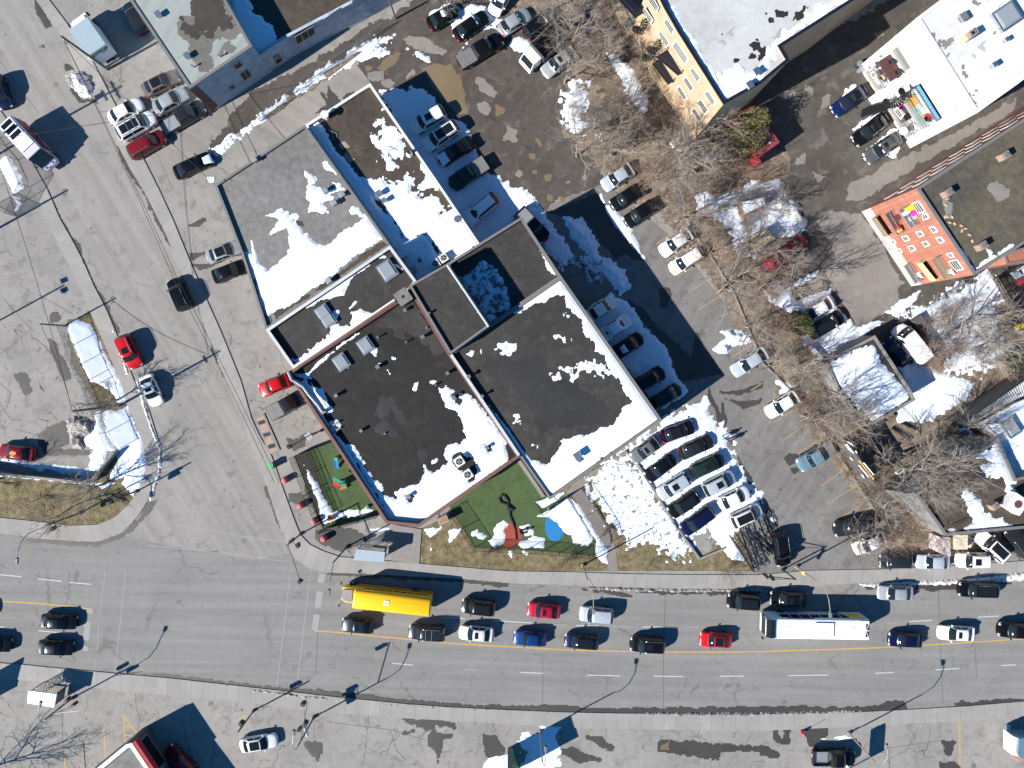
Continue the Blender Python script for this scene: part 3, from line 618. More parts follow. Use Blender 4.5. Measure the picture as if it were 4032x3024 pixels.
rsnow('B3', '11 330,1480 420,1470 500,1380 660,1260 680,1190 640,1180 580,1150 700,1160 840,1180 860,1120 850,1060 930,1030 1040,1070 1000,1130 760,1300 380,1530', 'snow drift along the brick wall side of the skylight roof', amp=.25)
rsnow('B3', '11 680,1040 750,1040 730,1110 700,1120|11 820,1030 880,960 900,970 870,1010 830,1035|11 1190,640 1290,690 1240,640', 'snow scraps beside the skylights', amp=.12)
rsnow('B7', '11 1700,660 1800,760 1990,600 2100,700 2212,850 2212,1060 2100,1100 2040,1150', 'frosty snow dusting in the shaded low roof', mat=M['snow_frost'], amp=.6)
rsnow('B7', '11 1700,670 1760,720 1900,880 2030,1070 2140,1110 2060,1170 1900,950', 'blue shaded snow drift at the foot of the silver gutter wall', amp=.3)
rsnow('B7', '21 215,400 260,480 310,580 340,680 400,740 460,750 420,680 320,540', 'thin snow edge by the car park parapet of the shaded low roof', amp=.15)
rsnow('B5', '12 370,0 460,0 500,40 620,80 640,200 700,260 640,290 560,200 480,110|11 470,1590 560,1500 640,1430 700,1400 730,1370 880,1270 900,1260 1030,1160 1020,1190 940,1230 780,1330 600,1490 480,1600 500,1640 440,1640 360,1600', 'snow strip and patch by the brick wall of the black corner roof', amp=.2)
rsnow('B5', '12 310,-30 420,60 700,500 1000,980 1150,1230 1180,1240 1190,1180 1120,1080 1000,900 900,740 780,540 620,340 480,120 370,-10', 'long shaded snow drift under the street side brick parapet', amp=.12)
rsnow('B5', '12 770,530 850,560 940,680 980,780 1060,860 1110,920 1130,990 1190,1010 1270,1050 1230,970 1330,920 1430,900 1480,850 1480,720 1530,780 1560,690 1670,690 1640,640 1690,560 1790,550 1840,500 1800,300 1790,270 1740,240 1660,230 1640,150 1610,60 1700,60 1810,110 1900,130 2010,270 2200,520 2212,700 1440,1260 1150,1230 1130,1100 960,820',
      'deep snow covering the southern corner of the black roof', amp=.3, holes='12 1360,975 1400,1010 1400,1060 1350,1070 1310,1040 1315,990|12 2010,550 2060,540 2095,580 2070,620 2020,610|12 1740,650 1800,625 1900,670 1940,740 1920,830 1950,870 1890,880 1830,830 1800,770 1740,720|12 1720,120 1780,110 1815,160 1800,210 1740,200|12 1530,730 1620,690 1680,700 1620,760 1560,790')
rsnow('B5', '11 1195,1440 1250,1460 1230,1480 1200,1470|11 1160,1560 1200,1600 1180,1610|11 1010,1400 1080,1360 1060,1450|11 1060,1500 1110,1500 1090,1520|12 1390,20 1440,0 1410,90 1385,80|12 1530,0 1590,0 1560,30 1525,20|12 650,360 720,330 770,390 720,450 670,430|11 810,1540 850,1560|11 1400,1650 1440,1650 1430,1670', 'small scattered snow lumps on the black corner roof', amp=.12)
rstain('B5', '12 1110,150 1200,145 1230,220 1300,300 1330,370 1280,360 1200,250 1150,330 1240,470 1200,480 1100,460 1050,440 1060,380 1110,340 1060,290 1090,210|12 1420,610 1480,600 1530,680 1480,710 1430,670|12 1000,320 1040,300 1030,340|11 1250,1170 1340,1190 1300,1290 1220,1260', 'wet', amp=.25)
rsnow('B6', '21 0,1090 0,1080 150,1040 440,900 500,920 500,980 560,1070 640,1130 640,1220 720,1290 760,1350 750,1400 850,1440 860,1520 920,1600 22 1000,60 1090,180 1000,240 1000,290 900,380 820,400 740,450 580,470 460,530 450,600 380,680 340,730 180,690 130,640 0,450 -40,430 200,1000 365,1010 1330,330 1200,0 21 480,750 380,760',
      'broad snow rim around two sides of the wide black roof', amp=.35)
rsnow('B6', '22 -5,400 60,500 140,620 250,750 360,960 340,1000 200,800 50,600 -30,470|12 1850,-10 1900,40 2050,210 2212,420 2212,500 2000,260', 'shaded snow strip behind the pale parapet of the wide black roof', amp=.1)
rsnow('B6', '21 380,1620 430,1590 490,1640 440,1659 400,1650|21 480,1560 540,1560 560,1600 500,1580|21 600,1530 700,1500 800,1520 880,1570 940,1640 860,1600 760,1570 640,1560 590,1650 560,1659|21 440,1270 540,1290 500,1300|21 500,1080 540,1090 520,1110|21 -10,1330 50,1350 20,1400|11 1870,1390 1930,1390 1900,1460|22 60,310 90,330 135,405 100,380|22 230,580 250,590|11 2110,1340 2212,1330 2212,1420 2150,1400', 'broken snow ribbon across the wide black roof', amp=.2, speck=.3, spread=.5)
rstain('B6', '11 1960,1500 2050,1420 2212,1440 21 100,1450 250,1400 380,1600 600,1640 22 640,60 900,200 780,330 560,400 300,420 120,180 0,60', 'wet', amp=.9, scale=3)
rstain('B5', '11 1330,1000 1400,960 1680,1400 1600,1420 1400,1260 1060,1180 1250,1000', 'roof_mid', amp=.5)
BT['TL1'].rz = BT['TL1'].rz
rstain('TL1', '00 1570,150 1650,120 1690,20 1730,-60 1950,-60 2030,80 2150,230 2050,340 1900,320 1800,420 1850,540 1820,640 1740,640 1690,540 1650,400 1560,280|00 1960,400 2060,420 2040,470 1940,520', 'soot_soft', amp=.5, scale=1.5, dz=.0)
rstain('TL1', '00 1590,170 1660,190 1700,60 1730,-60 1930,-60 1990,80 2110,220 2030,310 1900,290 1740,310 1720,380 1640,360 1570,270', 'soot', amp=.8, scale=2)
rstain('TL1', '00 1640,360 1760,430 1840,560 1820,640 1760,640 1700,560|00 1960,400 2060,420 2040,470 1940,520', 'flashing_green' if False else 'roof_mid', name='roof_shade', amp=.4) if False else None
rsnow('TL2', '10 -320,-200 -60,-80 0,100 130,200 230,320 200,380 40,480 -60,370 -200,120|00 1950,0 2110,0 2100,60 2000,90', 'blue shaded snow on the low roof between the two stone walled roofs', amp=.5)
# ---- roof furniture
def roof_thing(name, label, cat, k, p, build, group=None):
    t = BT[k] if isinstance(k, str) else None; z = t.rz if t else k
    c = at(*Q(p)[0], z); T = Thing(name, (c.x, c.y, z), label, cat, group); build(T, c, z); return T
RA = math.radians(34)
def skylight(w, d, hh=.35):
    def f(T, c, z):
        T.part('curb', MB().obox(c, w, d, z, z+hh, RA), M['steel'])
        T.part('dome', MB().obox(c, w*.86, d*.86, z+hh, z+hh+.12, RA, taper=.8), M['sky_glass'])
    return f
def vent(w=.45, hh=.7, cap=True, mat='steel'):
    def f(T, c, z):
        T.part('duct', MB().obox(c, w*.7, w*.7, z, z+hh, RA), M[mat])
        if cap: T.part('cap', MB().obox(c, w, w, z+hh, z+hh+.12, RA, taper=.8), M[mat])
    return f
def pipe(r=.09, hh=.7, mat='steel', collar=True):
    def f(T, c, z):
        T.part('pipe', MB().cyl(c, r, z, z+hh, 12), M[mat])
        if collar: T.part('cap', MB().cyl(c, r*1.7, z+hh, z+hh+.08, 12), M[mat])
    return f
def ac_unit(w=.95, hh=.8, a=RA):
    def f(T, c, z):
        T.part('cabinet', MB().obox(c, w, w, z, z+hh, a), M['flashing_white'])
        fn = T.part('fan_ring', MB().cyl(c, w*.36, z+hh, z+hh+.05, 20), M['black_metal'])
        mb = MB()
        for i in range(4): mb.obox((c.x+math.cos(i*1.57)*w*.16, c.y+math.sin(i*1.57)*w*.16), w*.3, .12, z+hh+.05, z+hh+.07, i*1.57)
        T.sub(fn, 'fan_blade', mb, M['steel_dull'])
    return f
for k, p, w, d, lb in (('B3', '11 1165,700', 1.9, 2.2, 'large square skylight near the pale parapet, alone at the upper end of the dark roof'), ('B3', '11 605,1060', 1.6, 1.5, 'upper of the two adjoining skylights on the skylight roof'),
      ('B3', '11 655,1130', 1.6, 1.4, 'lower of the two adjoining skylights on the skylight roof'), ('B5', '11 975,1350', 1.6, 1.8, 'right of the two square skylights on the black corner roof'), ('B5', '11 765,1495', 1.6, 1.8, 'left of the two square skylights on the black corner roof')):
    roof_thing('skylight', lb, 'skylight', k, p, skylight(w, d), 'square roof skylights')
for k, p, w, hh, lb in (('B5','11 1085,1535',.5,.6,'small box vent below the two skylights on the black roof'), ('B5','11 1475,1275',.5,.6,'box vent near the charcoal block on the black roof'), ('B5','11 1690,1590',.45,.6,'box vent by the pale parapet on the black roof'),
      ('B5','12 725,125',.45,.6,'box vent near the long snow covered duct'), ('B5','12 1745,145',.5,.7,'box vent in the bare circle at the snow edge'), ('B5','12 2030,575',.45,.6,'vent in the small bare circle of the snowy corner'), ('B5','12 1350,1000',.5,.6,'box vent in the round bare circle near the chamfered corner'),
      ('B5','12 940,430',.4,.5,'bent double vent in the middle of the black roof'), ('B6','22 600,645',.9,.9,'large hooded vent standing in a bare circle of snow on the wide roof'), ('TL1','00 1390,138',.7,.5,'white hooded vent near the top of the pale green roof'), ('TL1','00 1640,497',.7,.5,'white hooded vent in the lower half of the pale green roof'),
      ('B1','11 705,115',.7,.6,'dark gooseneck vent lowest of the three in the roof snow'), ('B1','11 775,40',.7,.6,'dark gooseneck vent right one of three in the roof snow'), ('B1','11 630,10',.7,.6,'dark gooseneck vent left one of three in the roof snow'), ('B1','11 660,790',.7,.6,'dark vent standing by the pale jointed parapet'),
      ('B2','11 1095,35',.7,.7,'pair vent upper one in the snow by the long blue drift'), ('B2','11 1140,95',.6,.7,'pair vent lower one in the snow by the long blue drift'), ('B4','11 1530,1070',.3,.4,'single small vent on the charcoal block'), ('B1','10 20,1400',.6,.6,'corner vent at the top left of the gravel roof')):
    roof_thing('roof_vent', lb, 'roof vent', k, p, vent(w, hh, True, 'steel' if k != 'B1' else 'steel_dull'), 'box vents on the roofs')
for k, p, r, hh, lb in (('B5','11 1085,1280',.08,.6,'thin pipe right of the skylights near the brick wall'), ('B5','11 1330,1322',.07,.5,'thin pipe in the middle of the black roof'), ('B5','11 1505,1197',.08,.3,'short pipe stub near the charcoal block'), ('B5','12 1585,35',.07,.4,'thin pipe beside the snow scrap at the roof centre'),
      ('B5','12 1140,458',.07,.2,'round drain cap in the wet stain of the black roof'), ('B6','12 1990,130',.12,.8,'pipe in the blue shaded snow strip upper one'), ('B6','11 1875,1620',.14,.8,'pipe in the blue shaded snow strip topmost'), ('TL1','00 1690,585',.08,.5,'thin pipe on the pale green roof near its lower edge'),
      ('TL1','00 1920,495',.08,.5,'thin pipe on the pale green roof near its right edge'), ('B5','11 1320,1045',.14,.5,'short clay pipe by the brick chimney'), ('B6','22 620,690',.13,.3,'short pipe beside the hooded vent in the bare circle'), ('B2','11 1775,255',.25,.4,'round pipe collar by the white parapet')):
    roof_thing('vent_pipe', lb, 'vent pipe', k, p, pipe(r, hh), 'thin vent pipes on the roofs')
def cone(T, c, z):
    T.part('base', MB().cyl(c, .42, z, z+.12, 16), M['steel']); T.part('cone', MB().cyl(c, .42, z+.1, z+.75, 16, r1=.2), M['flashing_white']); T.part('cap', MB().cyl(c, .2, z+.8, z+1.0, 16), M['black_metal'])
roof_thing('roof_vent', 'white conical vent with black cap by the white parapet', 'roof vent', 'B2', '10 1355,1345', cone)
roof_thing('roof_vent', 'round white topped stack vent near the top corner of the brown roof', 'roof vent', 'B2', '10 635,1025', pipe(.28, 1.1, 'flashing_white'))
for p, k, lb in (('12 1790,695', 'B5', 'air conditioner unit upper one in the bare patch of roof snow'), ('12 1862,808', 'B5', 'air conditioner unit lower one in the bare patch of roof snow'), ('11 1585,645', 'B2', 'left of two fan units at the low end of the brown roof'), ('11 1655,595', 'B2', 'right of two fan units at the low end of the brown roof')):
    roof_thing('air_conditioner', lb, 'air conditioner', k, p, ac_unit(1.05 if k == 'B5' else .95), 'roof fan units')
def sat(T, c, z):
    T.part('body', MB().obox(c, 1.15, .95, z, z+.75, RA), M['steel_dull']); T.part('lid', MB().obox(c, 1.2, 1.0, z+.75, z+.82, RA), M['snow'])
roof_thing('condenser', 'snow capped condenser box against the pale parapet in the blue drift', 'condenser', 'B2', '11 1290,560', sat)
# tall brick chimney with concrete cap
c = at(*Q('11 1298,925')[0], 9.3); T = Thing('chimney', (c.x, c.y, 6.5), 'square brick chimney with wide concrete cap between three roofs', 'chimney')
T.part('shaft', MB().obox(c, 1.25, 1.25, 6.4, 9.05, RA), M['brown_brick'])
T.part('cap', MB().obox(c, 1.6, 1.6, 9.05, 9.3, RA), M['gravel_grey']); T.part('flue', MB().cyl(c, .18, 9.3, 9.33, 16), M['black_metal'])
# silver gutter on the charcoal block
a, b_ = W2('11 1685,650 2045,1185', 9.7); T = Thing('gutter_pipe', (a.x, a.y, 9.6), 'long silver pipe lying on the edge of the charcoal block', 'pipe')
T.part('pipe', MB().tube([(a.x,a.y,9.72),(b_.x,b_.y,9.72)], .16, 12), M['steel'])
mb = MB(); d = (b_-a)
for q in (.15,.35,.55,.75): e = a+d*q; e2 = a+d*(q+.012); mb.tube([(e.x,e.y,9.72),(e2.x,e2.y,9.72)], .2, 12)
T.part('clamp', mb, M['steel_dull'])
a, b_ = [Vector((v.x, v.y, 0)) for v in W2('N 1776,1397 2043,1793', 7.3)]; d = (b_-a).normalized(); nn = Vector((d.y, -d.x, 0))*.17
BT['B5'].part('pale_coping', MB().prism([(a+nn)[:2], (b_+nn)[:2], (b_-nn)[:2], (a-nn)[:2]], 7.25, 7.33), M['flashing'])
# big shiny duct on corner roof
P = [Vector((v.x, v.y, 7.35)) for v in W2('12 300,-80 330,-10 370,10 430,50 480,120 560,210 600,270', 7.35)]
T = Thing('roof_duct', tuple(P[0]), 'shiny bent duct running along the street side of the black roof', 'duct'); T.part('duct', MB().tube(P, .2, 10), M['steel'])
T.part('stand', MB().obox(P[-1], .5, .4, 6.55, 7.2, RA), M['copper'])
T.part('stand', MB().obox(P[2], .5, .4, 6.55, 7.2, RA), M['copper'])
for p1, p2, lb in (('12 640,420', '12 745,360', 'upper timber lying on the snow patch of the black roof'), ('12 680,465', '12 760,410', 'lower timber lying on the snow patch of the black roof'),):
    a, b_ = at(*Q(p1)[0], 6.8), at(*Q(p2)[0], 6.8); o = MB().slab((a.x,a.y,6.75),(b_.x,b_.y,6.75),(b_.x-.1,b_.y+.16,6.75),(a.x-.1,a.y+.16,6.75), .12).make('timber', M['wood']); tag(o, lb, 'timber', 'timbers on the roof')
# folded antenna frames lying on the brown roof
def frame_on(s, z, label, mat='galv', r=.035):
    P = W2(s, z); o = None; mb = MB()
    for i in range(0, len(P)-1, 2): mb.tube([P[i], P[i+1]], r, 6)
    t = Thing('fallen_frame', tuple(P[0]), label, 'metal frame'); t.part('rod', mb, M[mat])
frame_on('10 640,1125 720,1160 680,1140 690,1195 720,1155 722,1195 640,1130 680,1150 680,1195 705,1220', BT['B2'].rz+.12, 'fallen antenna rods on the brown roof near the blue drift')
frame_on('10 1175,1275 1250,1310 1160,1320 1250,1275 1165,1330 1195,1370 1170,1335 1165,1370 1205,1275 1170,1280', BT['B2'].rz+.15, 'crossed metal rods lying in the ragged snow patch', 'steel_dull', .05)
frame_on('11 1430,620 1460,600 1440,575 1445,620 1425,600 1460,625', BT['B2'].rz+.2, 'small dark antenna standing in the blue drift', 'black_metal', .05)
frame_on('11 1380,690 1425,720 1385,660 1390,700 1400,650 1420,700 1365,665 1405,725', BT['B2'].rz+.2, 'dark pipe cluster by the fan units', 'steel_dull', .05)
# low conduit and wires on roofs
P = W2('11 -10,640 60,860 150,1150', BT['B1'].rz+.06); T = Thing('roof_conduit', tuple(P[0]), 'thin conduit along the left edge of the gravel roof', 'conduit'); T.part('pipe', MB().tube(P, .03, 6), M['steel_dull'])
# overhead brick band: brick parapet wall between skylight roof and black roof
a, b_ = W2('11 385,1550 1240,975', 7.5); mb = MB(); d = (b_-a).normalized(); nn = Vector((-d.y, d.x, 0))*.3
T = Thing('brick_party_wall', (a.x, a.y, 6.6), 'low brick party wall between the skylight roof and the black roof', 'wall')
T.part('wall', MB().slab((a.x,a.y,6.5),(b_.x,b_.y,6.5),(b_.x+nn.x,b_.y+nn.y,6.5),(a.x+nn.x,a.y+nn.y,6.5), 1.02), M['red_brick'] if False else M['flashing_brown'])
T.part('coping', MB().slab((a.x+nn.x,a.y+nn.y,7.4),(b_.x+nn.x,b_.y+nn.y,7.4),(b_.x+nn.x*1.6,b_.y+nn.y*1.6,7.4),(a.x+nn.x*1.6,a.y+nn.y*1.6,7.4), .12), M['flashing_white'])

# ---- walls with windows, helper
def wall_window(T, A, B, s, off=.06, frame='flashing_white', pane='window_glass', bars=1, fw=.12):
    """s: four surveyed corners on the wall plane (in order round the opening)"""
    C = [on_wall(p[0], p[1], A, B, off) for p in Q(s)]
    n = Vector((B.y-A.y, A.x-B.x, 0)).normalized()
    if n.dot(Vector((-A.x, -A.y, 0))) < 0: n = -n
    e = (C[1]-C[0]).normalized(); c = sum(C, Vector())/4
    mb = MB(); W = (C[1]-C[0]).length
    inn = [c+(q-c)*(1-2*fw/max(.5, min(W, (C[2]-C[1]).length))) for q in C]
    out = [q for q in C]
    vs = out+inn+[q-n*off for q in out]; fs = [(i,(i+1) % 4,4+(i+1) % 4,4+i) for i in range(4)]+[(i,8+i,8+(i+1) % 4,(i+1) % 4) for i in range(4)]
    mb.add(vs, fs)
    for k in range(1, bars+1):
        t = k/(bars+1); a = inn[0].lerp(inn[1], t); b = inn[3].lerp(inn[2], t); d = e*.04
        mb.quad(a-d, a+d, b+d, b-d)
    fo = T.part('window', mb, M[frame]); T.sub(fo, 'pane', MB().quad(*[q-n*.03 for q in inn]), M[pane]); return fo
# top-left stone building
T = BT['TL2']; A, B = [Vector((v.x, v.y, 0)) for v in W2('10 35,485 900,0', 4.7)]
for s in ('10 350,325 520,225 540,290 375,395', '10 165,505 225,475 255,530 200,565', '10 25,540 50,530 55,548 35,560'): wall_window(T, A, B, s, frame='steel_dull', pane='dark_glass', bars=2 if '350' in s else 0, fw=.08)
for s in ('10 600,170 760,60 780,130 630,225', '10 850,10 960,-50 985,0 880,60'): wall_window(T, A, B, s, frame='stone_wall', pane='grey_paint', bars=3)
T1 = BT['TL1']; A1, B1 = [Vector((v.x, v.y, 0)) for v in W2('F 409,191 544,100', 7.3)]
for s in ('00 2015,560 2085,525 2122,570 2060,610', '00 2085,645 2160,600 2195,655 2130,710', '00 1990,760 2030,740 2052,762 2018,788'): wall_window(T1, A1, B1, s, frame='steel_dull', pane='dark_glass', bars=1 if '2085,6' in s else 0, fw=.08)
C = [on_wall(p[0], p[1], A1, B1, .02) for p in Q('00 1655,785 1715,745 1900,918 1852,972')]; T1.part('brick_panel', MB().quad(*C), M['brown_brick'])
# ---- tan brick apartments (top right)
building('apartment_building', 'tan brick apartment block with snowy white roof and black balconies', 'apartment building',
         '20 1240,-170 1320,-20 1360,60 1480,270 1880,905 2212,720 30 240,520 170,400 800,0 2000,-900', 13.2, 'tan_brick', 'roof_pale', 'dark_steel', .35, .3, key='A1')
T = BT['A1']; A, B = [Vector((v.x, v.y, 0)) for v in W2('20 1480,270 1880,905', 13.2)]
for s, b_ in (('20 1350,185 1380,155 1450,265 1430,315', 2), ('20 1425,395 1455,345 1572,520 1548,573', 4), ('20 1575,600 1600,575 1680,690 1655,728', 2), ('20 1705,805 1735,780 1812,900 1785,930', 2),
              ('20 1170,90 1190,65 1265,180 1245,215', 2), ('20 1300,285 1325,260 1410,385 1385,420', 2), ('20 1520,685 1545,660 1620,780 1597,808', 1), ('20 1645,880 1675,858 1748,970 1718,1003', 1),
              ('20 1465,765 1490,743 1562,860 1540,885', 1), ('20 1592,955 1620,935 1688,1040 1665,1070', 1), ('20 1215,0 1250,-40 1315,70 1295,110', 2)):
    wall_window(T, A, B, s, bars=b_, fw=.11)
def balcony(T, A, B, s, z, depth, floor='dark_steel', railm='black_metal', hr=1.0, solid=None, name='balcony'):
    """s: two surveyed floor-front corners at height z; deck reaches back to the wall"""
    a, b = W2(s, z); n = Vector((B.y-A.y, A.x-B.x, 0)).normalized()
    if n.dot(Vector((-A.x, -A.y, 0))) < 0: n = -n
    ba, bb = a-n*depth, b-n*depth
    fl = T.part(name, MB().slab(a, b, bb, ba, .12), M[floor])
    rail = MB(); top = Vector((0,0,hr))
    for p, q in ((ba, a), (a, b), (b, bb)):
        rail.tube([p+top, q+top], .035, 6); rail.tube([p+Vector((0,0,.15)), q+Vector((0,0,.15))], .025, 6)
        L = (q-p).length; k = max(2, int(L/.22))
        if solid: rail.slab(p+Vector((0,0,.05)), q+Vector((0,0,.05)), q+top, p+top, .03)
        else:
            for i in range(k+1): e = p.lerp(q, i/k); rail.tube([e, e+top], .016, 4, cap=False)
    T.sub(fl, 'railing', rail, M[solid or railm]); return fl
balcony(T, A, B, '20 1290,500 1480,660', 8.2, 1.4); balcony(T, A, B, '20 1255,560 1395,740', 5.0, 1.5)
balcony(T, A, B, '20 1190,530 1345,815', 2.0, 1.7, 'wood_pale', 'wood_pale')
balcony(T, A, B, '20 960,0 1110,160', 8.2, 1.4); balcony(T, A, B, '20 905,60 1040,330', 2.0, 1.9, 'wood_pale', 'wood_pale')
def spiral(T, p, z0, z1, r=.75):
    c = at(*Q(p)[0], z1); mb = MB(); n = int((z1-z0)/.19)
    mb.cyl(c, .05, z0, z1+1, 8)
    for i in range(n):
        t = i*.42; z = z0+(z1-z0)*i/n; x, y = math.cos(t), math.sin(t); x2, y2 = math.cos(t+.4), math.sin(t+.4)
        mb.slab((c.x,c.y,z),(c.x+x*r,c.y+y*r,z),(c.x+x2*r,c.y+y2*r,z),(c.x+x2*.05,c.y+y2*.05,z), .04)
        mb.tube([(c.x+x*r,c.y+y*r,z),(c.x+x*r,c.y+y*r,z+.95)], .018, 4, cap=False)
        mb.tube([(c.x+x*r,c.y+y*r,z+.95),(c.x+x2*r,c.y+y2*r,z+1.14)], .028, 5, cap=False)
    T.part('spiral_stair', mb, M['black_metal'])
spiral(T, '20 1290,370', 4.9, 8.2); spiral(T, '20 1235,450', 1.9, 5.0); spiral(T, '20 1165,190', 4.9, 8.2); spiral(T, '20 1060,400', 0, 5.0)
rsnow('A1', '20 1400,60 1520,280 1880,900 2212,710 30 180,410 250,330 100,380 20 2120,640 1900,760 1800,620 1640,400 1540,230 1450,60', 'snow rim along the tan brick parapet', amp=.35)
rsnow('A1', '20 1800,640 2000,560 2100,640 2212,600 2212,700 1890,890|30 300,300 600,80 800,0 700,-60 250,230 60,400 160,400', 'snow bank near the corner of the white membrane roof', amp=.5)
rstain('A1', '20 2100,360 2160,350 2212,400 2212,470 2150,440|20 2130,490 2200,480 2212,520 2140,520|20 1930,110 1960,100 1950,130|20 1950,510 2000,520 1980,540|20 1870,320 1900,330 1880,350|30 40,120 100,180 60,200|30 150,90 210,130 160,150|30 290,110 360,90 370,170 310,160|30 0,480 30,400 40,440 10,580|30 410,60 440,90|30 110,280 140,300', 'roof_black', amp=.35, scale=.7)
a1v = lambda p, lb: roof_thing('roof_vent', lb, 'roof vent', 'A1', p, vent(.8, .6), 'box vents on the white roofs')
a1v('20 2150,640', 'white box vent near the corner of the snowy apartment roof'); a1v('20 2090,755', 'small box vent at the very edge of the snowy apartment roof')
# ---- white rendered building with stacked balconies
building('apartment_building', 'white rendered apartment block with recessed balconies and white membrane roof', 'apartment building',
         '30 1350,155 1870,985 2212,740 2900,230 2300,-560', 13.0, 'white_wall', 'roof_white', 'flashing_white', .1, .35, key='A2')
T = BT['A2']; A, B = [Vector((v.x, v.y, 0)) for v in W2('30 1350,155 1870,985', 13.0)]
n = Vector((B.y-A.y, A.x-B.x, 0)).normalized()
if n.dot(Vector((-A.x, -A.y, 0))) < 0: n = -n
u = (B-A).normalized(); LW = (B-A).length; DEP = 1.7
def wp(s_, z, d): return A+u*s_+n*d+Vector((0,0,z))
# porch frame standing proud of the wall: side fins, lintel, floors
for s0, s1 in ((0, LW*.10), (LW*.885, LW)): T.part('side_fin', MB().slab(wp(s0,0,0), wp(s1,0,0), wp(s1,0,DEP), wp(s0,0,DEP), 12.9), M['white_wall'])
T.part('lintel', MB().slab(wp(LW*.10,11.75,0), wp(LW*.885,11.75,0), wp(LW*.885,11.75,DEP-.01), wp(LW*.10,11.75,DEP-.01), 1.14), M['white_wall'])
T.part('stair_wall', MB().slab(wp(LW*.33,2.4,0), wp(LW*.50,2.4,0), wp(LW*.50,2.4,DEP-.6), wp(LW*.33,2.4,DEP-.6), 9.3), M['white_wall'])
bays = ((LW*.10, LW*.33), (LW*.50, LW*.885)); FL = (3.2, 6.3, 9.4)
T.part('ground_wall', MB().slab(wp(LW*.10,0,DEP-.35), wp(LW*.40,0,DEP-.35), wp(LW*.40,0,DEP-.1), wp(LW*.10,0,DEP-.1), 3.1).slab(wp(LW*.50,0,DEP-.35), wp(LW*.885,0,DEP-.35), wp(LW*.885,0,DEP-.1), wp(LW*.50,0,DEP-.1), 3.1), M['white_wall'])
fm = {(0,0):'galv',(0,1):'carpet_red',(0,2):'sky_glass',(1,0):'galv',(1,1):'lime',(1,2):'flashing_dark'}
for bi, (s0, s1) in enumerate(bays):
    for li, z in enumerate(FL):
        fl = T.part('balcony', MB().slab(wp(s0,z,0), wp(s1,z,0), wp(s1,z,DEP-.05), wp(s0,z,DEP-.05), .14), M[{'sky_glass':'grey_paint','lime':'flashing_green','galv':'grey_paint'}.get(fm[(bi,li)], fm[(bi,li)])])
        r = MB(); zz = z+.14
        r.tube([wp(s0,zz+.95,DEP-.1), wp(s1,zz+.95,DEP-.1)], .035, 6); r.tube([wp(s0,zz+.5,DEP-.1), wp(s1,zz+.5,DEP-.1)], .02, 6)
        k = int((s1-s0)/.2)
        for i in range(k+1): r.tube([wp(s0+(s1-s0)*i/k,zz,DEP-.1), wp(s0+(s1-s0)*i/k,zz+.95,DEP-.1)], .014, 4, cap=False)
        T.sub(fl, 'railing', r, M['black_metal'])
        for q in (.25, .65):
            dd = (s1-s0)
            wn_ = T.part('window', MB().slab(wp(s0+dd*q-.5,z+.9,.0), wp(s0+dd*q+.5,z+.9,.0), wp(s0+dd*q+.5,z+2.2,.0), wp(s0+dd*q-.5,z+2.2,.0), .05), M['window_glass'])
blue = MB().slab(wp(bays[1][0]+.1,9.75,DEP+.01), wp(bays[1][1]-.2,9.75,DEP+.01), wp(bays[1][1]-.2,10.25,DEP+.01), wp(bays[1][0]+.1,10.25,DEP+.01), .02)
plain('screen_blue', (.12,.34,.62), .6, var=.6, scale=12); T.part('blue_screen', blue, M['screen_blue'])
Q1 = [wp(bays[1][0]+.3,6.45,.3), wp(bays[1][0]+2.4,6.45,.3), wp(bays[1][0]+2.4,6.45,1.4), wp(bays[1][0]+.3,6.45,1.4)]
def small(name, label, cat, parts, loc, group=None):
    t = Thing(name, tuple(loc), label, cat, group)
    for nm, mb, mt in parts: t.part(nm, mb, M[mt])
    return t
small('rug', 'orange and teal patterned rug on the middle right balcony', 'rug', [('rug', MB().slab(*Q1, .02), 'flashing_green'), ('stripe', MB().slab(*[p+Vector((0,0,.021))+u*.5*(0 if i in (0,3) else -1.2)+u*.3*(1 if i in (0,3) else 0) for i, p in enumerate(Q1)], .01), 'yellow_paint')], Q1[0])
def chair_at(p, label, mat, z=None, group='balcony chairs'):
    c = Vector(p); t = Thing('chair', tuple(c), label, 'chair', group)
    t.part('seat', MB().obox(c, .5, .5, c.z+.42, c.z+.47, RA), M[mat]); t.part('backrest', MB().obox(c+u*.24, .06, .5, c.z+.47, c.z+.95, RA), M[mat])
    for dx in (-.2,.2):
        for dy in (-.2,.2): t.part('leg', MB().cyl((c.x+dx, c.y+dy), .02, c.z, c.z+.42, 6), M[mat])
chair_at(wp(bays[1][0]+4.1,9.55,.7), 'white chair on the top right balcony behind the blue screen', 'plastic_white'); chair_at(wp(bays[1][0]+3.5,6.45,.6), 'red chair on the middle right balcony next to the rug', 'plastic_red')
chair_at(wp(bays[1][1]-.8,6.45,.8), 'black chair at the far end of the middle right balcony', 'cloth_dark'); chair_at(wp(bays[0][0]+.8,6.45,.8), 'black chair on the red carpeted left balcony, nearer its end', 'cloth_dark'); chair_at(wp(bays[0][0]+2.2,6.45,.7), 'black chair on the red carpeted left balcony, nearer the stair', 'cloth_dark')
chair_at(wp(bays[0][1]-1.2,3.35,.7), 'wooden chair on the lowest left balcony', 'wood_pale'); chair_at(wp(bays[1][0]+1.0,3.35,.6), 'pink chair on the lowest right balcony', 'plastic_pink'); chair_at(wp(bays[1][1]-.9,3.35,.6), 'white chair at the end of the lowest right balcony', 'plastic_white')
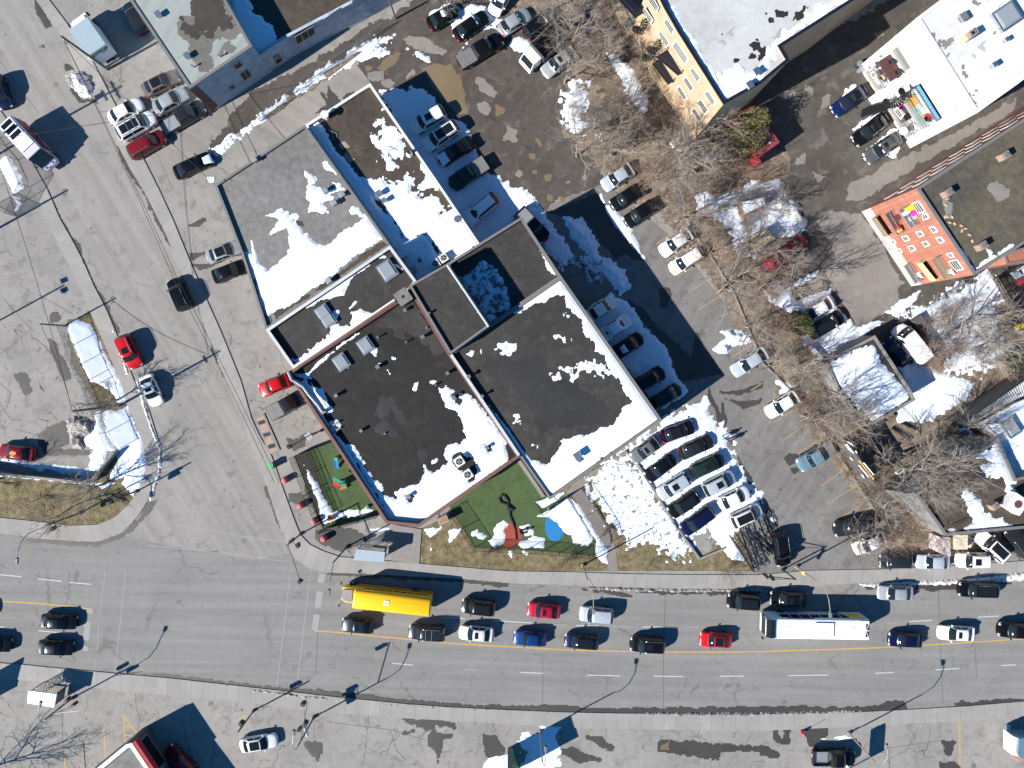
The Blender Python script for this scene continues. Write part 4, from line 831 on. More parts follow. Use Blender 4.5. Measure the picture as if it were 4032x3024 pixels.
c = wp(bays[1][0]+2.4,3.35,.8); small('cabinet', 'dark covered grill cabinet on the lowest right balcony', 'cabinet', [('body', MB().obox(c, 1.1, .6, c.z, c.z+1.0, RA), 'flashing_dark'), ('lid', MB().obox(c, 1.15, .65, c.z+1.0, c.z+1.06, RA), 'black_metal')], c)
for s in ('30 905,575 935,560 965,600 940,625', '30 940,640 970,620 1000,665 970,690', '30 975,695 995,680 1030,730 1008,742', '30 1145,960 1175,930 1235,1010 1210,1045', '30 945,515 965,505 975,520 955,530'):
    C = Q(s); AA, BB = wp(0,0,DEP), wp(LW,0,DEP); wall_window(T, Vector((AA.x,AA.y,0)), Vector((BB.x,BB.y,0)), s, bars=1, off=.05)
# external stair between the bays
P0, P1 = W2('30 880,985 1080,830', 0.2); mb = MB(); top = wp(LW*.5, 3.2, DEP)
s0v = Vector((P0.x, P0.y, .1)); e = Vector((top.x, top.y, 3.3))
for i in range(16):
    c = s0v.lerp(e, i/15); mb.obox(c, .3, 1.0, c.z, c.z+.05, math.atan2((e-s0v).y, (e-s0v).x))
T2 = Thing('outdoor_stair', tuple(s0v), 'black iron stair climbing to the white balconies', 'stair'); T2.part('tread', mb, M['black_metal'])
nn = Vector((-(e-s0v).y, (e-s0v).x, 0)).normalized()*.5
for sg in (-1, 1):
    r = MB(); r.tube([s0v+nn*sg+Vector((0,0,.95)), e+nn*sg+Vector((0,0,.95))], .035, 6); r.tube([s0v+nn*sg, e+nn*sg], .05, 6)
    for i in range(24): q = (s0v+nn*sg).lerp(e+nn*sg, i/23); r.tube([q, q+Vector((0,0,.95))], .016, 4, cap=False)
    T2.part('railing', r, M['black_metal'])
sc_ = wp(LW*.5, 0, DEP+.4); mbx = MB()
for i in range(34):
    t_ = i*.33; z = 3.2+6.2*i/34; x, y, x2, y2 = math.cos(t_), math.sin(t_), math.cos(t_+.33), math.sin(t_+.33); r_ = .85
    mbx.slab((sc_.x,sc_.y,z),(sc_.x+x*r_,sc_.y+y*r_,z),(sc_.x+x2*r_,sc_.y+y2*r_,z),(sc_.x+x2*.05,sc_.y+y2*.05,z), .04)
    mbx.tube([(sc_.x+x*r_,sc_.y+y*r_,z),(sc_.x+x*r_,sc_.y+y*r_,z+.95)], .018, 4, cap=False); mbx.tube([(sc_.x+x*r_,sc_.y+y*r_,z+.95),(sc_.x+x2*r_,sc_.y+y2*r_,z+1.13)], .03, 5, cap=False)
mbx.cyl(sc_, .06, 0, 10.4, 8); T2.part('spiral', mbx, M['black_metal'])
rstain('A2', '30 1460,285 1500,290 1525,360 1500,370 1470,330|30 1580,350 1650,340 1650,400 1600,430 1560,400|30 1745,570 1770,580 1800,680 1770,690 1745,630|30 1830,750 1880,790 1860,800|30 1850,10 1900,30 1870,50|30 1800,820 1850,900 1830,900|30 2010,280 2035,280 2020,300|30 1600,470 1650,450 1620,490', 'dry_patch', amp=.25, scale=.8)
def chim(T, c, z):
    T.part('shaft', MB().obox(c, 1.3, .7, z, z+1.1, RA), M['tan_brick']); T.part('cap', MB().obox(c, .7, .7, z+1.1, z+1.25, RA), M['grey_wall']); T.part('flue', MB().obox(c, .35, .35, z+1.25, z+1.28, RA), M['black_metal'])
roof_thing('chimney', 'small tan brick chimney on the white membrane roof', 'chimney', 'A2', '30 1775,330', chim)
roof_thing('roof_vent', 'dark square vent at the top of the white membrane roof', 'roof vent', 'A2', '30 1735,165', vent(.9, .5, True, 'flashing_dark'))
roof_thing('roof_vent', 'shiny slanted vent in the middle of the white membrane roof', 'roof vent', 'A2', '30 1990,585', vent(.6, .7)); roof_thing('roof_vent', 'shiny small vent right of the chimney on the white membrane roof', 'roof vent', 'A2', '30 2100,365', vent(.5, .6))
roof_thing('skylight', 'large open framed skylight on the white membrane roof', 'skylight', 'A2', '30 2115,155', skylight(2.6, 2.3, .5))
for p, lb, mt in (('30 845,560', 'dark garbage bin beside the white balconies', 'cloth_dark'), ('30 865,605', 'grey garbage bin beside the white balconies', 'cloth_grey')):
    c = at(*Q(p)[0], .6); t = Thing('garbage_bin', (c.x, c.y, 0), lb, 'garbage bin'); t.part('bin', MB().cyl(c, .3, 0, .85, 14, r1=.36), M[mt]); t.part('rim', MB().cyl(c, .38, .85, .9, 14), M['steel_dull'])
c = wp(LW*.8, 4.6, DEP+.6); t = Thing('satellite_dish', tuple(c), 'pale satellite dish on the white balcony front', 'satellite dish'); t.part('dish', MB().tube([c, c+n*.12+Vector((0,0,.1))], [.32,.45], 20), M['flashing_white']); t.part('arm', MB().tube([c, c-n*.6], .03, 6), M['steel_dull'])
# ---- red brick building with balconies
building('apartment_building', 'red brick apartment block with mossy dark roof and small white windows', 'apartment building',
         '31 1350,-20 1850,735 2212,510 3000,-10 30 3000,560 2212,1080 1760,1370', 12.4, 'red_brick', 'roof_moss', 'flashing_dark', .3, .3, key='A3')
T = BT['A3']; A, B = [Vector((v.x, v.y, 0)) for v in W2('31 1350,-20 1850,735', 12.4)]
n3 = Vector((B.y-A.y, A.x-B.x, 0)).normalized()
if n3.dot(Vector((-A.x, -A.y, 0))) < 0: n3 = -n3
u3 = (B-A).normalized(); L3 = (B-A).length
T.part('plinth', MB().slab(A, B, B+Vector((0,0,2.3)), A+Vector((0,0,2.3)), .04), M['grey_paint']) if (B-A).cross(Vector((0,0,1))).dot(n3) > 0 else T.part('plinth', MB().slab(B, A, A+Vector((0,0,2.3)), B+Vector((0,0,2.3)), .04), M['grey_paint'])
for s, b_ in (('31 1450,320 1495,312 1532,362 1490,375', 1), ('31 1508,412 1552,402 1590,450 1548,465', 1), ('31 1335,362 1380,350 1412,395 1370,412', 1), ('31 1385,450 1430,438 1462,480 1420,498', 1),
              ('31 1210,402 1255,390 1288,435 1245,450', 1), ('31 1265,487 1310,475 1340,520 1298,535', 1), ('31 1115,430 1145,425 1168,465 1138,475', 1), ('31 1170,510 1200,505 1222,545 1192,552', 1),
              ('31 1300,115 1360,90 1425,185 1360,205', 2), ('31 1395,205 1430,195 1458,245 1400,262', 1), ('31 1620,620 1690,598 1755,690 1695,705', 2), ('31 1600,550 1650,540 1675,585 1640,592', 1)):
    wall_window(T, A, B, s, bars=b_, off=.1)
for s, z, so, fl, nm in (('31 1190,175 1290,325', 8.8, None, 'galv', 'x'), ('31 1070,210 1175,385', 5.6, None, 'carpet_red', 'x'), ('31 955,250 1062,405', 2.6, 'wood', 'wood', 'x'),
                     ('31 1475,610 1580,770', 8.8, None, 'wood', 'x'), ('31 1350,640 1470,790', 5.6, 'lime', 'black_metal', 'x'), ('31 1235,660 1330,810', 2.6, None, 'galv', 'x')):
    balcony(T, A, B, s, z, 1.5, fl, 'steel_dull' if fl == 'galv' else 'brown' if False else 'wood' if fl == 'wood' else 'galv', 1.05, so)
def crate(c, lb, mat, w=.5, hh=.45, nm='storage_tub', cat='storage tub'):
    t = Thing(nm, tuple(c), lb, cat); t.part('body', MB().obox(c, w, w*.75, c.z, c.z+hh, RA, taper=1.1), M[mat]); t.part('lid', MB().obox(c, w*1.15, w*.85, c.z+hh, c.z+hh+.05, RA), M[mat])
def up3(p, z): v = at(*Q(p)[0], z); return v
crate(up3('31 1275,160', 9.6), 'yellow plastic tub on the topmost cluttered brick balcony', 'plastic_yellow', .75, .6); crate(up3('31 1312,200', 9.5), 'pink plastic tub on the topmost cluttered brick balcony', 'plastic_pink', .6)
crate(up3('31 1240,200', 9.4), 'white box on the topmost cluttered brick balcony', 'plastic_white', .5); crate(up3('31 1300,240', 9.2), 'pale grey box on the topmost cluttered brick balcony', 'grey_paint', .7)
crate(up3('31 1180,330', 5.9), 'small red tub on the middle brick balcony', 'plastic_red', .4); crate(up3('31 1190,350', 5.8), 'small yellow tub on the middle brick balcony', 'plastic_yellow', .45); crate(up3('31 1160,245', 6.2), 'dark red box on the middle brick balcony', 'carpet_red', .8)
chair_at(up3('31 1620,710', 9.0), 'white garden chair on the brown upper right balcony', 'plastic_white'); chair_at(up3('31 1345,735', 3.0), 'pale chair on the lowest right brick balcony', 'flashing_white')
rsnow('A3', '31 1570,300 1640,400 1700,500 1780,560 1830,650 1850,690 2212,440 2212,500 1850,730 1700,540|31 1850,680 1960,600 1990,560 1950,500 2010,540 2040,560 2110,490 2212,440 2212,500 1860,710', 'bright snow edge along the mossy dark roof', amp=.25)
rstain('A3', '31 1960,0 2000,60 2060,90 2130,60 2160,0 2100,-60 1990,-60|31 1580,40 1620,100 1650,180 1630,220 1590,120', 'dry_patch', amp=.4)
def ch3(T, c, z): T.part('shaft', MB().obox(c, .9, .7, z, z+.9, RA), M['copper']); T.part('cap', MB().cyl(c, .28, z+.9, z+1.0, 14), M['flashing_dark'])
roof_thing('chimney', 'copper coloured vent chimney near the snowy edge of the mossy roof', 'chimney', 'A3', '31 1885,490', ch3); roof_thing('chimney', 'copper coloured vent chimney near the brick corner of the mossy roof', 'chimney', 'A3', '31 1590,30', ch3); roof_thing('chimney', 'orange clay vent near the top of the mossy roof', 'chimney', 'A3', '30 2080,1370', ch3)
random.seed(5)
P = W2('bb 525,250 545,245 590,250 567,303 613,312 676,332 715,360 683,380 753,418 780,475 530,137 545,80', 12.1)
for v in P: o = MB().obox((0,0), .33, .18, 0, .12, random.random()*3).make('loose_brick', M['tan_brick']); o.location = (v.x, v.y, 12.1); tag(o, 'loose pale brick weighing the cable on the mossy roof', 'brick', 'loose bricks on the mossy roof')
for lv in range(3):
    for i in range(10):
        T = BT['A3']; a0 = Vector((*W2('31 1350,-20', 12.4)[0][:2], 0)); b0 = Vector((*W2('30 2212,1080', 12.4)[0][:2], 0)); dd = (b0-a0).normalized(); q = a0+dd*(1.5+i*2.3); z = 2.9+lv*3.1
        nn_ = Vector((dd.y, -dd.x, 0)); nn_ = nn_ if nn_.dot(-a0) > 0 else -nn_
        T.part('window', MB().slab(q+nn_*.06+Vector((0,0,z)), q+dd*1.2+nn_*.06+Vector((0,0,z)), q+dd*1.2+nn_*.06+Vector((0,0,z+1.4)), q+nn_*.06+Vector((0,0,z+1.4)), .08), M['flashing_white'])
# ---- warehouse, corrugated lean-tos, garage, shed
building('warehouse', 'low warehouse with tar roof half under snow behind the bare trees', 'warehouse',
         '32 1340,985 1600,1348 2212,1290 2900,1230 2900,700 2212,850 2060,500 1860,640', 6.0, 'grey_wall', 'roof_brown', 'flashing_dark', .3, .3, key='W1')
rsnow('W1', '32 1870,660 2050,520 2100,640 2212,820 2212,900 2130,880 2140,960 2212,960 2100,840 1960,820 1900,740 2020,720|32 1640,1300 1740,1290 1830,1200 1780,1070 1750,1000 1830,960 1900,1050 1930,1150 2212,1270 2212,1290 1600,1340', 'irregular snow on the warehouse roof', amp=.5)
def hood(T, c, z): T.part('body', MB().obox(c, 1.9, 2.0, z, z+1.3, -RA), M['flashing_white']); T.part('fan_ring', MB().cyl(c, .45, z+1.3, z+1.36, 18), M['carpet_red'])
roof_thing('air_conditioner', 'large white rooftop unit with round red fan on the warehouse', 'air conditioner', 'W1', '32 2165,1055', hood)
roof_thing('chimney', 'reddish brown brick box beside the white unit on the warehouse', 'chimney', 'W1', '32 1995,1080', ch3)
def corr(name, label, s, h, th=.06, step=.32):
    P = [Vector((v.x, v.y, v.z)) for v in W2(s, h)]; a, b, c, d = P; T = Thing(name, (a.x, a.y, 0), label, 'shed roof')
    L = (b-a).length; n_ = int(L/step/1); mb = MB()
    for i in range(n_):
        for j in range(2):
            t0 = (i+j*.5)/n_; t1 = (i+j*.5+.5)/n_; z0 = .0 if j else .09; z1 = .09 if j else 0
            p0, p1, q1, q0 = a.lerp(b, t0), a.lerp(b, t1), d.lerp(c, t1), d.lerp(c, t0)
            mb.quad(p0+Vector((0,0,z0)), p1+Vector((0,0,z1)), q1+Vector((0,0,z1)), q0+Vector((0,0,z0)))
    T.part('roof', mb, M['galv']); PP = [(p.x, p.y) for p in P]; I = inset(PP, .1); nn = 4
    T.part('wall', MB().add([(p[0],p[1],0) for p in I]+[(p[0],p[1],h-.1) for p in I], [(i,(i+1) % nn,nn+(i+1) % nn,nn+i) for i in range(nn)]), M['dark_wall'])
corr('shed', 'corrugated metal lean-to roof nearest the concrete wall under the trees', '32 1220,900 1800,470 2050,495 1350,985', 3.6)
corr('shed', 'long corrugated metal roof by the upper snowy building edge', '32 1750,370 2400,-80 2400,60 1905,378', 4.2)
building('workshop', 'snow covered workshop roof with a framed skylight at the right edge', 'workshop', '32 1910,360 1980,440 2060,500 2212,850 2600,700 2700,0 2212,190', 5.0, 'grey_wall', 'roof_white', 'flashing_white', .15, .25, key='W2')
rsnow('W2', '32 1940,370 2212,210 2400,100 2500,600 2212,700 2050,480', 'snow sheet on the workshop roof', amp=.2)
roof_thing('skylight', 'white framed skylight on the snowy workshop roof', 'skylight', 'W2', '32 2150,400', skylight(1.6, 2.2, .6))
# sloping concrete yard wall under the trees
A_, B_ = W2('32 1060,945 1545,1345', 0); T = Thing('concrete_wall', (A_.x, A_.y, 0), 'pale concrete wall of the warehouse shaded by bare branches', 'wall')
C_, D_ = W2('32 1590,1340 1335,985', 5.9); T.part('wall', MB().quad(A_, B_, C_, D_).quad(A_, D_, C_, B_), M['grey_paint'])
building('garage', 'low garage with snowy flat roof beside the parked white van', 'garage', '31 550,1490 985,1262 1310,1760 32 1338,165 920,405 880,380 650,60', 3.4, 'grey_wall', 'roof_mid', 'grey_wall', .25, .3, key='G1')
BT['G1'].e['label'] = 'low garage with snowy flat roof beside the parked white van'
rsnow('G1', '31 600,1490 950,1340 1000,1400 1050,1500 1190,1659 32 1300,150 960,360 780,180 640,0', 'snow cover on the low garage roof with branch shadows', amp=.4)
# red shed with snow
building('red_shed', 'red wooden shed with snow on its roof behind the yellow green cedar', 'shed', 'rd 690,605 1040,410 1600,1215 1130,1560 1200,1640 1080,1450', 3.2, 'shed_red', 'shed_roof', 'shed_red', .06, .12, key='S1')
rsnow('S1', 'rd 790,590 870,500 980,470 1060,540 1190,700 1400,1050 1150,1180 1080,1000 830,700|rd 1340,1240 1440,1130 1475,1150 1400,1250', 'snow pillow on the red shed roof', amp=.15)
P = [(v.x, v.y) for v in W2('rd 555,745 690,605 780,720 640,820', 2.2)]
t = Thing('red_shed', (P[0][0], P[0][1], 0), 'small bright red annex at the corner of the red shed', 'shed'); t.part('wall', MB().prism(P, 0, 2.2), M['shed_red'])
building('fast_food_restaurant', 'building corner with white parapet, grey roof and red sign band at the bottom edge', 'restaurant', 'bl 20,1150 620,660 690,640 1000,1100 1300,1500 300,1700', 4.1, 'dark_wall', 'gravel_grey', 'flashing_white', .5, .45, key='FF')
BT['FF'].e.name = 'corner_restaurant'; T = BT['FF']
A, B = [Vector((v.x, v.y, 0)) for v in W2('bl 690,640 1000,1100', 4.1)]; n = Vector((B.y-A.y, A.x-B.x, 0)).normalized(); d = (B-A)
if n.y < 0 and n.x < 0: n = -n
if n.x < 0: n = -n
T.part('sign_band', MB().slab(A+Vector((0,0,3.2)), B+Vector((0,0,3.2)), B+n*.5+Vector((0,0,3.2)), A+n*.5+Vector((0,0,3.2)), .85), M['awning_red'])
w_ = T.part('window', MB().slab(A+n*.03+d*.08+Vector((0,0,1)), A+n*.03+d*.9+Vector((0,0,1)), A+n*.03+d*.9+Vector((0,0,2.9)), A+n*.03+d*.08+Vector((0,0,2.9)), .06), M['galv']); T.sub(w_, 'pane', MB().slab(A+n*.1+d*.12+Vector((0,0,1.2)), A+n*.1+d*.86+Vector((0,0,1.2)), A+n*.1+d*.86+Vector((0,0,2.7)), A+n*.1+d*.12+Vector((0,0,2.7)), .02), M['dark_glass'])
building('brick_house', 'red brick house corner behind the mossy roofed block at the right edge', 'house', 'bb 1085,605 1180,560 1500,470 1500,640 1110,690', 7.0, 'red_brick', 'red_brick', 'flashing_dark', .1, .2, key='H1')
P = [(v.x, v.y) for v in W2('yd 1085,-20 1235,235 1382,470 1600,700 1600,-60', 1.2)]; T = Thing('wooden_deck', (P[0][0], P[0][1], 0), 'dark weathered wooden deck at the right edge beside the slab path', 'deck')
T.part('floor', MB().prism(P, 1.05, 1.2, bottom=True), M['soot']); T.part('skirt', MB().prism(inset(P, .1), 0, 1.04), M['dark_wall'])
q = W2('yd 1100,-20 1240,235 1382,470', 2.2); T.part('railing', MB().tube(q, .04, 6).tube([v-Vector((0,0,.5)) for v in q], .03, 6), M['wood'])
for i_, (s_, m_, l_) in enumerate((('bb 1190,790', 'truck_roof', 'pale blue tub on the dark deck'), ('bb 1225,850', 'shed_red', 'dark red tub on the dark deck'), ('bb 1235,745', 'plastic_white', 'white tub on the dark deck'))): crate(up3(s_, 1.2), l_, m_, .9, .5)
# tall billboard off-frame whose shadow falls over the south sidewalk
# ------------------------------------------------------------------ cars
TY = {  # L W H, top line (fraction from nose, height), cabin xa xb xd xe, roof width factor
 'sedan': (4.65,1.82,1.45,[(0,.52),(.03,.66),(.13,.80),(.27,.93),(.5,.95),(.82,.99),(.95,.95),(1,.62)],(.27,.43,.70,.86),.74),
 'hatch': (4.25,1.78,1.50,[(0,.52),(.03,.68),(.13,.84),(.25,.96),(.5,.98),(.9,1.0),(.97,.95),(1,.62)],(.24,.40,.84,.96),.76),
 'suv':   (4.70,1.90,1.72,[(0,.6),(.03,.84),(.12,.98),(.25,1.07),(.5,1.08),(.92,1.10),(.98,1.05),(1,.7)],(.25,.38,.88,.97),.78),
 'minivan':(4.95,1.96,1.76,[(0,.55),(.03,.75),(.1,.90),(.2,1.02),(.5,1.06),(.94,1.08),(.98,1.05),(1,.7)],(.17,.34,.90,.975),.80),
 'pickup':(5.65,1.98,1.84,[(0,.66),(.03,.95),(.1,1.06),(.26,1.13),(.45,1.13),(.615,1.13),(.625,.72),(.985,.72),(.99,.72),(1,.66)],(.27,.36,.575,.615),.80),
 'van':   (5.60,2.02,2.15,[(0,.6),(.03,.85),(.08,1.02),(.14,1.15),(.5,1.2),(.95,1.2),(.99,1.1),(1,.7)],(.12,.26,.965,.99),.88)}
def interp(pts, t):
    for i in range(1, len(pts)):
        if t <= pts[i][0]: a, b = pts[i-1], pts[i]; f = (t-a[0])/max(1e-9, b[0]-a[0]); return a[1]+(b[1]-a[1])*f
    return pts[-1][1]
def half(W, t):
    w = W/2
    if t < .13: w *= 1-.30*((.13-t)/.13)**2.6
    if t > .9: w *= 1-.20*((t-.9)/.1)**2.2
    return w
def car_meshes(ty):
    L, W, H, top, (xa, xb, xd, xe), rw = TY[ty]; X = lambda t: L/2-t*L
    out = {}; mb = MB()
    ts = [0,.012,.03,.06,.1,.15,.2,.27,.34,.42,.5,.58,.612,.63,.7,.78,.86,.92,.96,.985,1.0] if ty == 'pickup' else [0,.012,.03,.06,.1,.15,.2,.27,.35,.45,.55,.65,.75,.83,.89,.94,.97,.99,1.0]
    prof = ((.0,0),(.80,.0),(.95,.10),(1.0,.42),(1.0,.62),(.975,.84),(.90,.965),(.72,1.0),(.36,1.02),(0,1.03))
    ring = []
    for t in ts:
        w = half(W, t); zt = interp(top, t); zb = .24+(.10 if t in (0, 1.0) else 0); r = []
        full = [(p, q) for p, q in prof]+[(-p, q) for p, q in prof[::-1][1:-1]]
        bow = .10*W
        for p, q in full:
            y = p*w; x = X(t)
            if t < .1: x -= (1-t/.1)*.16*(abs(p)**3)
            if t > .93: x += (t-.93)/.07*.10*(abs(p)**3)
            r.append((x, y, zb+(zt-zb)*q))
        ring.append(r)
    n = len(ring[0]); vs = [v for r in ring for v in r]
    fs = [(i*n+k, i*n+(k+1) % n, (i+1)*n+(k+1) % n, (i+1)*n+k) for i in range(len(ts)-1) for k in range(n)]
    fs.append(tuple(range(n))[::-1]); fs.append(tuple((len(ts)-1)*n+k for k in range(n)))
    mb.add(vs, fs)
    # cabin
    def cr(t, f):   # f 0 at belt .. 1 at roof
        wb = half(W, t)*.95; zb = interp(top, min(t, .60) if ty == 'pickup' else t)-.02; wt = W/2*rw; zt = H
        w2 = wb+(wt-wb)*f; z2 = zb+(zt-zb)*f; return wb, zb, w2, z2
    st = [(xa, 0, .16), (xa*.45+xb*.55, .62, .13), (xb, .95, .10), (xb*.8+xd*.2, 1.0, .05), (xb*.5+xd*.5, 1.02, 0), (xb*.2+xd*.8, 1.0, -.04), (xd, .94, -.08), (xd*.45+xe*.55, .55, -.10), (xe, 0, -.12)]
    rg = []
    for t, f, bow in st:
        wb, zb, w2, z2 = cr(t, f); r = []
        pts = [(wb, zb-.05), (wb, zb), (w2+.01, zb+(z2-zb)*.86), (w2*.93, z2-.015*(f > .5)), (w2*.6, z2+.02*f), (0, z2+.035*f)]
        full = pts+[(-a, b) for a, b in pts[::-1][1:]]
        for y, z in full: r.append((X(t)+bow*(1-(y/(W/2))**2)*1.2, y, z))
        rg.append(r)
    n = len(rg[0]); vs = [v for r in rg for v in r]
    fs = [(i*n+k, i*n+k+1, (i+1)*n+k+1, (i+1)*n+k) for i in range(len(st)-1) for k in range(n-1)]
    mb.add(vs, fs)
    for sg in (-1, 1):   # wheel arches as dark lips come with the wheels
        pass
    out['body'] = [mb]
    def pane(i0, i1, fa, fb, u0, u1, lift=.014, nu=8):
        m_ = MB(); vs = []
        rows = []
        pts = []
        for i in range(i0, i1+1): pts.append(rg[i])
        K = len(pts)-1
        for a in np.linspace(fa, fb, 5):
            s = a*K; i = min(int(s), K-1); f = s-i; row = []
            for u_ in np.linspace(u0, u1, nu+1):
                k = u_*(n-1); kk = min(int(k), n-2); g = k-kk
                p = Vector(pts[i][kk]).lerp(Vector(pts[i][kk+1]), g); q = Vector(pts[i+1][kk]).lerp(Vector(pts[i+1][kk+1]), g)
                row.append(p.lerp(q, f)+Vector((0,0,lift)))
            rows.append(row)
        vs = [v for r in rows for v in r]; w_ = nu+1
        return m_.add(vs, [(i*w_+k, i*w_+k+1, (i+1)*w_+k+1, (i+1)*w_+k) for i in range(4) for k in range(nu)])
    out['windshield'] = [pane(0, 2, .10, .97, .262, .738)]
    out['rear_window'] = [pane(6, 8, .08, .86 if ty not in ('pickup','van') else .8, .285, .715)] if ty != 'van' else []
    sw = []
    tt = (xa+(xb-xa)*.45, xb+.01, xd-.01, xd+(xe-xd)*.55)
    def sp(t, g, sg):
        fr = 0 if t < xb else 0
        i = 0
        while i < len(st)-2 and st[i+1][0] < t: i += 1
        f = (t-st[i][0])/max(1e-6, st[i+1][0]-st[i][0]); f = min(1, max(0, f))
        a = Vector(rg[i][1]).lerp(Vector(rg[i+1][1]), f); b = Vector(rg[i][2]).lerp(Vector(rg[i+1][2]), f)
        p = a.lerp(b, g); p.y = sg*(p.y+.014); return p
    mid = (xb+xd)/2
    for sg in (1, -1):
        if ty == 'van': segs = ((xb-.03, xb+.10),)
        elif ty == 'pickup': segs = ((xa+(xb-xa)*.5, mid-.01), (mid+.01, xd))
        else: segs = ((xa+(xb-xa)*.5, mid-.012), (mid+.012, xd+(xe-xd)*.35))
        for a, b in segs:
            m_ = MB(); a2, b2 = max(a, xb+.005), min(b, xd-.005)
            q = [sp(a, .12, sg), sp(b, .12, sg), sp(b2, .88, sg), sp(a2, .88, sg)]
            m_.quad(*(q if sg < 0 else q[::-1])); sw.append(m_)
    out['side_window'] = sw
    wh = []
    for fx in (.185, .80 if ty != 'pickup' else .79):
        for sg in (1, -1):
            y = sg*(W/2-.10); r = .34 if ty in ('sedan','hatch') else .38
            wh.append((MB().tube([(X(fx), y-.11, r), (X(fx), y+.11, r)], r, 18), MB().tube([(X(fx), sg*(W/2+.012)-.01, r), (X(fx), sg*(W/2+.012)+.01, r)], r*.62, 10)))
    out['wheel'] = wh
    hl = []; tl = []; mi = []
    for sg in (1, -1):
        w = half(W, .05); z = interp(top, .05)
        hl.append(MB().add([(X(.012),sg*w*.62,z-.14),(X(.03),sg*w*.93,z-.16),(X(.105),sg*half(W,.105)*.97,z-.03),(X(.10),sg*half(W,.1)*.80,z+.035),(X(.045),sg*w*.60,z+.02)], [(0,1,2,3,4) if sg < 0 else (4,3,2,1,0)]))
        z = interp(top, .95); w = half(W, .985)
        tl.append(MB().add([(X(1.004),sg*w*.60,z-.22),(X(1.0),sg*w*.98,z-.22),(X(.955),sg*half(W,.955)*1.0,z-.10),(X(.965),sg*half(W,.96)*.88,z+.01),(X(.995),sg*w*.60,z-.02)], [(0,1,2,3,4) if sg > 0 else (4,3,2,1,0)]))
        mi.append(MB().obox((X(xa+(xb-xa)*.42), sg*(W/2+.09)), .13, .22, interp(top, xa)+.0, interp(top, xa)+.15, 0, taper=.8))
    out['headlight'] = hl; out['taillight'] = tl; out['mirror'] = mi
    zr = H+.045
    out['sunroof'] = [MB().add([(X(xb+(xd-xb)*a), y, zr+.012-(abs(y) > .3)*.012) for a in (.12, .48) for y in (-.40, 0, .40)], [(0,1,4,3),(1,2,5,4)])]
    out['glass_roof'] = [MB().add([(X(xb+(xd-xb)*a), y, zr+.014-(abs(y) > .3)*.02) for a in (.02, .92) for y in (-.54, 0, .54)], [(0,1,4,3),(1,2,5,4)])]
    out['roof_rail'] = [MB().tube([(X(xb+.03), sg*W/2*rw*.93, H+.03), (X(xb+.05), sg*W/2*rw*.93, H+.08), (X(xd-.03), sg*W/2*rw*.93, H+.08), (X(xd), sg*W/2*rw*.93, H+.02)], .022, 6) for sg in (1, -1)]
    if ty == 'pickup':
        x0, x1 = X(.985), X(.635); w = W/2*.955
        out['bed'] = [MB().box(x0, x1, w-.09, w+.02, .55, 1.13).box(x0, x1, -w-.02, -w+.09, .55, 1.13).box(x0-.03, x0+.06, -w, w, .5, 1.12)]
        out['bed_liner'] = [MB().box(x0+.06, x1, -w+.09, w-.09, .74, .78)]
        ribs = MB()
        for i in range(7): y = -w+.22+i*(2*w-.44)/6; ribs.box(x0+.1, x1-.05, y-.03, y+.03, .78, .80)
        out['bed_liner'][0].v += [tuple(v) for v in []]
        b = len(out['bed_liner'][0].v); out['bed_liner'][0].add(ribs.v, ribs.f)
        out['tonneau_cover'] = [MB().box(x0+.02, x1, -w+.03, w-.03, 1.10, 1.15).box((x0+x1)/2-.02, (x0+x1)/2+.02, -w+.03, w-.03, 1.15, 1.165)]
    def topz(x, y):
        t = (L/2-x)/L
        if xa < t < xe:
            i = 0
            while i < len(st)-2 and st[i+1][0] < t: i += 1
            f = (t-st[i][0])/(st[i+1][0]-st[i][0]); wb, zb, w2, z2 = cr(t, st[i][1]+(st[i+1][1]-st[i][1])*f)
            return z2+.04 if abs(y) < w2*.95 else zb+.02
        return interp(top, t)+.03*(1-min(1, abs(y)/half(W, t)))
    out['topz'] = topz
    return out
CM = {k: car_meshes(k) for k in TY}
MESH = {}
def shared(key, mb, mat, name, smooth=False):
    if key not in MESH:
        o = mb.make(name, mat, None, smooth); MESH[key] = o.data; o.data.name = name; bpy.data.objects.remove(o)
        if smooth and hasattr(MESH[key], 'set_sharp_from_angle'): MESH[key].set_sharp_from_angle(angle=math.radians(38))
    return MESH[key]
def add_part(parent, key, mb, mat, name, smooth=False, override=None):
    me = shared(key, mb, M[mat], name, smooth); o = bpy.data.objects.new(name, me); COL.objects.link(o); o.parent = parent
    if override: o.material_slots[0].link = 'OBJECT'; o.material_slots[0].material = M[override]
    return o
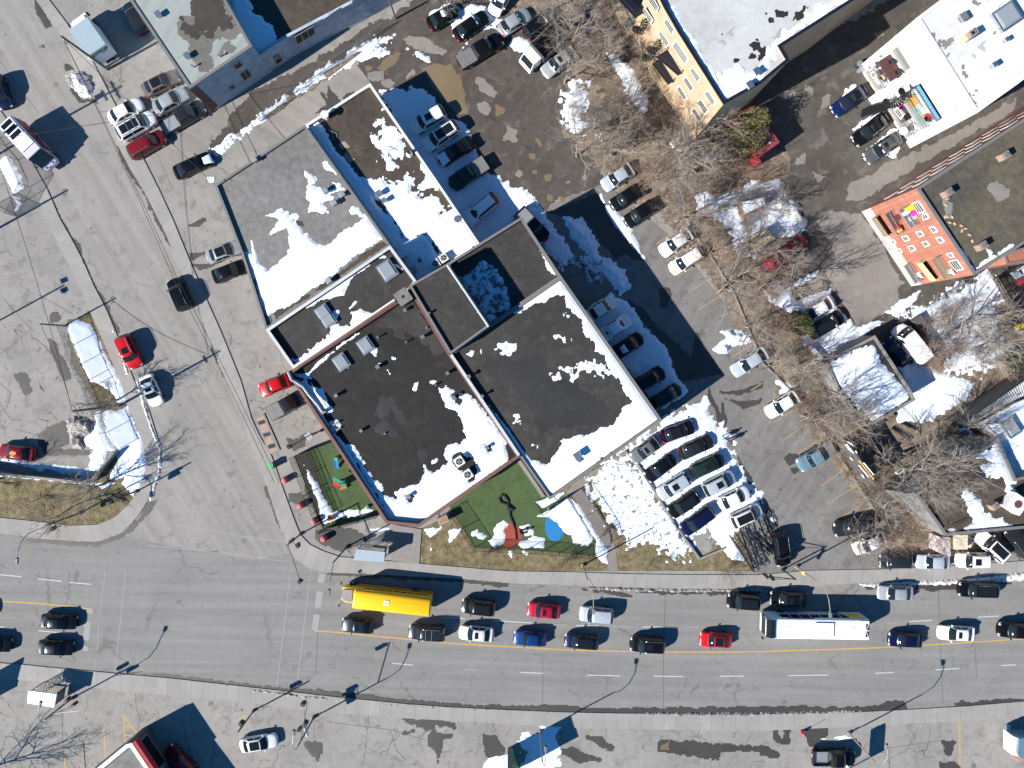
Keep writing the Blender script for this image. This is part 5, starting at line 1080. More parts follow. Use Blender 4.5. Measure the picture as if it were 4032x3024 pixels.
def car(s, ty, col, label, extras='', group='cars parked in the lots', cat=None, name=None, h=.7):
    """s: rear point then front point at bumper height"""
    r, f = W2(s, h); L, W, H = TY[ty][:3]
    c = (r+f)/2; d = f-r; yaw = math.atan2(d.y, d.x); k = max(.88, min(1.12, d.length/L))
    nm = name or {'pickup': 'pickup_truck', 'van': 'cargo_van'}.get(ty, 'car')
    e = bpy.data.objects.new(nm, None); COL.objects.link(e); e.location = (c.x, c.y, .02); e.rotation_euler = (0,0,yaw); e.scale = (k, 1, 1)
    tag(e, label, cat or {'pickup': 'pickup truck', 'van': 'van', 'suv': 'suv'}.get(ty, 'car'), group)
    m = CM[ty]; pc = 'c_'+col
    add_part(e, (ty,'body'), m['body'][0], 'c_white', 'body', True, pc)
    add_part(e, (ty,'ws'), m['windshield'][0], 'car_glass', 'windshield', True)
    if m['rear_window']: add_part(e, (ty,'rw'), m['rear_window'][0], 'car_glass', 'rear_window', True)
    for i, q in enumerate(m['side_window']): add_part(e, (ty,'sw',i), q, 'car_glass', 'side_window')
    for i, (a, b) in enumerate(m['wheel']):
        w = add_part(e, (ty,'wh',i), a, 'rubber', 'wheel', False); add_part(w, (ty,'ri',i), b, 'rim', 'rim')
    for i in (0, 1):
        add_part(e, (ty,'hl',i), m['headlight'][i], 'lamp_glass', 'headlight'); add_part(e, (ty,'tl',i), m['taillight'][i], 'tail_red', 'taillight')
        add_part(e, (ty,'mi',i), m['mirror'][i], 'c_white', 'mirror', False, pc)
    if 's' in extras: add_part(e, (ty,'sr'), m['sunroof'][0], 'dark_glass', 'sunroof')
    if 'g' in extras: add_part(e, (ty,'gr'), m['glass_roof'][0], 'dark_glass', 'glass_roof')
    if 'r' in extras:
        for i in (0, 1): add_part(e, (ty,'rr',i), m['roof_rail'][i], 'steel', 'roof_rail')
    if 'x' in extras:
        Lc = TY[ty][0]
        for i, fx in enumerate((.02, -.75)): add_part(e, (ty,'cb',i), MB().box(fx, fx+.06, -.68, .68, H+.07, H+.10), 'steel', 'roof_bar')
    if ty == 'pickup':
        add_part(e, 'bed', m['bed'][0], 'c_white', 'bed', False, pc)
        if 't' in extras: add_part(e, 'tonneau', m['tonneau_cover'][0], 'flashing_dark', 'tonneau_cover')
        else: add_part(e, 'liner', m['bed_liner'][0], 'black_metal', 'bed_liner', False, 'steel_dull' if 'l' in extras else None)
    return e
def car_snow(e, ty, x0, x1, y0, y1, label, seed=1, mat='snow'):
    full = .22 if x1-x0 > 2.5 else 0
    """melting snow lying on a car, in the car's own frame"""
    tz = CM[ty]['topz']; cell = .07; nx = int((x1-x0)/cell)+2; ny = int((y1-y0)/cell)+2
    gx, gy = np.meshgrid(x0+cell*np.arange(nx), y0+cell*np.arange(ny), indexing='ij')
    f = np.minimum(np.minimum(gx-x0, x1-gx), np.minimum(gy-y0, y1-gy))-.12+full+.30*(fbm(gx, gy, .7, 4, seed)-.45)
    mb = MB(); ok = f > -.07
    V = []; 
    for i in range(nx):
        for j in range(ny): V.append((gx[i,j], gy[i,j], tz(gx[i,j], gy[i,j])+max(-.03, min(.07, f[i,j]*.5))))
    F = [(i*ny+j, (i+1)*ny+j, (i+1)*ny+j+1, i*ny+j+1) for i in range(nx-1) for j in range(ny-1) if max(f[i,j], f[i+1,j], f[i,j+1], f[i+1,j+1]) > 0]
    used = sorted({v for q in F for v in q}); ix = {v: k for k, v in enumerate(used)}
    mb.add([V[v] for v in used], [tuple(ix[v] for v in q) for q in F])
    if not F: return
    o = mb.make('snow_cover', M[mat], None, True); o.location = e.location; o.rotation_euler = e.rotation_euler; o.scale = e.scale
    tag(o, label, 'snow', None, 'stuff')
G1, G2, G3, G4 = 'cars parked in the upper left corner', 'cars parked in the lots', 'cars queuing on the main road', 'twelve cars packed in the snowy lot'
car('00 1240,805 1552,650', 'sedan', 'brown', 'silver brown sedan with large dark glass roof, topmost of the corner cluster', 'g', G1)
car('00 950,1050 1238,890', 'sedan', 'white', 'clean white sedan with black windows at the left of the corner cluster', '', G1)
car('00 1342,965 1625,800', 'sedan', 'silver', 'silver older sedan nose against the brick corner', '', G1)
car('00 1035,1190 1350,1010', 'suv', 'white', 'white suv with roof rack bars between white sedan and red suv', 'rxg', G1)
car('00 1415,1130 1785,915', 'pickup', 'charcoal', 'charcoal pickup truck with open ribbed bed beside the brick corner', 'l', G1)
car('00 1130,1350 1435,1175', 'suv', 'maroon', 'dark red suv at the bottom of the corner cluster', 'r', G1)
e = car('00 1512,1520 1855,1360', 'sedan', 'black', 'black sedan with snow on its hood alone in the lane mouth', '', G1); car_snow(e, 'sedan', 1.0, 2.2, -.7, .5, 'snow lying on the hood of the lone black sedan', 3)
car('00 -40,660 60,950', 'suv', 'navy', 'dark suv cut by the left edge above the painted truck', '', 'cars on the side street')
car('00 1240,255 1130,50', 'suv', 'slate', 'dark suv half hidden beside the pale green roofed building', '', G1)
car('10 1660,965 1375,1125', 'suv', 'white', 'white car with sunroof, topmost in the blue shaded row', 's', G2)
car('10 1775,1090 1480,1285', 'suv', 'white', 'white suv with wide dark glass roof second in the shaded row', 'rg', G2)
e = car('10 1910,1225 1605,1410', 'sedan', 'black', 'black sedan with snow patch on hood third in the shaded row', '', G2); car_snow(e, 'sedan', .9, 2.2, -.75, .8, 'snow on the hood of the black sedan in the shaded row', 5)
car('10 2025,1415 1705,1625', 'pickup', 'slate', 'dark pickup truck with grey covered bed in the shaded row', 't', G2)
e = car('11 2115,45 1840,275', 'hatch', 'red', 'bright red car under a blanket of snow, lowest in the shaded row', '', G2); car_snow(e, 'hatch', -1.6, 2.25, -1.0, 1.0, 'blanket of snow covering the red car', 8)
e = car('10 1520,225 1770,75', 'sedan', 'black', 'black sedan under bare branches at the top edge of the back lot', '', G2); car_snow(e, 'sedan', -.2, .9, -.5, .6, 'snow on the black sedan under branches', 2)
e = car('10 1750,320 2035,125', 'sedan', 'black', 'black sedan in snow next to the big black pickup', '', G2); car_snow(e, 'sedan', .4, 1.0, -.7, .7, 'snow strip on the windshield of the black sedan in the back lot', 4)
car('10 2210,-100 2085,110', 'hatch', 'white', 'white car cut by the top edge among the back lot cars', '', G2)
e = car('10 1780,560 2160,330', 'pickup', 'black', 'big black pickup truck with covered bed in the back lot', 't', G2); car_snow(e, 'pickup', .9, 1.5, -.7, .7, 'snow strip on the big black pickup', 6)
e = car('20 -80,280 190,105', 'sedan', 'silver', 'silver sedan between black pickup and black suv in the back lot', '', G2); car_snow(e, 'sedan', .4, 1.1, -.6, .7, 'snow strip on the silver sedan windshield', 7)
e = car('20 150,315 410,110', 'suv', 'black', 'black suv with red tail lights beside the dump truck', 'r', G2); car_snow(e, 'suv', .5, 1.1, -.7, .7, 'snow strip on the black suv by the dump truck', 9)
car('20 590,435 305,645', 'sedan', 'silver', 'silver sedan with sunroof and nose in the muddy lot below the dump truck', 's', G2)
car('21 1090,-200 825,-30', 'sedan', 'ice', 'silver sedan glinting at the hedge end of the back lot', '', G2)
car('21 1160,-20 900,145', 'sedan', 'black', 'black sedan glinting in the hedge, middle of three', '', G2)
car('21 1285,115 1020,290', 'sedan', 'black', 'black sedan with pale glass in the hedge, lowest of three', '', G2)
car('21 1600,360 1330,545', 'sedan', 'offwhite', 'beige white sedan between yellow bay lines under branches', '', G2)
car('21 1690,520 1415,700', 'hatch', 'white', 'white car crossed by branch shadows beside the beige sedan', '', G2)
car('21 105,195 320,420', 'pickup', 'black', 'black pickup truck tucked behind the corner of the shaded roof', 'l', G2)
car('21 700,1105 930,955', 'sedan', 'white', 'white sedan with black rear window in the shaded snow row', '', G2)
e = car('21 820,1270 1060,1110', 'sedan', 'white', 'snow covered white sedan second in the shaded snow row', '', G2); car_snow(e, 'sedan', -2.2, 1.4, -.9, .9, 'snow blanket on the white sedan in the shaded snow row', 12)
e = car('21 930,1425 1170,1270', 'sedan', 'black', 'black sedan with a snow clump on its roof in the shaded snow row', '', G2); car_snow(e, 'sedan', -1.6, -.5, -.6, .5, 'snow clump on the black sedan roof', 14)
car('21 1110,1715 1360,1570', 'suv', 'black', 'black suv at the lower end of the shaded snow row', 'r', G2)
car('22 1255,215 1505,55', 'hatch', 'slate', 'dark slate car with glass roof lowest in the shaded snow row', 'g', G2)
car('21 2260,1395 1955,1590', 'sedan', 'ice', 'pale silver sedan in the sunny bays below the snow heap', '', G2)
car('32 315,120 40,290', 'sedan', 'white', 'white silver sedan by the brown hedge in the sunny bays', '', G2)
car('32 622,570 312,745', 'pickup', 'ltblue', 'light blue pickup with covered bed in the sunny bays', 't', G2)
car('32 975,1225 622,1300', 'suv', 'charcoal', 'dark grey suv with sunroof in the sunny bays', 's', G2)
car('32 1080,1350 800,1475', 'sedan', 'offwhite', 'white car angled beside the dark grey suv in the sunny bays', '', G2)
car('32 145,1310 190,1615', 'suv', 'black', 'black suv with roof rails beside the lattice masts', 'r', G2)
for a in (('22 1310,515 1085,685','sedan','midgrey','grey sedan with sunroof, topmost of the left column','s'), ('22 1450,665 1205,850','sedan','black','black sedan second from top in the left column of the snowy lot',''), ('22 1570,835 1310,1000','suv','ice','silver suv with glass roof in the left column of the snowy lot','s'),
          ('22 1655,985 1405,1160','suv','black','black suv fourth in the left column of the snowy lot','g'), ('22 1780,1120 1515,1315','suv','navy','dark blue suv at the bottom of the left column of the snowy lot',''),
          ('22 1335,490 1625,390','sedan','plum','dark plum sedan at the top of the right column of the snowy lot','g'), ('22 1495,640 1785,510','sedan','charcoal','black sedan second in the right column of the snowy lot',''), ('22 1595,800 1880,670','suv','green','dark green suv in the right column of the snowy lot','s'),
          ('22 1700,960 1975,820','suv','ice','pale silver suv with black sunroof in the right column','s'), ('22 1830,1085 2105,955','sedan','white','white sedan with black rear glass in the right column',''), ('22 1940,1235 2210,1110','suv','offwhite','white suv with large black glass roof at the bottom of the right column','g')):
    car(a[0], a[1], a[2], a[3], a[4], G4)
car('30 912,775 615,980', 'sedan', 'blue', 'dark blue sedan topmost of three by the white balconies', 'g', G2)
car('30 1095,1010 800,1240', 'sedan', 'black', 'black sedan middle of three by the white balconies', 'g', G2)
e = car('30 1215,1180 895,1395', 'sedan', 'grey', 'grey sedan with sunroof and snow rim lowest of three by the white balconies', 's', G2); car_snow(e, 'sedan', .3, .75, -.7, .7, 'snow strip on the grey sedan windshield', 21)
car('31 195,560 330,440', 'sedan', 'maroon', 'dark red sedan under bare branches in the courtyard', '', G2)
car('31 20,680 170,590', 'hatch', 'crimson', 'red car almost hidden by the branches', '', G2)
e = car('31 620,955 320,1130', 'sedan', 'white', 'white sedan with dark glass in the snowy courtyard corner', '', G2)
e = car('31 415,1255 705,1085', 'suv', 'black', 'black suv with glass roof and snow on windshield in the courtyard corner', 'g', G2); car_snow(e, 'suv', .5, .95, -.8, .8, 'snow strip on the black courtyard suv', 22)
car('31 1270,1510 1090,1300', 'sedan', 'navy', 'dark navy sedan in shadow between garage and white van', '', G2)
car('31 1425,1480 1190,1185', 'van', 'white', 'white cargo van with dirty roof beside the garage', '', G2, h=1.2)
car('32 2120,1550 1880,1330', 'suv', 'white', 'white suv with large black glass roof at the warehouse', 'g', G2)
car('32 2300,1500 2160,1300', 'suv', 'slate', 'slate suv with roof rails at the right edge by the warehouse', 'r', G2)
car('32 1975,1560 1690,1560', 'suv', 'offwhite', 'white suv with black sunroof parallel to the north sidewalk', 's', G2)
car('32 1640,1575 1340,1575', 'sedan', 'ice', 'silver sedan hidden by branches next to the white suv', '', G2)
car('32 1310,1570 1020,1570', 'hatch', 'slate', 'dark car hidden by branches at the end of the parallel row', '', G2)
car('01 1797,592 2105,478', 'sedan', 'silver', 'silver sedan nosed under the gravel roofed building', 'g', G2)
car('01 1850,762 2145,648', 'sedan', 'black', 'black sedan nosed under the gravel roofed building', '', G2)
car('01 1622,1042 1505,765', 'suv', 'black', 'black suv driving up the side street', 'r', 'cars on the side street')
car('01 1062,1265 1195,1545', 'suv', 'red', 'red suv with sunroof on the side street', 'sr', 'cars on the side street')
car('02 1262,-55 1375,215', 'sedan', 'white', 'white sedan behind the red suv on the side street', 's', 'cars on the side street')
car('12 310,-15 48,90', 'sedan', 'red', 'red sedan nosed under the brick edged black roof', '', G2)
car('12 140,290 430,130', 'pickup', 'charcoal', 'charcoal pickup with grey covered bed under the brick edged roof', 't', G2)
e = car('02 312,640 -15,608', 'sedan', 'maroon', 'dark red sedan with orange oval on its roof by the retaining wall', '', G2)
o = MB().add([(math.cos(i*.4)*.42, math.sin(i*.4)*.26, 1.5) for i in range(16)], [tuple(range(16))]).make('roof_marker', M['orange']); o.parent = e
car('03 352,430 682,445', 'sedan', 'black', 'black sedan with sunroof waiting in the upper eastbound lane', 's', G3); car('03 330,655 652,672', 'sedan', 'black', 'black sedan waiting in the lower eastbound lane', '', G3)
car('03 -220,615 112,645', 'sedan', 'black', 'black car entering from the left edge in the lower lane', '', G3)
car('03 -400,330 -60,340', 'sedan', 'charcoal', 'dark car just off the left edge in the upper lane', '', G3)
e = car('03 2085,1520 13 205,1465'.replace('13 205', '03 2417'), 'sedan', 'white', 'white sedan parked on the south lot near the traffic lights', 'g', G2)
car('bl 1480,1060 1130,690', 'sedan', 'maroon', 'dark maroon car in the shadow of the corner restaurant', '', G2)
for a in (('13 1042,480 765,462','sedan','slate','dark blue grey sedan beside the yellow bus','s'), ('13 1668,540 1345,520','suv','slate','dark suv with roof bars behind the yellow bus','xr'), ('13 2102,322 1808,292','suv','black','black suv following the yellow bus in the kerb lane','g'),
          ('13 2093,552 1782,530','sedan','offwhite','white sedan with sunroof next to the yellow line','s'), ('23 460,352 165,328','sedan','crimson','crimson sedan with sunroof in the kerb lane','s'), ('23 918,388 620,362','suv','ice','pale silver suv below the curved lamp arm',''),
          ('23 340,592 48,575','sedan','royal','royal blue sedan in the centre lane',''), ('23 792,622 490,597','hatch','navy','dark blue hatchback with black glass roof in the centre lane','g'), ('23 1367,642 1060,628','suv','black','black suv with chrome roof rails in the centre lane','rs'),
          ('23 1952,602 1668,590','sedan','red','bright red coupe with black roof and hood stripe','g'), ('23 2192,272 1912,250','suv','black','small black suv parked at the snowy north kerb','g'), ('33 392,248 68,232','sedan','black','black sedan at the north kerb above the white bus','s'),
          ('33 1322,190 1005,185','sedan','silver','silver coupe at the snowy north kerb','' ), ('33 2052,160 1705,152','suv','black','black suv with roof rails at the north kerb near the right edge','rg'), ('33 1402,600 1100,590','sedan','navy','dark navy sedan behind the white bus',''),
          ('33 1857,545 1530,530','sedan','white','white sedan with black sunroof near the right edge','s'), ('33 2390,520 2050,500','suv','black','black suv cut by the right edge','')):
    car(a[0], a[1], a[2], a[3], a[4], G3)
car('33 435,1615 815,1620', 'pickup', 'black', 'black pickup truck with open bed on the south lot', 'l', G2)
# hood stripe of the red coupe is paint on its hood
# ---- school bus
r, f = W2('13 1545,285 760,200', 1.6); c = (r+f)/2; d = f-r; yaw = math.atan2(d.y, d.x); LB = d.length
T = Thing('school_bus', (0,0,0), 'long yellow school bus with grey hood in the kerb lane', 'school bus'); e = T.e
hw = 1.2; x0 = -LB/2; x1 = LB/2-1.75; N_ = 12
def bus_ring(x, k=1.0, H=3.05):
    pr = [(1,.45),(1,1.3),(1,2.3),(.97,2.72),(.86,2.93),(.6,3.03),(0,3.07)]
    return [(x, y*hw*k, z*H/3.05) for y, z in pr]+[(x, -y*hw*k, z*H/3.05) for y, z in pr[::-1][1:]]
R_ = [bus_ring(x0, .94, 2.98), bus_ring(x0+.15), bus_ring(x1-.3), bus_ring(x1, .97, 3.0)]; n = len(R_[0])
T.part('body', MB().add([v for q in R_ for v in q], [(i*n+k, i*n+k+1, (i+1)*n+k+1, (i+1)*n+k) for i in range(3) for k in range(n-1)]+[tuple(range(n))[::-1], tuple(3*n+k for k in range(n))]), M['school_yellow'], True)
hd = MB(); hx = [x1-.02, x1+.5, x1+1.3, LB/2-.12, LB/2]; hz = [1.75,1.72,1.6,1.35,.9]; hwid = [1.08,1.05,.98,.9,.8]
rr = [[(x, w*y, zz) for y, zz in ((1,.5),(1,z-.3),(.86,z-.04),(.4,z+.03),(0,z+.05),(-.4,z+.03),(-.86,z-.04),(-1,z-.3),(-1,.5))] for x, z, w in zip(hx, hz, hwid)]
T.part('front_fender', hd.add([v for q in rr for v in q], [(i*9+k, i*9+k+1, (i+1)*9+k+1, (i+1)*9+k) for i in range(4) for k in range(8)]+[tuple(36+k for k in range(9))]), M['school_yellow'], True)
T.part('hood', MB().add([(x1+.32,-.80,1.88),(x1+.32,.80,1.88),(x1+1.30,.70,1.76),(x1+1.30,-.70,1.76),(x1+1.66,-.62,1.46),(x1+1.66,.62,1.46)], [(0,3,2,1),(3,4,5,2)]), M['flashing_dark'])
T.part('windshield', MB().add([(x1+.02,-1.05,1.85),(x1+.02,1.05,1.85),(x1+.0,1.0,2.7),(x1+.0,-1.0,2.7)], [(0,1,2,3)]).add([(x1+.28,-1.0,1.78),(x1+.28,1.0,1.78),(x1+.03,1.05,2.6),(x1+.03,-1.05,2.6)], [(0,1,2,3)]), M['car_glass'])
for sg in (1, -1):
    for i in range(9):
        xx = x0+.5+i*.88; T.part('side_window', MB().quad((xx,sg*(hw+.01),1.75),(xx+.76,sg*(hw+.01),1.75),(xx+.76,sg*(hw-.01),2.4),(xx,sg*(hw-.01),2.4)), M['dark_glass'])
    T.part('rub_rail', MB().box(x0+.1, x1-.1, sg*(hw+.02)-.015, sg*(hw+.02)+.015, 1.2, 1.28).box(x0+.1, x1-.1, sg*(hw+.02)-.015, sg*(hw+.02)+.015, .85, .92), M['black_metal'])
    for xx in (x0+2.2, x1+.6):
        w_ = T.part('wheel', MB().tube([(xx, sg*1.15-.13, .48), (xx, sg*1.15+.13, .48)], .48, 18), M['rubber']); T.sub(w_, 'rim', MB().tube([(xx, sg*1.29-.01, .48), (xx, sg*1.29+.01, .48)], .26, 12), M['rim'])
    T.part('mirror', MB().tube([(LB/2-.3, sg*.8, 1.4), (LB/2+.1, sg*1.35, 1.6)], .025, 6).obox((LB/2+.12, sg*1.4), .18, .25, 1.5, 1.75), M['black_metal'])
    T.part('headlight', MB().obox((LB/2, sg*.68), .08, .3, .95, 1.15), M['lamp_glass'])
h_ = T.part('roof_hatch', MB().box(-.55, .05, -.36, .24, 3.07, 3.12), M['plastic_white'])
T.sub(h_, 'emblem', MB().slab((-.42,-.2,3.125),(-.30,-.2,3.125),(-.30,.1,3.125),(-.42,.1,3.125), .006).slab((-.30,-.02,3.125),(-.12,-.02,3.125),(-.12,.1,3.125),(-.30,.1,3.125), .006).slab((-.30,-.20,3.125),(-.24,-.20,3.125),(-.06,-.08,3.125),(-.10,-.02,3.125), .006), M['steel_dull'])
e.location = (c.x, c.y, .01); e.rotation_euler = (0,0,yaw)
# ---- city bus
r, f = W2('33 935,512 48,500', 3.1); c = (r+f)/2; d = f-r; yaw = math.atan2(d.y, d.x); LB = d.length; H = 3.1; hw = 1.28
T = Thing('city_bus', (0,0,0), 'white city bus with blue trim and red banner on its side', 'bus')
pr = [(1,.35),(1,1.0),(1,2.7),(.96,3.0),(.85,3.1),(0,3.13)]
def br(x, k, dz=0): return [(x, y*hw*k, z if z < 1.5 else z+dz) for y, z in pr]+[(x, -y*hw*k, z if z < 1.5 else z+dz) for y, z in pr[::-1][1:]]
x0, x1 = -LB/2, LB/2; R_ = [br(x0, .99), br(x0+.1, 1), br(x1-1.0, 1), br(x1-.45, .97), br(x1-.1, .9, -.25), br(x1, .86, -.5)]; n = len(R_[0])
T.part('body', MB().add([v for q in R_ for v in q], [(i*n+k, i*n+k+1, (i+1)*n+k+1, (i+1)*n+k) for i in range(5) for k in range(n-1)]+[tuple(range(n))[::-1], tuple(5*n+k for k in range(n))]), M['bus_white'], True)
T.part('windshield', MB().add([(x1+.05,-1.08,1.1),(x1+.05,1.08,1.1),(x1-.02,1.10,2.93),(x1-.02,-1.10,2.93),(x1-.42,1.14,3.17),(x1-.42,-1.14,3.17),(x1-1.0,1.08,3.165),(x1-1.0,-1.08,3.165)], [(0,1,2,3),(3,2,4,5),(5,4,6,7)]), M['car_glass'])
T.part('blue_trim', MB().tube([(x1-1.05,-1.2,3.12),(x1-1.05,1.2,3.12)], .05, 6).tube([(x1-.9,1.2,3.08),(x1-.1,1.14,2.82),(x1+.02,1.1,1.0)], .035, 6).tube([(x1-.9,-1.2,3.08),(x1-.1,-1.14,2.82),(x1+.02,-1.1,1.0)], .035, 6), M['bus_blue'])
for sg in (1, -1):
    for i in range(7): xx = x0+1.9+i*1.25; T.part('side_window', MB().quad((xx,sg*(hw+.008),1.5),(xx+1.15,sg*(hw+.008),1.5),(xx+1.15,sg*(hw+.008),2.55),(xx,sg*(hw+.008),2.55)), M['dark_glass'])
    T.part('banner', MB().quad((x1-5.8,sg*(hw+.02),2.62),(x1-2.6,sg*(hw+.02),2.62),(x1-2.6,sg*(hw+.012),2.9),(x1-5.8,sg*(hw+.012),2.9)), M['shed_red'])
    T.part('side_wrap', MB().quad((x0+.6,sg*(hw+.015),1.0),(x0+2.6,sg*(hw+.015),1.0),(x0+2.0,sg*(hw+.015),2.8),(x0+.4,sg*(hw+.015),2.8)), M['sign_yellow'])
    T.part('side_wrap', MB().quad((x0+2.6,sg*(hw+.014),.8),(x0+4.6,sg*(hw+.014),.8),(x0+4.2,sg*(hw+.014),1.45),(x0+2.5,sg*(hw+.014),1.45)), M['bus_blue'])
    for xx in (x0+3.3, x1-2.4): w_ = T.part('wheel', MB().tube([(xx, sg*1.2-.12, .48), (xx, sg*1.2+.12, .48)], .48, 18), M['rubber']); T.sub(w_, 'rim', MB().tube([(xx, sg*1.33-.01, .48), (xx, sg*1.33+.01, .48)], .28, 12), M['rim'])
    T.part('mirror', MB().tube([(x1-.1, sg*1.2, 2.7), (x1+.25, sg*1.45, 2.4)], .03, 6).obox((x1+.27, sg*1.45), .15, .25, 2.0, 2.45), M['black_metal'])
T.part('roof_unit', MB().box(x0+4.4, x0+6.6, -.85, .85, 3.12, 3.30), M['bus_white'])
T.part('roof_step', MB().box(x0+.1, x0+1.2, -1.15, 1.15, 3.1, 3.24), M['bus_white'])
g = T.part('grille', MB().box(x0+.12, x0+.5, -.8, .8, 3.24, 3.26), M['sign_black']); zz = 3.27
T.sub(g, 'brace', MB().slab((x0+.12,-.8,zz),(x0+.18,-.8,zz),(x0+.5,-.05,zz),(x0+.44,-.05,zz), .01).slab((x0+.44,.05,zz),(x0+.5,.05,zz),(x0+.18,.8,zz),(x0+.12,.8,zz), .01).slab((x0+.12,-.05,zz),(x0+.5,-.05,zz),(x0+.5,.05,zz),(x0+.12,.05,zz), .011), M['bus_white'])
for xx in (x0+2.0, x1-2.6): T.part('roof_hatch', MB().box(xx-.3, xx+.3, -.3, .3, 3.12, 3.17), M['plastic_white'])
T.e.location = (c.x, c.y, .01); T.e.rotation_euler = (0,0,yaw)
# ---- generic truck pieces
def wheels(T, xs, hw, r=.48):
    for xx in xs:
        for sg in (1, -1): w_ = T.part('wheel', MB().tube([(xx, sg*hw-.14, r), (xx, sg*hw+.14, r)], r, 18), M['rubber']); T.sub(w_, 'rim', MB().tube([(xx, sg*(hw+.15)-.01, r), (xx, sg*(hw+.15)+.01, r)], r*.55, 12), M['rim'])
def text_part(parent, body, size, mat, loc, rot, extr=.004, name='lettering'):
    cu = bpy.data.curves.new(name, 'FONT'); cu.body = body; cu.size = size; cu.extrude = extr; cu.align_x = 'CENTER'; cu.align_y = 'CENTER'
    tmp = bpy.data.objects.new(name, cu); COL.objects.link(tmp); bpy.context.view_layer.update(); me = bpy.data.meshes.new_from_object(tmp.evaluated_get(bpy.context.evaluated_depsgraph_get())); bpy.data.objects.remove(tmp)
    me.materials.clear(); me.materials.append(M[mat]); o = bpy.data.objects.new(name, me); COL.objects.link(o); o.parent = parent; o.location = loc; o.rotation_euler = rot; return o
# white box truck in the upper left
a, b = W2('00 842,440 682,208', 3.5); f0 = W2('00 655,130', 1.8)[0]; d = (b-a).normalized(); yaw = math.atan2(d.y, d.x); LBX = (b-a).length
T = Thing('box_truck', (0,0,0), 'white box truck with green lettered tailgate in the upper left', 'truck')
T.part('cargo_box', MB().box(0, LBX, -1.28, 1.28, .95, 3.5), M['bus_white']); T.part('box_roof', MB().box(-.02, LBX+.02, -1.3, 1.3, 3.5, 3.56), M['truck_roof'])
cx = LBX+.15
T.part('cab', MB().add([(cx,-1.1,.6),(cx,1.1,.6),(cx,1.1,2.75),(cx,-1.1,2.75),(cx+1.2,-1.1,.6),(cx+1.2,1.1,.6),(cx+1.0,1.0,2.6),(cx+1.0,-1.0,2.6),(cx+1.9,-.95,.6),(cx+1.9,.95,.6),(cx+1.9,.95,1.5),(cx+1.9,-.95,1.5),(cx+1.45,1.05,1.7),(cx+1.45,-1.05,1.7)],
       [(0,1,2,3),(3,2,6,7),(7,6,12,13),(13,12,10,11),(11,10,9,8),(0,3,7,13,11,8),(1,9,10,12,6,2)]), M['bus_white'], False)
T.part('windshield', MB().quad((cx+1.06,-.9,2.55),(cx+1.06,.9,2.55),(cx+1.46,.95,1.78),(cx+1.46,-.95,1.78)), M['car_glass'])
T.part('wind_deflector', MB().add([(cx-.05,-1.1,2.75),(cx-.05,1.1,2.75),(cx-.05,1.05,3.3),(cx-.05,-1.05,3.3),(cx+.95,-.9,2.65),(cx+.95,.9,2.65)], [(3,2,5,4),(0,3,4),(1,5,2)]), M['bus_white'])
tg = T.part('tailgate', MB().box(-.05, -.02, -1.2, 1.2, .95, 3.4), M['sign_white']); T.sub(tg, 'green_band', MB().box(-.08, -.05, -1.2, 1.2, 2.85, 3.3), M['leaf_green'])
T.sub(tg, 'arrow_emblem', MB().add([(-.09,.75,2.9),(-.09,1.05,2.9),(-.09,1.05,3.2),(-.09,.75,3.2)], [(0,1,2,3)]), M['lime_green']); T.sub(tg, 'green_line', MB().box(-.08, -.05, -.95, -.2, 2.6, 2.72), M['leaf_green'])
text_part(tg, 'National', .42, 'sign_white', (-.10, -.05, 3.07), (math.radians(90), 0, math.radians(-90)))
T.part('lift_gate', MB().box(-.55, -.3, -1.1, 1.1, .55, .62), M['steel_dull']); T.part('chassis', MB().box(-.1, LBX+1.5, -.5, .5, .5, .95), M['black_metal'])
wheels(T, (1.0, LBX+1.0), 1.05); T.part('mirror', MB().obox((cx+1.2, 1.3), .2, .25, 1.7, 2.3), M['black_metal']); T.part('mirror', MB().obox((cx+1.2, -1.3), .2, .25, 1.7, 2.3), M['black_metal'])
T.e.location = (a.x, a.y, .01); T.e.rotation_euler = (0,0,yaw)
# painted step van on the left
a, b = W2('ml 42,215 360,560', 3.3); fr = W2('ml 470,735', 1.1)[0]; d = (b-a).normalized(); yaw = math.atan2(d.y, d.x); LV = (b-a).length; LF = (fr-a).length
T = Thing('painted_van_truck', (0,0,0), 'pale lilac van truck with dark red painted side parked on the left kerb', 'truck')
hw = 1.12; T.part('cargo_body', MB().add([(0,-hw,.6),(0,hw,.6),(0,hw*.98,3.0),(0,hw*.85,3.3),(0,-hw*.85,3.3),(0,-hw*.98,3.0),(LV,-hw,.6),(LV,hw,.6),(LV,hw*.98,2.9),(LV,hw*.85,3.15),(LV,-hw*.85,3.15),(LV,-hw*.98,2.9)],
      [(5,4,3,2,1,0),(6,7,8,9,10,11),(1,2,8,7),(2,3,9,8),(3,4,10,9),(4,5,11,10),(5,0,6,11)]), M['c_lilac'])
T.part('roof_panel', MB().box(LV*.50, LV*.82, -.92, .92, 3.24, 3.30), M['plastic_white'])
for i in range(3): T.part('roof_window', MB().box(.2+i*LV*.155, .2+i*LV*.155+LV*.115, -.72, .72, 3.30, 3.34), M['dark_glass'])
T.part('roof_frame', MB().box(.05, LV*.5, -.86, .86, 3.27, 3.31), M['plastic_white'])
T.part('side_mural', MB().quad((.1,-hw-.01,.8),(LV,-hw-.01,.8),(LV,-hw*.98-.015,2.9),(.1,-hw*.98-.015,3.0)).quad((.1,hw+.01,.8),(LV,hw+.01,.8),(LV,hw*.98+.015,2.9),(.1,hw*.98+.015,3.0)), M['sign_black']); 
mm, nt, b_ = base_mat('mural', .5); co = coord(nt); nz = noise(nt, co, .9, 3, .6, 1.2); r_ = N(nt, 'ShaderNodeValToRGB'); cr_ = r_.color_ramp
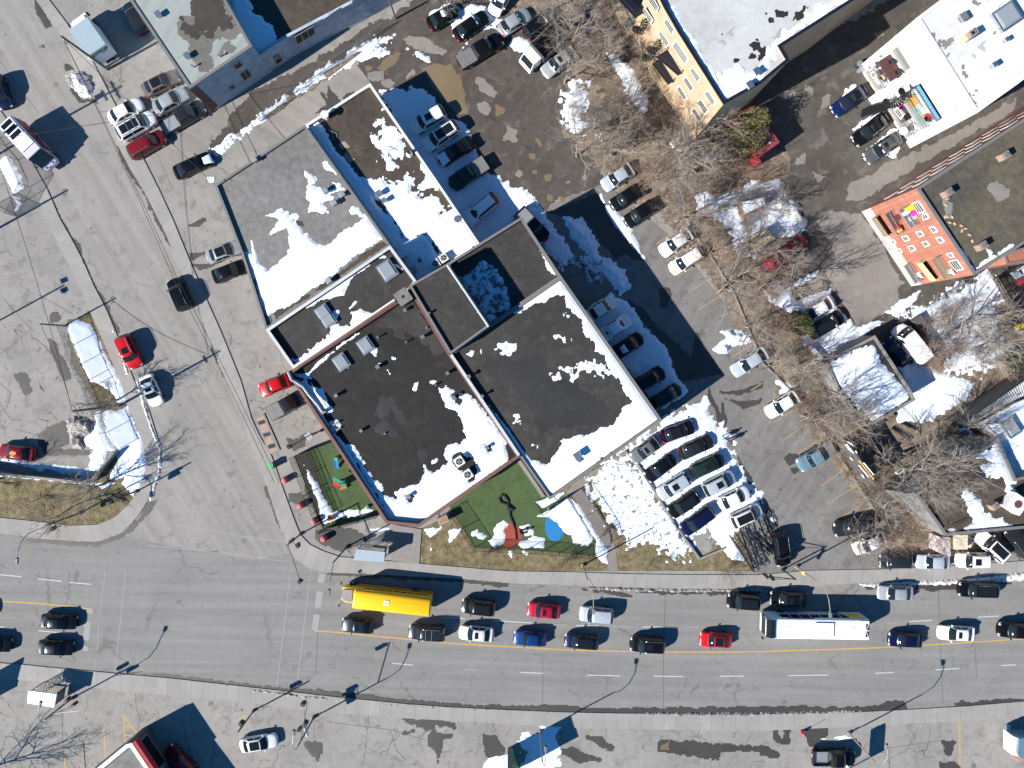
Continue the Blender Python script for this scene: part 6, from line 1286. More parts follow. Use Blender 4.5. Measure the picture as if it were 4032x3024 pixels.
cr_.elements[0].position = .36; cr_.elements[0].color = (.015,.008,.03,1); cr_.elements[1].position = .66; cr_.elements[1].color = (.3,.25,.22,1)
for p_, c_ in ((.46,(.05,.015,.06,1)),(.51,(.34,.02,.02,1)),(.57,(.22,.015,.02,1)),(.60,(.03,.02,.03,1))): q_ = cr_.elements.new(p_); q_.color = c_
nt.links.new(nz, r_.inputs['Fac']); nt.links.new(r_.outputs['Color'], b_.inputs['Base Color'])
T.e.children[-1].data.materials[0] = mm
T.part('hood', MB().add([(LV+.9,-1.0,.6),(LV+.9,1.0,.6),(LV+.9,1.0,1.45),(LV+.9,-1.0,1.45),(LF,-.85,.6),(LF,.85,.6),(LF,.8,1.15),(LF,-.8,1.15),(LF-.3,.85,1.32),(LF-.3,-.85,1.32)], [(3,2,8,9),(9,8,6,7),(7,6,5,4),(0,3,9,7,4),(1,5,6,8,2)]), M['c_lilac'])
T.part('windshield', MB().quad((LV+.02,-1.0,2.95),(LV+.02,1.0,2.95),(LV+.95,1.0,1.5),(LV+.95,-1.0,1.5)), M['car_glass']); T.part('cab_side', MB().add([(LV,-1.03,.6),(LV+.95,-1.03,.6),(LV+.95,-1.03,1.45),(LV,-1.03,2.9),(LV,1.03,.6),(LV+.95,1.03,.6),(LV+.95,1.03,1.45),(LV,1.03,2.9)], [(0,1,2,3),(7,6,5,4)]), M['c_lilac'])
for sg in (1,-1): T.part('headlight', MB().obox((LF-.02, sg*.62), .08, .28, .85, 1.05), M['lamp_glass']); T.part('hood_scoop', MB().obox((LV+1.25, sg*.5), .16, .3, 1.36, 1.46), M['black_metal']); T.part('mirror', MB().obox((LV+.6, sg*1.3), .15, .22, 1.7, 2.1), M['black_metal'])
wheels(T, (1.3, LF-1.0), .98, .42); T.e.location = (a.x, a.y, .01); T.e.rotation_euler = (0,0,yaw)
# dump truck with white cab
a, b = W2('20 500,235 170,540', 1.6); d = (b-a).normalized(); yaw = math.atan2(d.y, d.x); LD = (b-a).length
T = Thing('dump_truck', (0,0,0), 'small dump truck with white cab and dark wooden sided box in the back lot', 'truck')
bx = LD-1.5; T.part('box_floor', MB().box(-.6, bx, -1.15, 1.15, .9, 1.0), M['sign_black'])
for sg in (1,-1): T.part('side_board', MB().box(-.6, bx, sg*1.2-.06, sg*1.2+.06, .9, 2.2), M['dark_wall'] if sg > 0 else M['dark_wall'])
T.part('side_board', MB().box(-.66, -.54, -1.2, 1.2, .9, 2.2), M['dark_wall']); T.part('head_board', MB().box(bx-.06, bx+.06, -1.2, 1.2, .9, 2.6), M['dark_wall'])
T.part('cab', MB().add([(bx+.15,-1,.6),(bx+.15,1,.6),(bx+.15,.95,2.25),(bx+.15,-.95,2.25),(bx+1.3,.9,2.2),(bx+1.3,-.9,2.2),(bx+1.85,1,1.25),(bx+1.85,-1,1.25),(bx+2.0,.98,.6),(bx+2.0,-.98,.6)], [(0,1,2,3),(3,2,4,5),(5,4,6,7),(7,6,8,9),(0,3,5,7,9),(1,8,6,4,2)]), M['bus_white'])
T.part('windshield', MB().quad((bx+1.35,-.82,2.16),(bx+1.35,.82,2.16),(bx+1.83,.9,1.34),(bx+1.83,-.9,1.34)), M['car_glass']); wheels(T, (.9, bx+1.0), .95, .42)
lm = MB()
for i in range(6): lm.obox((bx+.35, -.6+i*.24), .08, .08, 2.25, 2.31)
T.part('marker_lights', lm, M['orange']); T.e.location = (a.x, a.y, .01); T.e.rotation_euler = (0,0,yaw)
# cream truck at warehouse: bonnet and cab roof
a, b = W2('mu 1080,505 690,515', 1.8); d = (b-a).normalized(); yaw = math.atan2(d.y, d.x)
T = Thing('cream_truck', (0,0,0), 'old cream coloured truck cab with flat roof by the warehouse wall', 'truck')
T.part('cab', MB().box(.6, 2.2, -.85, .95, .6, 1.9), M['c_cream']); T.part('bed', MB().box(-.3, .5, -.85, .95, .6, 1.2), M['c_cream']); T.part('window', MB().quad((.58,-.7,1.3),(.58,.8,1.3),(.6,.8,1.8),(.6,-.7,1.8)), M['car_glass'])
wheels(T, (.0, 1.6), .8, .36); T.e.location = (a.x, a.y, .01); T.e.rotation_euler = (0,0,yaw)
# pale blue truck corner at the right bottom edge
P = [(v.x, v.y) for v in W2('br 2095,425 2165,455 2150,625 2095,610', 2.2)]
T = Thing('tow_truck', (P[0][0], P[0][1], 0), 'pale blue truck with white side box cut by the lower right corner', 'truck'); T.part('side_box', MB().prism(P, .6, 2.2), M['plastic_white'])
P2 = [(v.x, v.y) for v in W2('br 2165,455 2300,440 2400,700 2180,640 2150,600', 2.6)]; T.part('cab', MB().prism(P2, .5, 2.6), M['c_ltblue']); T.part('bumper', MB().tube(W2('br 2100,620 2175,670', 1.2), .08, 8), M['orange'])
# ------------------------------------------------------------------ bare trees
def limb(mb, p, d, L, r, lv, rng, spec, n=3):
    nseg = spec[lv][3]; pts = [p.copy()]; rs = [r]; q = p.copy(); dd = d.copy()
    for i in range(nseg):
        dd = (dd+Vector((rng.uniform(-1,1), rng.uniform(-1,1), rng.uniform(-.6,.9)+.10))*spec[lv][2]).normalized()
        q = q+dd*(L/nseg); pts.append(q.copy()); rs.append(r*(1-(.55 if lv < len(spec)-1 else .75)*(i+1)/nseg))
    b = len(mb.v)
    for i, c in enumerate(pts):
        t = (pts[min(i+1, nseg)]-pts[max(i-1, 0)]).normalized(); a = t.cross(Vector((.3,.2,1)) if abs(t.z) < .95 else Vector((1,0,0))).normalized(); e = t.cross(a)
        for k in range(n):
            w = 2*math.pi*k/n; v = c+(a*math.cos(w)+e*math.sin(w))*rs[i]; mb.v.append((v.x, v.y, v.z))
    for i in range(nseg):
        for k in range(n): mb.f.append((b+i*n+k, b+i*n+(k+1) % n, b+(i+1)*n+(k+1) % n, b+(i+1)*n+k)); mb.m.append(0)
    if lv+1 < len(spec):
        cnt, frac, _, _ = spec[lv+1][:4]
        for c in range(cnt):
            t = rng.uniform(spec[lv+1][5], 1.0); i = min(int(t*nseg), nseg-1); f = t*nseg-i; s = pts[i].lerp(pts[i+1], f)
            dr = (pts[i+1]-pts[i]).normalized(); side = dr.cross(Vector((rng.uniform(-1,1), rng.uniform(-1,1), rng.uniform(-1,1)))).normalized()
            ang = rng.uniform(*spec[lv+1][4]); nd = (dr*math.cos(ang)+side*math.sin(ang)).normalized()
            limb(mb, s, nd, L*frac*rng.uniform(.65,1.25)*(1.15-.5*t if lv == 0 else 1), rs[i]*.62*(1 if lv else .75), lv+1, rng, spec, 3)
def tree_proto(seed, h, spread, twigs, mat='twig', r=.16, multi=1):
    rng = random.Random(seed)
    spec = [(1,1,.05,5,(0,0),0), (9,.62*spread,.16,5,(.5,1.15),.30), (7,.50,.22,4,(.4,1.0),.2), (6,.48,.26,3,(.4,1.0),.15), (twigs,.50,.30,2,(.3,1.1),.1)]
    tr = MB(); cr = MB()
    rngt = random.Random(seed+1)
    H = h*.62; pts = [Vector((0,0,-.1))]; rs = [r*1.25]; d = Vector((rng.uniform(-.08,.08), rng.uniform(-.08,.08), 1))
    for i in range(6): d = (d+Vector((rng.uniform(-.12,.12), rng.uniform(-.12,.12), 0))).normalized(); pts.append(pts[-1]+d*H/6); rs.append(r*(1-.11*(i+1)))
    tr.tube(pts, rs, 8)
    for c in range(spec[1][0]):
        t = .38+.62*c/(spec[1][0]-1); i = min(int(t*6), 5); s = pts[i].lerp(pts[i+1], t*6-i); a = c*2.4+rng.uniform(-.4,.4); up = .35+.9*t*rng.uniform(.7,1.1)
        nd = Vector((math.cos(a), math.sin(a), up)).normalized()
        limb(cr, s, nd, h*.50*spread*rng.uniform(.75,1.1), r*.42, 1, rng, spec, 4)
    key = ('tree', seed)
    e = bpy.data.objects.new('bare_tree', None)
    MESH[key] = [(('trunk'), tr), (('crown'), cr)]
    res = []
    for nm, m_ in MESH[key]:
        me = bpy.data.meshes.new(nm); me.from_pydata([tuple(v) for v in m_.v], [], m_.f); me.materials.append(M['bark'] if nm == 'trunk' else M[mat]); res.append((nm, me))
    MESH[key] = res; return key
def shrub_proto(seed, h, n_stems, mat='twig_brown', tw=3, sub=6):
    rng = random.Random(seed); mb = MB()
    spec = [(1,1,.12,4,(0,0),0), (sub,.5,.2,3,(.3,.9),.15), (tw,.5,.25,2,(.3,1.0),.1)]
    for i in range(n_stems):
        a = rng.uniform(0, 6.28); l = rng.uniform(.25, 1.0); d = Vector((math.cos(a)*l, math.sin(a)*l, 1)).normalized()
        limb(mb, Vector((rng.uniform(-.15,.15), rng.uniform(-.15,.15), -.05)), d, h*rng.uniform(.6,1.1), .022, 0, rng, spec, 3)
    me = bpy.data.meshes.new('stems'); me.from_pydata([tuple(v) for v in mb.v], [], mb.f); me.materials.append(M[mat]); MESH[('shrub', seed)] = [('stems', me)]; return ('shrub', seed)
def plant(key, p, label, cat, group, rot, sc, name):
    e = bpy.data.objects.new(name, None); COL.objects.link(e); e.location = (p[0], p[1], 0); e.rotation_euler = (0, 0, rot); e.scale = (sc,)*3
    tag(e, label, cat, group)
    for nm, me in MESH[key]: o = bpy.data.objects.new(nm, me); COL.objects.link(o); o.parent = e
    return e
TP = [tree_proto(11, 9.5, 1.0, 5), tree_proto(22, 8.0, 1.1, 5), tree_proto(33, 10.5, .95, 5), tree_proto(44, 7.0, 1.05, 5, 'twig_brown', .12), tree_proto(55, 8.5, 1.2, 4)]
SP = [shrub_proto(101, 2.6, 16), shrub_proto(102, 3.2, 14), shrub_proto(103, 2.0, 20), shrub_proto(104, 3.0, 18, 'twig')]
rng = random.Random(77)
GT = 'bare trees of the thicket'; LT = 'bare leafless tree in the thicket between parking lot and apartment blocks'
for s in ('F 1205,45', 'F 1290,60', 'F 1230,175', 'F 1300,150', 'F 1345,230', 'F 1290,275', 'F 1255,345', 'F 1360,310', 'F 1420,330', 'F 1465,390', 'F 1400,400', 'F 1510,470', 'F 1470,480', 'F 1535,560', 'F 1590,540', 'F 1560,640',
          'F 1630,620', 'F 1605,700', 'F 1670,700', 'F 1655,780', 'F 1710,800', 'F 1760,850', 'F 1775,920', 'F 1820,900', 'F 1880,1080', 'F 1950,1110', 'F 1990,1150', 'F 1860,1000', 'F 1500,300', 'F 1470,260', 'F 1240,100', 'F 1380,160', 'F 1840,1150', 'F 1730,900', 'F 1330,340', 'F 1480,340'):
    p = at(*Q(s)[0]); plant(rng.choice(TP), (p.x+rng.uniform(-.6,.6), p.y+rng.uniform(-.6,.6)), LT, 'tree', GT, rng.uniform(0,6.28), rng.uniform(.65,1.0), 'bare_tree')
for s, k, sc_, lb in (('F 970,25', 1, .7, 'bare tree over the parked cars at the top of the back lot'), ('F 1195,20', 0, .8, 'bare tree with pale trunk above the dump truck'),
      ('yd 560,580', 4, 1.15, 'wide bare tree spreading over the snowy yard'), ('yd 820,760', 1, 1.0, 'bare tree in the middle of the snowy yard'), ('yd 1000,420', 4, .9, 'bare tree in the upper part of the snowy yard'), ('yd 330,820', 3, .8, 'small bare tree behind the white van'),
      ('32 1080,740', 2, 1.15, 'tall bare tree above the corrugated roof'), ('32 1230,620', 0, 1.1, 'bare tree with pale limbs beside the graffiti wall'), ('32 1350,700', 4, 1.0, 'bare tree whose limbs cross the corrugated roof'), ('32 1400,900', 1, 1.0, 'bare tree leaning over the warehouse roof'), ('32 1700,330', 1, .9, 'bare tree at the edge of the lean-to'),
      ('02 1030,165', 1, .75, 'bare tree by the utility pole at the snow bank'), ('02 905,900', 1, .85, 'bare tree at the grassy corner of the side street'), ('02 640,1090', 3, .9, 'bare tree on the lawn by the traffic lights'), ('02 300,1040', 3, .35, 'small bare shrub tree on the lawn'),
      ('N -120,3060', 2, 1.0, 'bare tree at the lower left corner'), ('02 -200,960', 1, .8, 'bare tree at the left edge above the lawn'), ('31 60,560', 1, .8, 'bare tree over the red cars'), ('31 150,820', 2, .8, 'bare tree above the snowy courtyard corner'), ('31 -80,200', 0, .6, 'bare tree shading the snow mound')):
    p = at(*Q(s)[0]); plant(TP[k], (p.x, p.y), lb, 'tree', None, rng.uniform(0,6.28), sc_, 'bare_tree')
for s, k, sc_, lb in (('12 2060,1480', 2, .8, 'bare shrub between fence and sidewalk, left one'), ('22 500,1560', 0, .95, 'reddish bare shrub between fence and sidewalk, right one'), ('tr 450,1480', 0, 1.2, 'wide bare shrub at the masts by the sidewalk'), ('22 860,1300', 2, .8, 'bare shrub beside the footpath'), ('22 1400,1540', 2, .5, 'low bare shrub on the lawn strip'), ('22 1230,1600', 3, .5, 'thin bare shrub near the sidewalk')):
    p = at(*Q(s)[0]); plant(SP[k], (p.x, p.y), lb, 'shrub', None, rng.uniform(0,6.28), sc_, 'bare_shrub')
# dense shrub belt: countable bushes, shared label
belt = W2("F 1245,90 1300,30 1385,60 1540,300 1600,300 1690,420 1640,560 1740,740 1850,880 1900,1000 1960,1080 2060,1160 2050,1195 1900,1175 1850,1060 1705,860 1650,770 1560,640 1480,520 1330,385 1235,280 1225,150")
bx0, bx1 = min(p.x for p in belt), max(p.x for p in belt); by0, by1 = min(p.y for p in belt), max(p.y for p in belt)
bb = [(p.x, p.y) for p in belt]; cnt = 0
red_shed = [(v.x, v.y) for v in W2('rd 555,745 1040,410 1600,1215 1210,1650 640,1650', 1.5)]
avoid = [W2(s) for s in ('32 1040,900 1330,960 1620,1350 1500,1400', '31 550,1490 985,1262 1310,1760 1200,1800', 'F 1290,400 1360,360 1400,470 1340,500', 'F 1410,500 1480,490 1530,560 1450,600', '32 1000,1500 2000,1500 2000,1640 1000,1640')]
def inside(p, poly): return float(sdist((np.array([p[0]]), np.array([p[1]])), poly)[0]) > 0
while cnt < 175:
    p = (rng.uniform(bx0, bx1), rng.uniform(by0, by1))
    if not inside(p, bb) or inside(p, red_shed) or any(inside(p, a) for a in avoid): continue
    plant(rng.choice(SP), p, 'tangled bare bush in the thicket along the parking bays', 'bush', 'bushes of the thicket', rng.uniform(0,6.28), rng.uniform(.6,1.05), 'bare_bush'); cnt += 1
for i in range(34):
    a = Vector(at(*Q('yd 250,900')[0])); p = at(*Q('yd %d,%d' % (rng.randint(250,1150), rng.randint(250,980)))[0])
    plant(rng.choice([SP[3], SP[1]]), (p.x, p.y), 'grey twiggy bush standing in the snowy yard', 'bush', 'bushes in the snowy yard', rng.uniform(0,6.28), rng.uniform(.6,1.0), 'bare_bush')
# evergreens: thousands of small sprays on the outer shell and through the crown
def evergreen(s, label, rad, h, mats, n=5200, seed=1, squash=1.0, rot=0.0, name='cedar_tree'):
    p = at(*Q(s)[0]); T = Thing(name, (p.x, p.y, 0), label, 'tree'); r = random.Random(seed); mb = MB()
    T.part('trunk', MB().tube([(p.x,p.y,0),(p.x,p.y,h*.7)], [.14,.05], 8), M['bark'])
    lob = [(r.uniform(-.6,.6)*rad, r.uniform(-.6,.6)*rad*squash, r.uniform(.25,.8)*h, r.uniform(.35,.6)*rad) for _ in range(16)]
    for i in range(n):
        L = r.choice(lob); th, ph = r.uniform(0, 6.28), math.acos(r.uniform(-.4, 1)); k = L[3]*r.uniform(.55, 1.08)
        x, y, z = L[0]+k*math.sin(ph)*math.cos(th), L[1]+k*math.sin(ph)*math.sin(th), L[2]+k*math.cos(ph)*1.1
        x, y = x*math.cos(rot)-y*math.sin(rot), x*math.sin(rot)+y*math.cos(rot)
        a = r.uniform(0, 6.28); l = r.uniform(.10,.26); w = l*.35; dz = r.uniform(-.1,.12)
        c, s_ = math.cos(a), math.sin(a); z = max(.15, z)
        mb.add([(p.x+x-s_*w, p.y+y+c*w, z), (p.x+x+s_*w, p.y+y-c*w, z), (p.x+x+c*l, p.y+y+s_*l, z+dz)], [(0,1,2)], r.randint(0, len(mats)-1))
    T.part('crown', mb, [M[m] for m in mats]); return T
evergreen('rd 700,1180', 'bushy yellow green cedar in front of the red shed', 2.7, 5.2, ['needle','needle','needle_dark','twig_brown'], 7000, 3, .95)
evergreen('31 300,1170', 'dark green juniper bush beside the two courtyard cars', 1.7, 2.6, ['needle_dark','needle','needle_dark'], 4200, 5, .5, rot=-.9, name='juniper_bush')
evergreen('yd 1240,880', 'dark green fir branches at the right side of the yard', 1.9, 3.6, ['needle_dark'], 2600, 8, .6, rot=.5, name='fir_tree')
# ------------------------------------------------------------------ poles and lamps
def gpt(s): return at(*Q(s)[0])
def street_lamp(label, base, pole_top, arm, mat='black_metal', r=.10, group='curved arm street lamps', extra=None):
    """arm: surveyed points with height; last is the lamp head"""
    b = gpt(base); T = Thing('street_lamp', (b.x, b.y, 0), label, 'street lamp', group)
    T.part('base', MB().cyl(b, .22, 0, .35, 12), M[mat]); P = [Vector((b.x, b.y, pole_top))]+W2(arm)
    T.part('pole', MB().tube([(b.x,b.y,0),(b.x,b.y,pole_top)], [r, r*.75], 10), M[mat])
    T.part('arm', MB().tube(P[:], r*.5, 8), M['galv' if mat == 'black_metal' else mat])
    e = P[-1]; d = (P[-1]-P[-2]); d.z = 0; a = math.atan2(d.y, d.x)
    hd = T.part('lamp_head', MB().obox((e.x+math.cos(a)*.2, e.y+math.sin(a)*.2), .75, .36, e.z-.08, e.z+.12, a, taper=.65), M['flashing_dark']); T.sub(hd, 'lens', MB().obox((e.x+math.cos(a)*.25, e.y+math.sin(a)*.25), .4, .25, e.z-.13, e.z-.08, a), M['lamp_glass'])
    if extra: extra(T, b)
    return T
def sig(c, z, a=.5, n=3):
    """signal head: housing with visors"""
    mb = MB(); mb.obox(c, .32, .34, z, z+n*.33, a)
    for i in range(n): mb.obox((c.x+math.cos(a)*.24, c.y+math.sin(a)*.24), .22, .26, z+.08+i*.33, z+.28+i*.33, a)
    return mb
def lenses(T, p, c, z, a, n=3):
    for i, m_ in zip(range(n), ('plastic_green','plastic_yellow','plastic_red')): T.sub(p, 'lens', MB().tube([(c.x+math.cos(a)*.17, c.y+math.sin(a)*.17, z+.17+i*.33),(c.x+math.cos(a)*.19, c.y+math.sin(a)*.19, z+.17+i*.33)], .1, 10), M[m_])
def add_sig(T, s, z, a=.5): c = at(*Q(s)[0], z+.5); p = T.part('signal_head', sig(c, z, a), M['black_metal']); lenses(T, p, c, z, a); T.part('bracket', MB().tube([(c.x,c.y,z+1.0),(T.loc[0],T.loc[1],z+1.0)], .03, 6), M['black_metal'])
def ex1(T, b):
    add_sig(T, '13 455,1322', 3.2, 2.2); add_sig(T, '13 403,1368', 3.4, 3.6)
    m_ = at(*Q('13 415,1470')[0], 6.2); e = at(*Q('13 465,1140')[0], 6.6); T.part('mast_arm', MB().tube([(b.x,b.y,6.2),(e.x,e.y,6.6)], .06, 8), M['black_metal'])
    c = at(*Q('13 438,1150')[0], 6.2); p = T.part('signal_head', sig(c, 5.7, 3.0), M['black_metal']); lenses(T, p, c, 5.7, 3.0)
    T.part('sign_panel', MB().obox((b.x,b.y), .1, 1.2, 3.2, 4.0, .3), M['sign_white'])
street_lamp('curved street lamp carrying traffic lights beside the white sedan on the south lot', '13 525,1265', 7.0, '13 373,1544,7.6 352,1556,8.4 337,1500,9.0 344,1420,9.2', extra=ex1)
def ex2(T, b): add_sig(T, '03 585,1120', 3.2, 1.0); add_sig(T, '03 650,1155', 3.4, 4.0); e = at(*Q('03 690,1212')[0], 4.2); T.part('sign_arm', MB().tube([(b.x,b.y,4.2),(e.x,e.y,4.2)], .04, 6), M['galv'])
street_lamp('curved street lamp arching over the bus shelter at the lower left', '03 635,1100', 5.8, '03 405,1297,5.9 365,1321,7.0 338,1290,7.7 332,1230,8.0 345,1168,8.2', extra=ex2)
def ex3(T, b): add_sig(T, '02 465,1280', 3.0, 4.2)
street_lamp('curved street lamp on the corner lawn reaching over the main road', '02 700,1150', 6.8, '02 400,1265,7.0 250,1325,7.6 190,1390,8.2 158,1480,8.6 148,1550,8.7', extra=ex3)
street_lamp('pale street lamp above the black pickup on the south lot', 'br 515,398', 7.0, 'br 800,680,7.0 850,697,7.9 885,650,8.5 892,590,8.8 888,548,8.8', 'pole_paint')
street_lamp('street lamp in the snow patch at the bottom edge', 'bc 835,575', 7.2, 'bc 900,1065,7.5 908,1085,8.4 914,1000,9.0 918,850,9.1', 'pole_paint')
street_lamp('street lamp with bent arm over the pale silver suv', '22 650,1605', 6.8, '23 705,55,6.9 735,110,8.2 744,200,9.0 746,330,9.2', 'pole_paint')
def ex7(T, b): T.part('warning_sign', MB().slab(*[at(*Q(p)[0], h_) for p, h_ in (('tr 2085,1490',2.9),('tr 2145,1500',2.9),('tr 2140,1585',2.0),('tr 2080,1545',2.0))], .03), M['sign_yellow'])
street_lamp('street lamp with yellow sign reaching over the white city bus', 'tr 1960,1390', 6.6, '33 485,75,6.6 545,135,7.7 582,240,8.5 597,362,8.7', 'pole_paint', extra=ex7)
def ex8(T, b): pass
street_lamp('street lamp behind the bus shelter, arm ending above the crossing', '12 810,1445', 7.2, '12 690,1600,7.3 13 676,5,8.0 662,90,8.8 653,165,9.0', 'black_metal')
# traffic signal post at the corner with a mast arm over the road
def tsignal(label, base, h, arm_to, ah, sigs, panel=None):
    b = gpt(base); T = Thing('traffic_light', (b.x,b.y,0), label, 'traffic light'); T.part('pole', MB().tube([(b.x,b.y,0),(b.x,b.y,h)], .09, 10), M['black_metal']); T.part('base', MB().cyl(b, .2, 0, .3, 12), M['black_metal'])
    if arm_to: e = at(*Q(arm_to)[0], ah); T.part('mast_arm', MB().tube([(b.x,b.y,h-.1),(e.x,e.y,ah)], .055, 8), M['black_metal']); p = T.part('signal_head', sig(e, ah-.6, 2.4), M['black_metal']); lenses(T, p, e, ah-.6, 2.4)
    for s, z, a in sigs: add_sig(T, s, z, a)
    if panel: c = at(*Q(panel[0])[0], panel[1]); T.part('street_sign', MB().obox(c, panel[2], .04, panel[1]-.2, panel[1]+.2, panel[3]), M['leaf_green'])
tsignal('traffic light on the corner by the bollards, its arm over the crossing', '12 410,1330', 5.6, '13 405,90', 5.6, [('12 335,1385', 3.0, 3.6), ('12 382,1425', 3.0, 5.0)], None)
tsignal('traffic light at the tip of the corner lawn', '02 1195,960', 5.2, None, 0, [('02 955,1062', 4.0, .3), ('02 1075,1040', 3.0, 2.0)], None)
tsignal('traffic light beside the white sedan on the south lot', 'N 1000,2797', 5.4, None, 0, [('bl 2065,390', 3.6, 2.4)], None)
tsignal('pedestrian signal post by the lattice masts on the sidewalk', 'tr 1670,1450', 4.2, 'tr 1320,1600', 4.4, [('tr 1440,1640', 3.0, 2.0)], None)
tsignal('slim sign post with two heads at the kerb left of the drains', '12 590,430', 5.0, '12 310,575', 5.2, [], None)
# lamps of the car park
def wood_pole(name, label, base, h, lampp=None, sign=False, cross=0, r=.16):
    b = gpt(base); T = Thing(name, (b.x,b.y,0), label, 'utility pole'); T.part('pole', MB().tube([(b.x,b.y,0),(b.x,b.y,h)], [r, r*.7], 10), M['pole_wood'])
    if cross: T.part('crossarm', MB().obox(b, .12, cross, h-.7, h-.55, .5).obox(b, .12, cross*.6, h-1.6, h-1.45, .5), M['wood'])
    T.part('insulator', MB().cyl((b.x, b.y+.3), .05, h-.5, h-.2, 8).cyl((b.x+.1, b.y-.3), .05, h-.5, h-.2, 8), M['flashing_white'])
    T.part('transformer', MB().cyl((b.x-.3, b.y+.2), .2, h-2.2, h-1.4, 12), M['galv']) if cross > 2 else None
    if lampp: P = [Vector((b.x,b.y,h-1.6))]+W2(lampp); T.part('arm', MB().tube(P, .035, 6), M['galv']); e = P[-1]; T.part('lamp_head', MB().obox(e, .7, .36, e.z-.08, e.z+.12, .1, taper=.6), M['flashing_dark'])
    if sign:
        c = at(*Q('00 800,512')[0], 2.6); s = T.part('speed_sign', MB().obox((c.x+.0,c.y), .62, .04, 2.2, 3.0, 0), M['sign_white']); text_part(s, '30', .42, 'sign_black', (c.x-b.x, c.y-b.y-.03, 2.62), (math.radians(90), 0, 0))
        T.part('sign_tab', MB().obox((c.x+.05,c.y), .4, .04, 1.75, 2.1, 0), M['sign_white'])
    return T
wood_pole('utility_pole', 'wooden utility pole with street light arm and number sign by the box truck', '00 940,605', 9.4, '00 560,375,8.3 460,375,8.4 390,390,8.2 358,402,8.1', True, 0, .17)
wood_pole('utility_pole', 'bluish utility pole at the upper tip of the fenced snow bank', '01 565,1178', 4.9, None, False, 0, .12)
wood_pole('utility_pole', 'utility pole with wires beside the bare tree on the snow bank', '02 1040,215', 9.8, None, False, 1.6, .16)
wood_pole('utility_pole', 'utility pole beyond the left edge behind the painted truck', 'N -15,612', 12.0, None, False, 2.4); wood_pole('utility_pole', 'utility pole beyond the left edge by the wire enclosure', 'N -102,951', 9.0, None, False, 0)
wood_pole('utility_pole', 'steel lattice foot pole at the right end of the lane', '10 1235,165', 6.0, None, False, 0, .12)
b = at(-74, 1301); T = Thing('floodlight_mast', (b.x,b.y,0), 'twin headed floodlight mast beyond the left edge', 'floodlight'); T.part('pole', MB().tube([(b.x,b.y,0),(b.x,b.y,8)], .1, 8), M['black_metal'])
for dy in (-.6,.6): T.part('lamp_head', MB().obox((b.x,b.y+dy), .7, .6, 7.9, 8.1, .4), M['black_metal'])
# overhead wires along the side street
for i, (s, lb) in enumerate((('N -15,612,11.4 285,1617,9.0', 'overhead wire nearest the left sidewalk'), ('N 248,151,8.8 700,1100,8.8 1100,1900,8.8', 'overhead wire over the middle of the side street'), ('N 248,151,8.4 690,1110,8.2 1080,1900,8.4', 'overhead wire just below the middle one over the side street'), ('N 248,151,9.0 845,728,6.5', 'service wire to the corner of the gravel roofed building'),
        ('N 160,1277,4.6 285,1617,9.0', 'slack wire between the two poles of the snow bank'), ('N -200,560,9 300,500,8.5 850,400,7.5', 'service wire crossing above the painted truck'))):
    P = W2(s); Z = []
    for a_, c_ in zip(P[:-1], P[1:]): Z += [a_.lerp(c_, t/8)-Vector((0,0,.5*math.sin(math.pi*t/8))) for t in range(8)]
    Z.append(P[-1]); o = MB().tube(Z, .028, 5).make('overhead_wire', M['rubber']); tag(o, lb, 'wire', 'overhead wires')
# ------------------------------------------------------------------ shelters, bollards, bins
def shelter(label, roof, roofmat='bus_white', h=2.55):
    P = W2(roof, h); c = sum(P, Vector())/4; T = Thing('bus_shelter', (c.x, c.y, 0), label, 'bus shelter')
    T.part('roof', MB().add([tuple(p) for p in P]+[(p.x,p.y,h-.22) for p in P], [(0,1,2,3) if area(P) > 0 else (3,2,1,0)]+[(i,4+i,4+(i+1) % 4,(i+1) % 4) for i in range(4)]), M[roofmat])
    I = inset(P, .15); I = [Vector((p[0], p[1], 0)) for p in I]
    for p in I: T.part('post', MB().cyl(p, .05, 0, h-.2, 8), M['black_metal'])
    # order: find the two far (north) corners
    nth = sorted(I, key=lambda p: -p.y)[:2]; sth = sorted(I, key=lambda p: p.y)[:2]; nth.sort(key=lambda p: p.x); sth.sort(key=lambda p: p.x)
    def pan(a, b): 
        g = T.part('glass_panel', MB().slab(a+Vector((0,0,.15)), b+Vector((0,0,.15)), b+Vector((0,0,2.2)), a+Vector((0,0,2.2)), .012), M['clear_glass'])
        T.sub(g, 'frame', MB().tube([a+Vector((0,0,2.2)), b+Vector((0,0,2.2))], .025, 6).tube([a+Vector((0,0,.15)), b+Vector((0,0,.15))], .025, 6).tube([(a+b)/2+Vector((0,0,.15)), (a+b)/2+Vector((0,0,2.2))], .02, 6), M['black_metal'])
    pan(nth[0], nth[1]); pan(nth[0], sth[0])
    a, b = nth[1], sth[1]; T.part('advert_panel', MB().slab(a+Vector((0,0,.3)), b+Vector((0,0,.3)), b+Vector((0,0,2.2)), a+Vector((0,0,2.2)), .18), M['flashing_dark'])
    m_ = (nth[0]+nth[1])/2; T.part('bench', MB().slab(nth[0].lerp(nth[1], .3)+Vector((0,-.15,.45)), nth[0].lerp(nth[1], .8)+Vector((0,-.15,.45)), nth[0].lerp(nth[1], .8)+Vector((0,-.5,.45)), nth[0].lerp(nth[1], .3)+Vector((0,-.5,.45)), .05), M['wood'])
    return T
shelter('bus shelter with bright white roof under the curved lamp at the lower left', '03 245,1040 492,1070 470,1187 237,1148', 'bus_white')
shelter('bus shelter with pale blue roof at the chamfered corner building', '12 890,1465 1142,1490 1132,1577 867,1562', 'truck_roof')
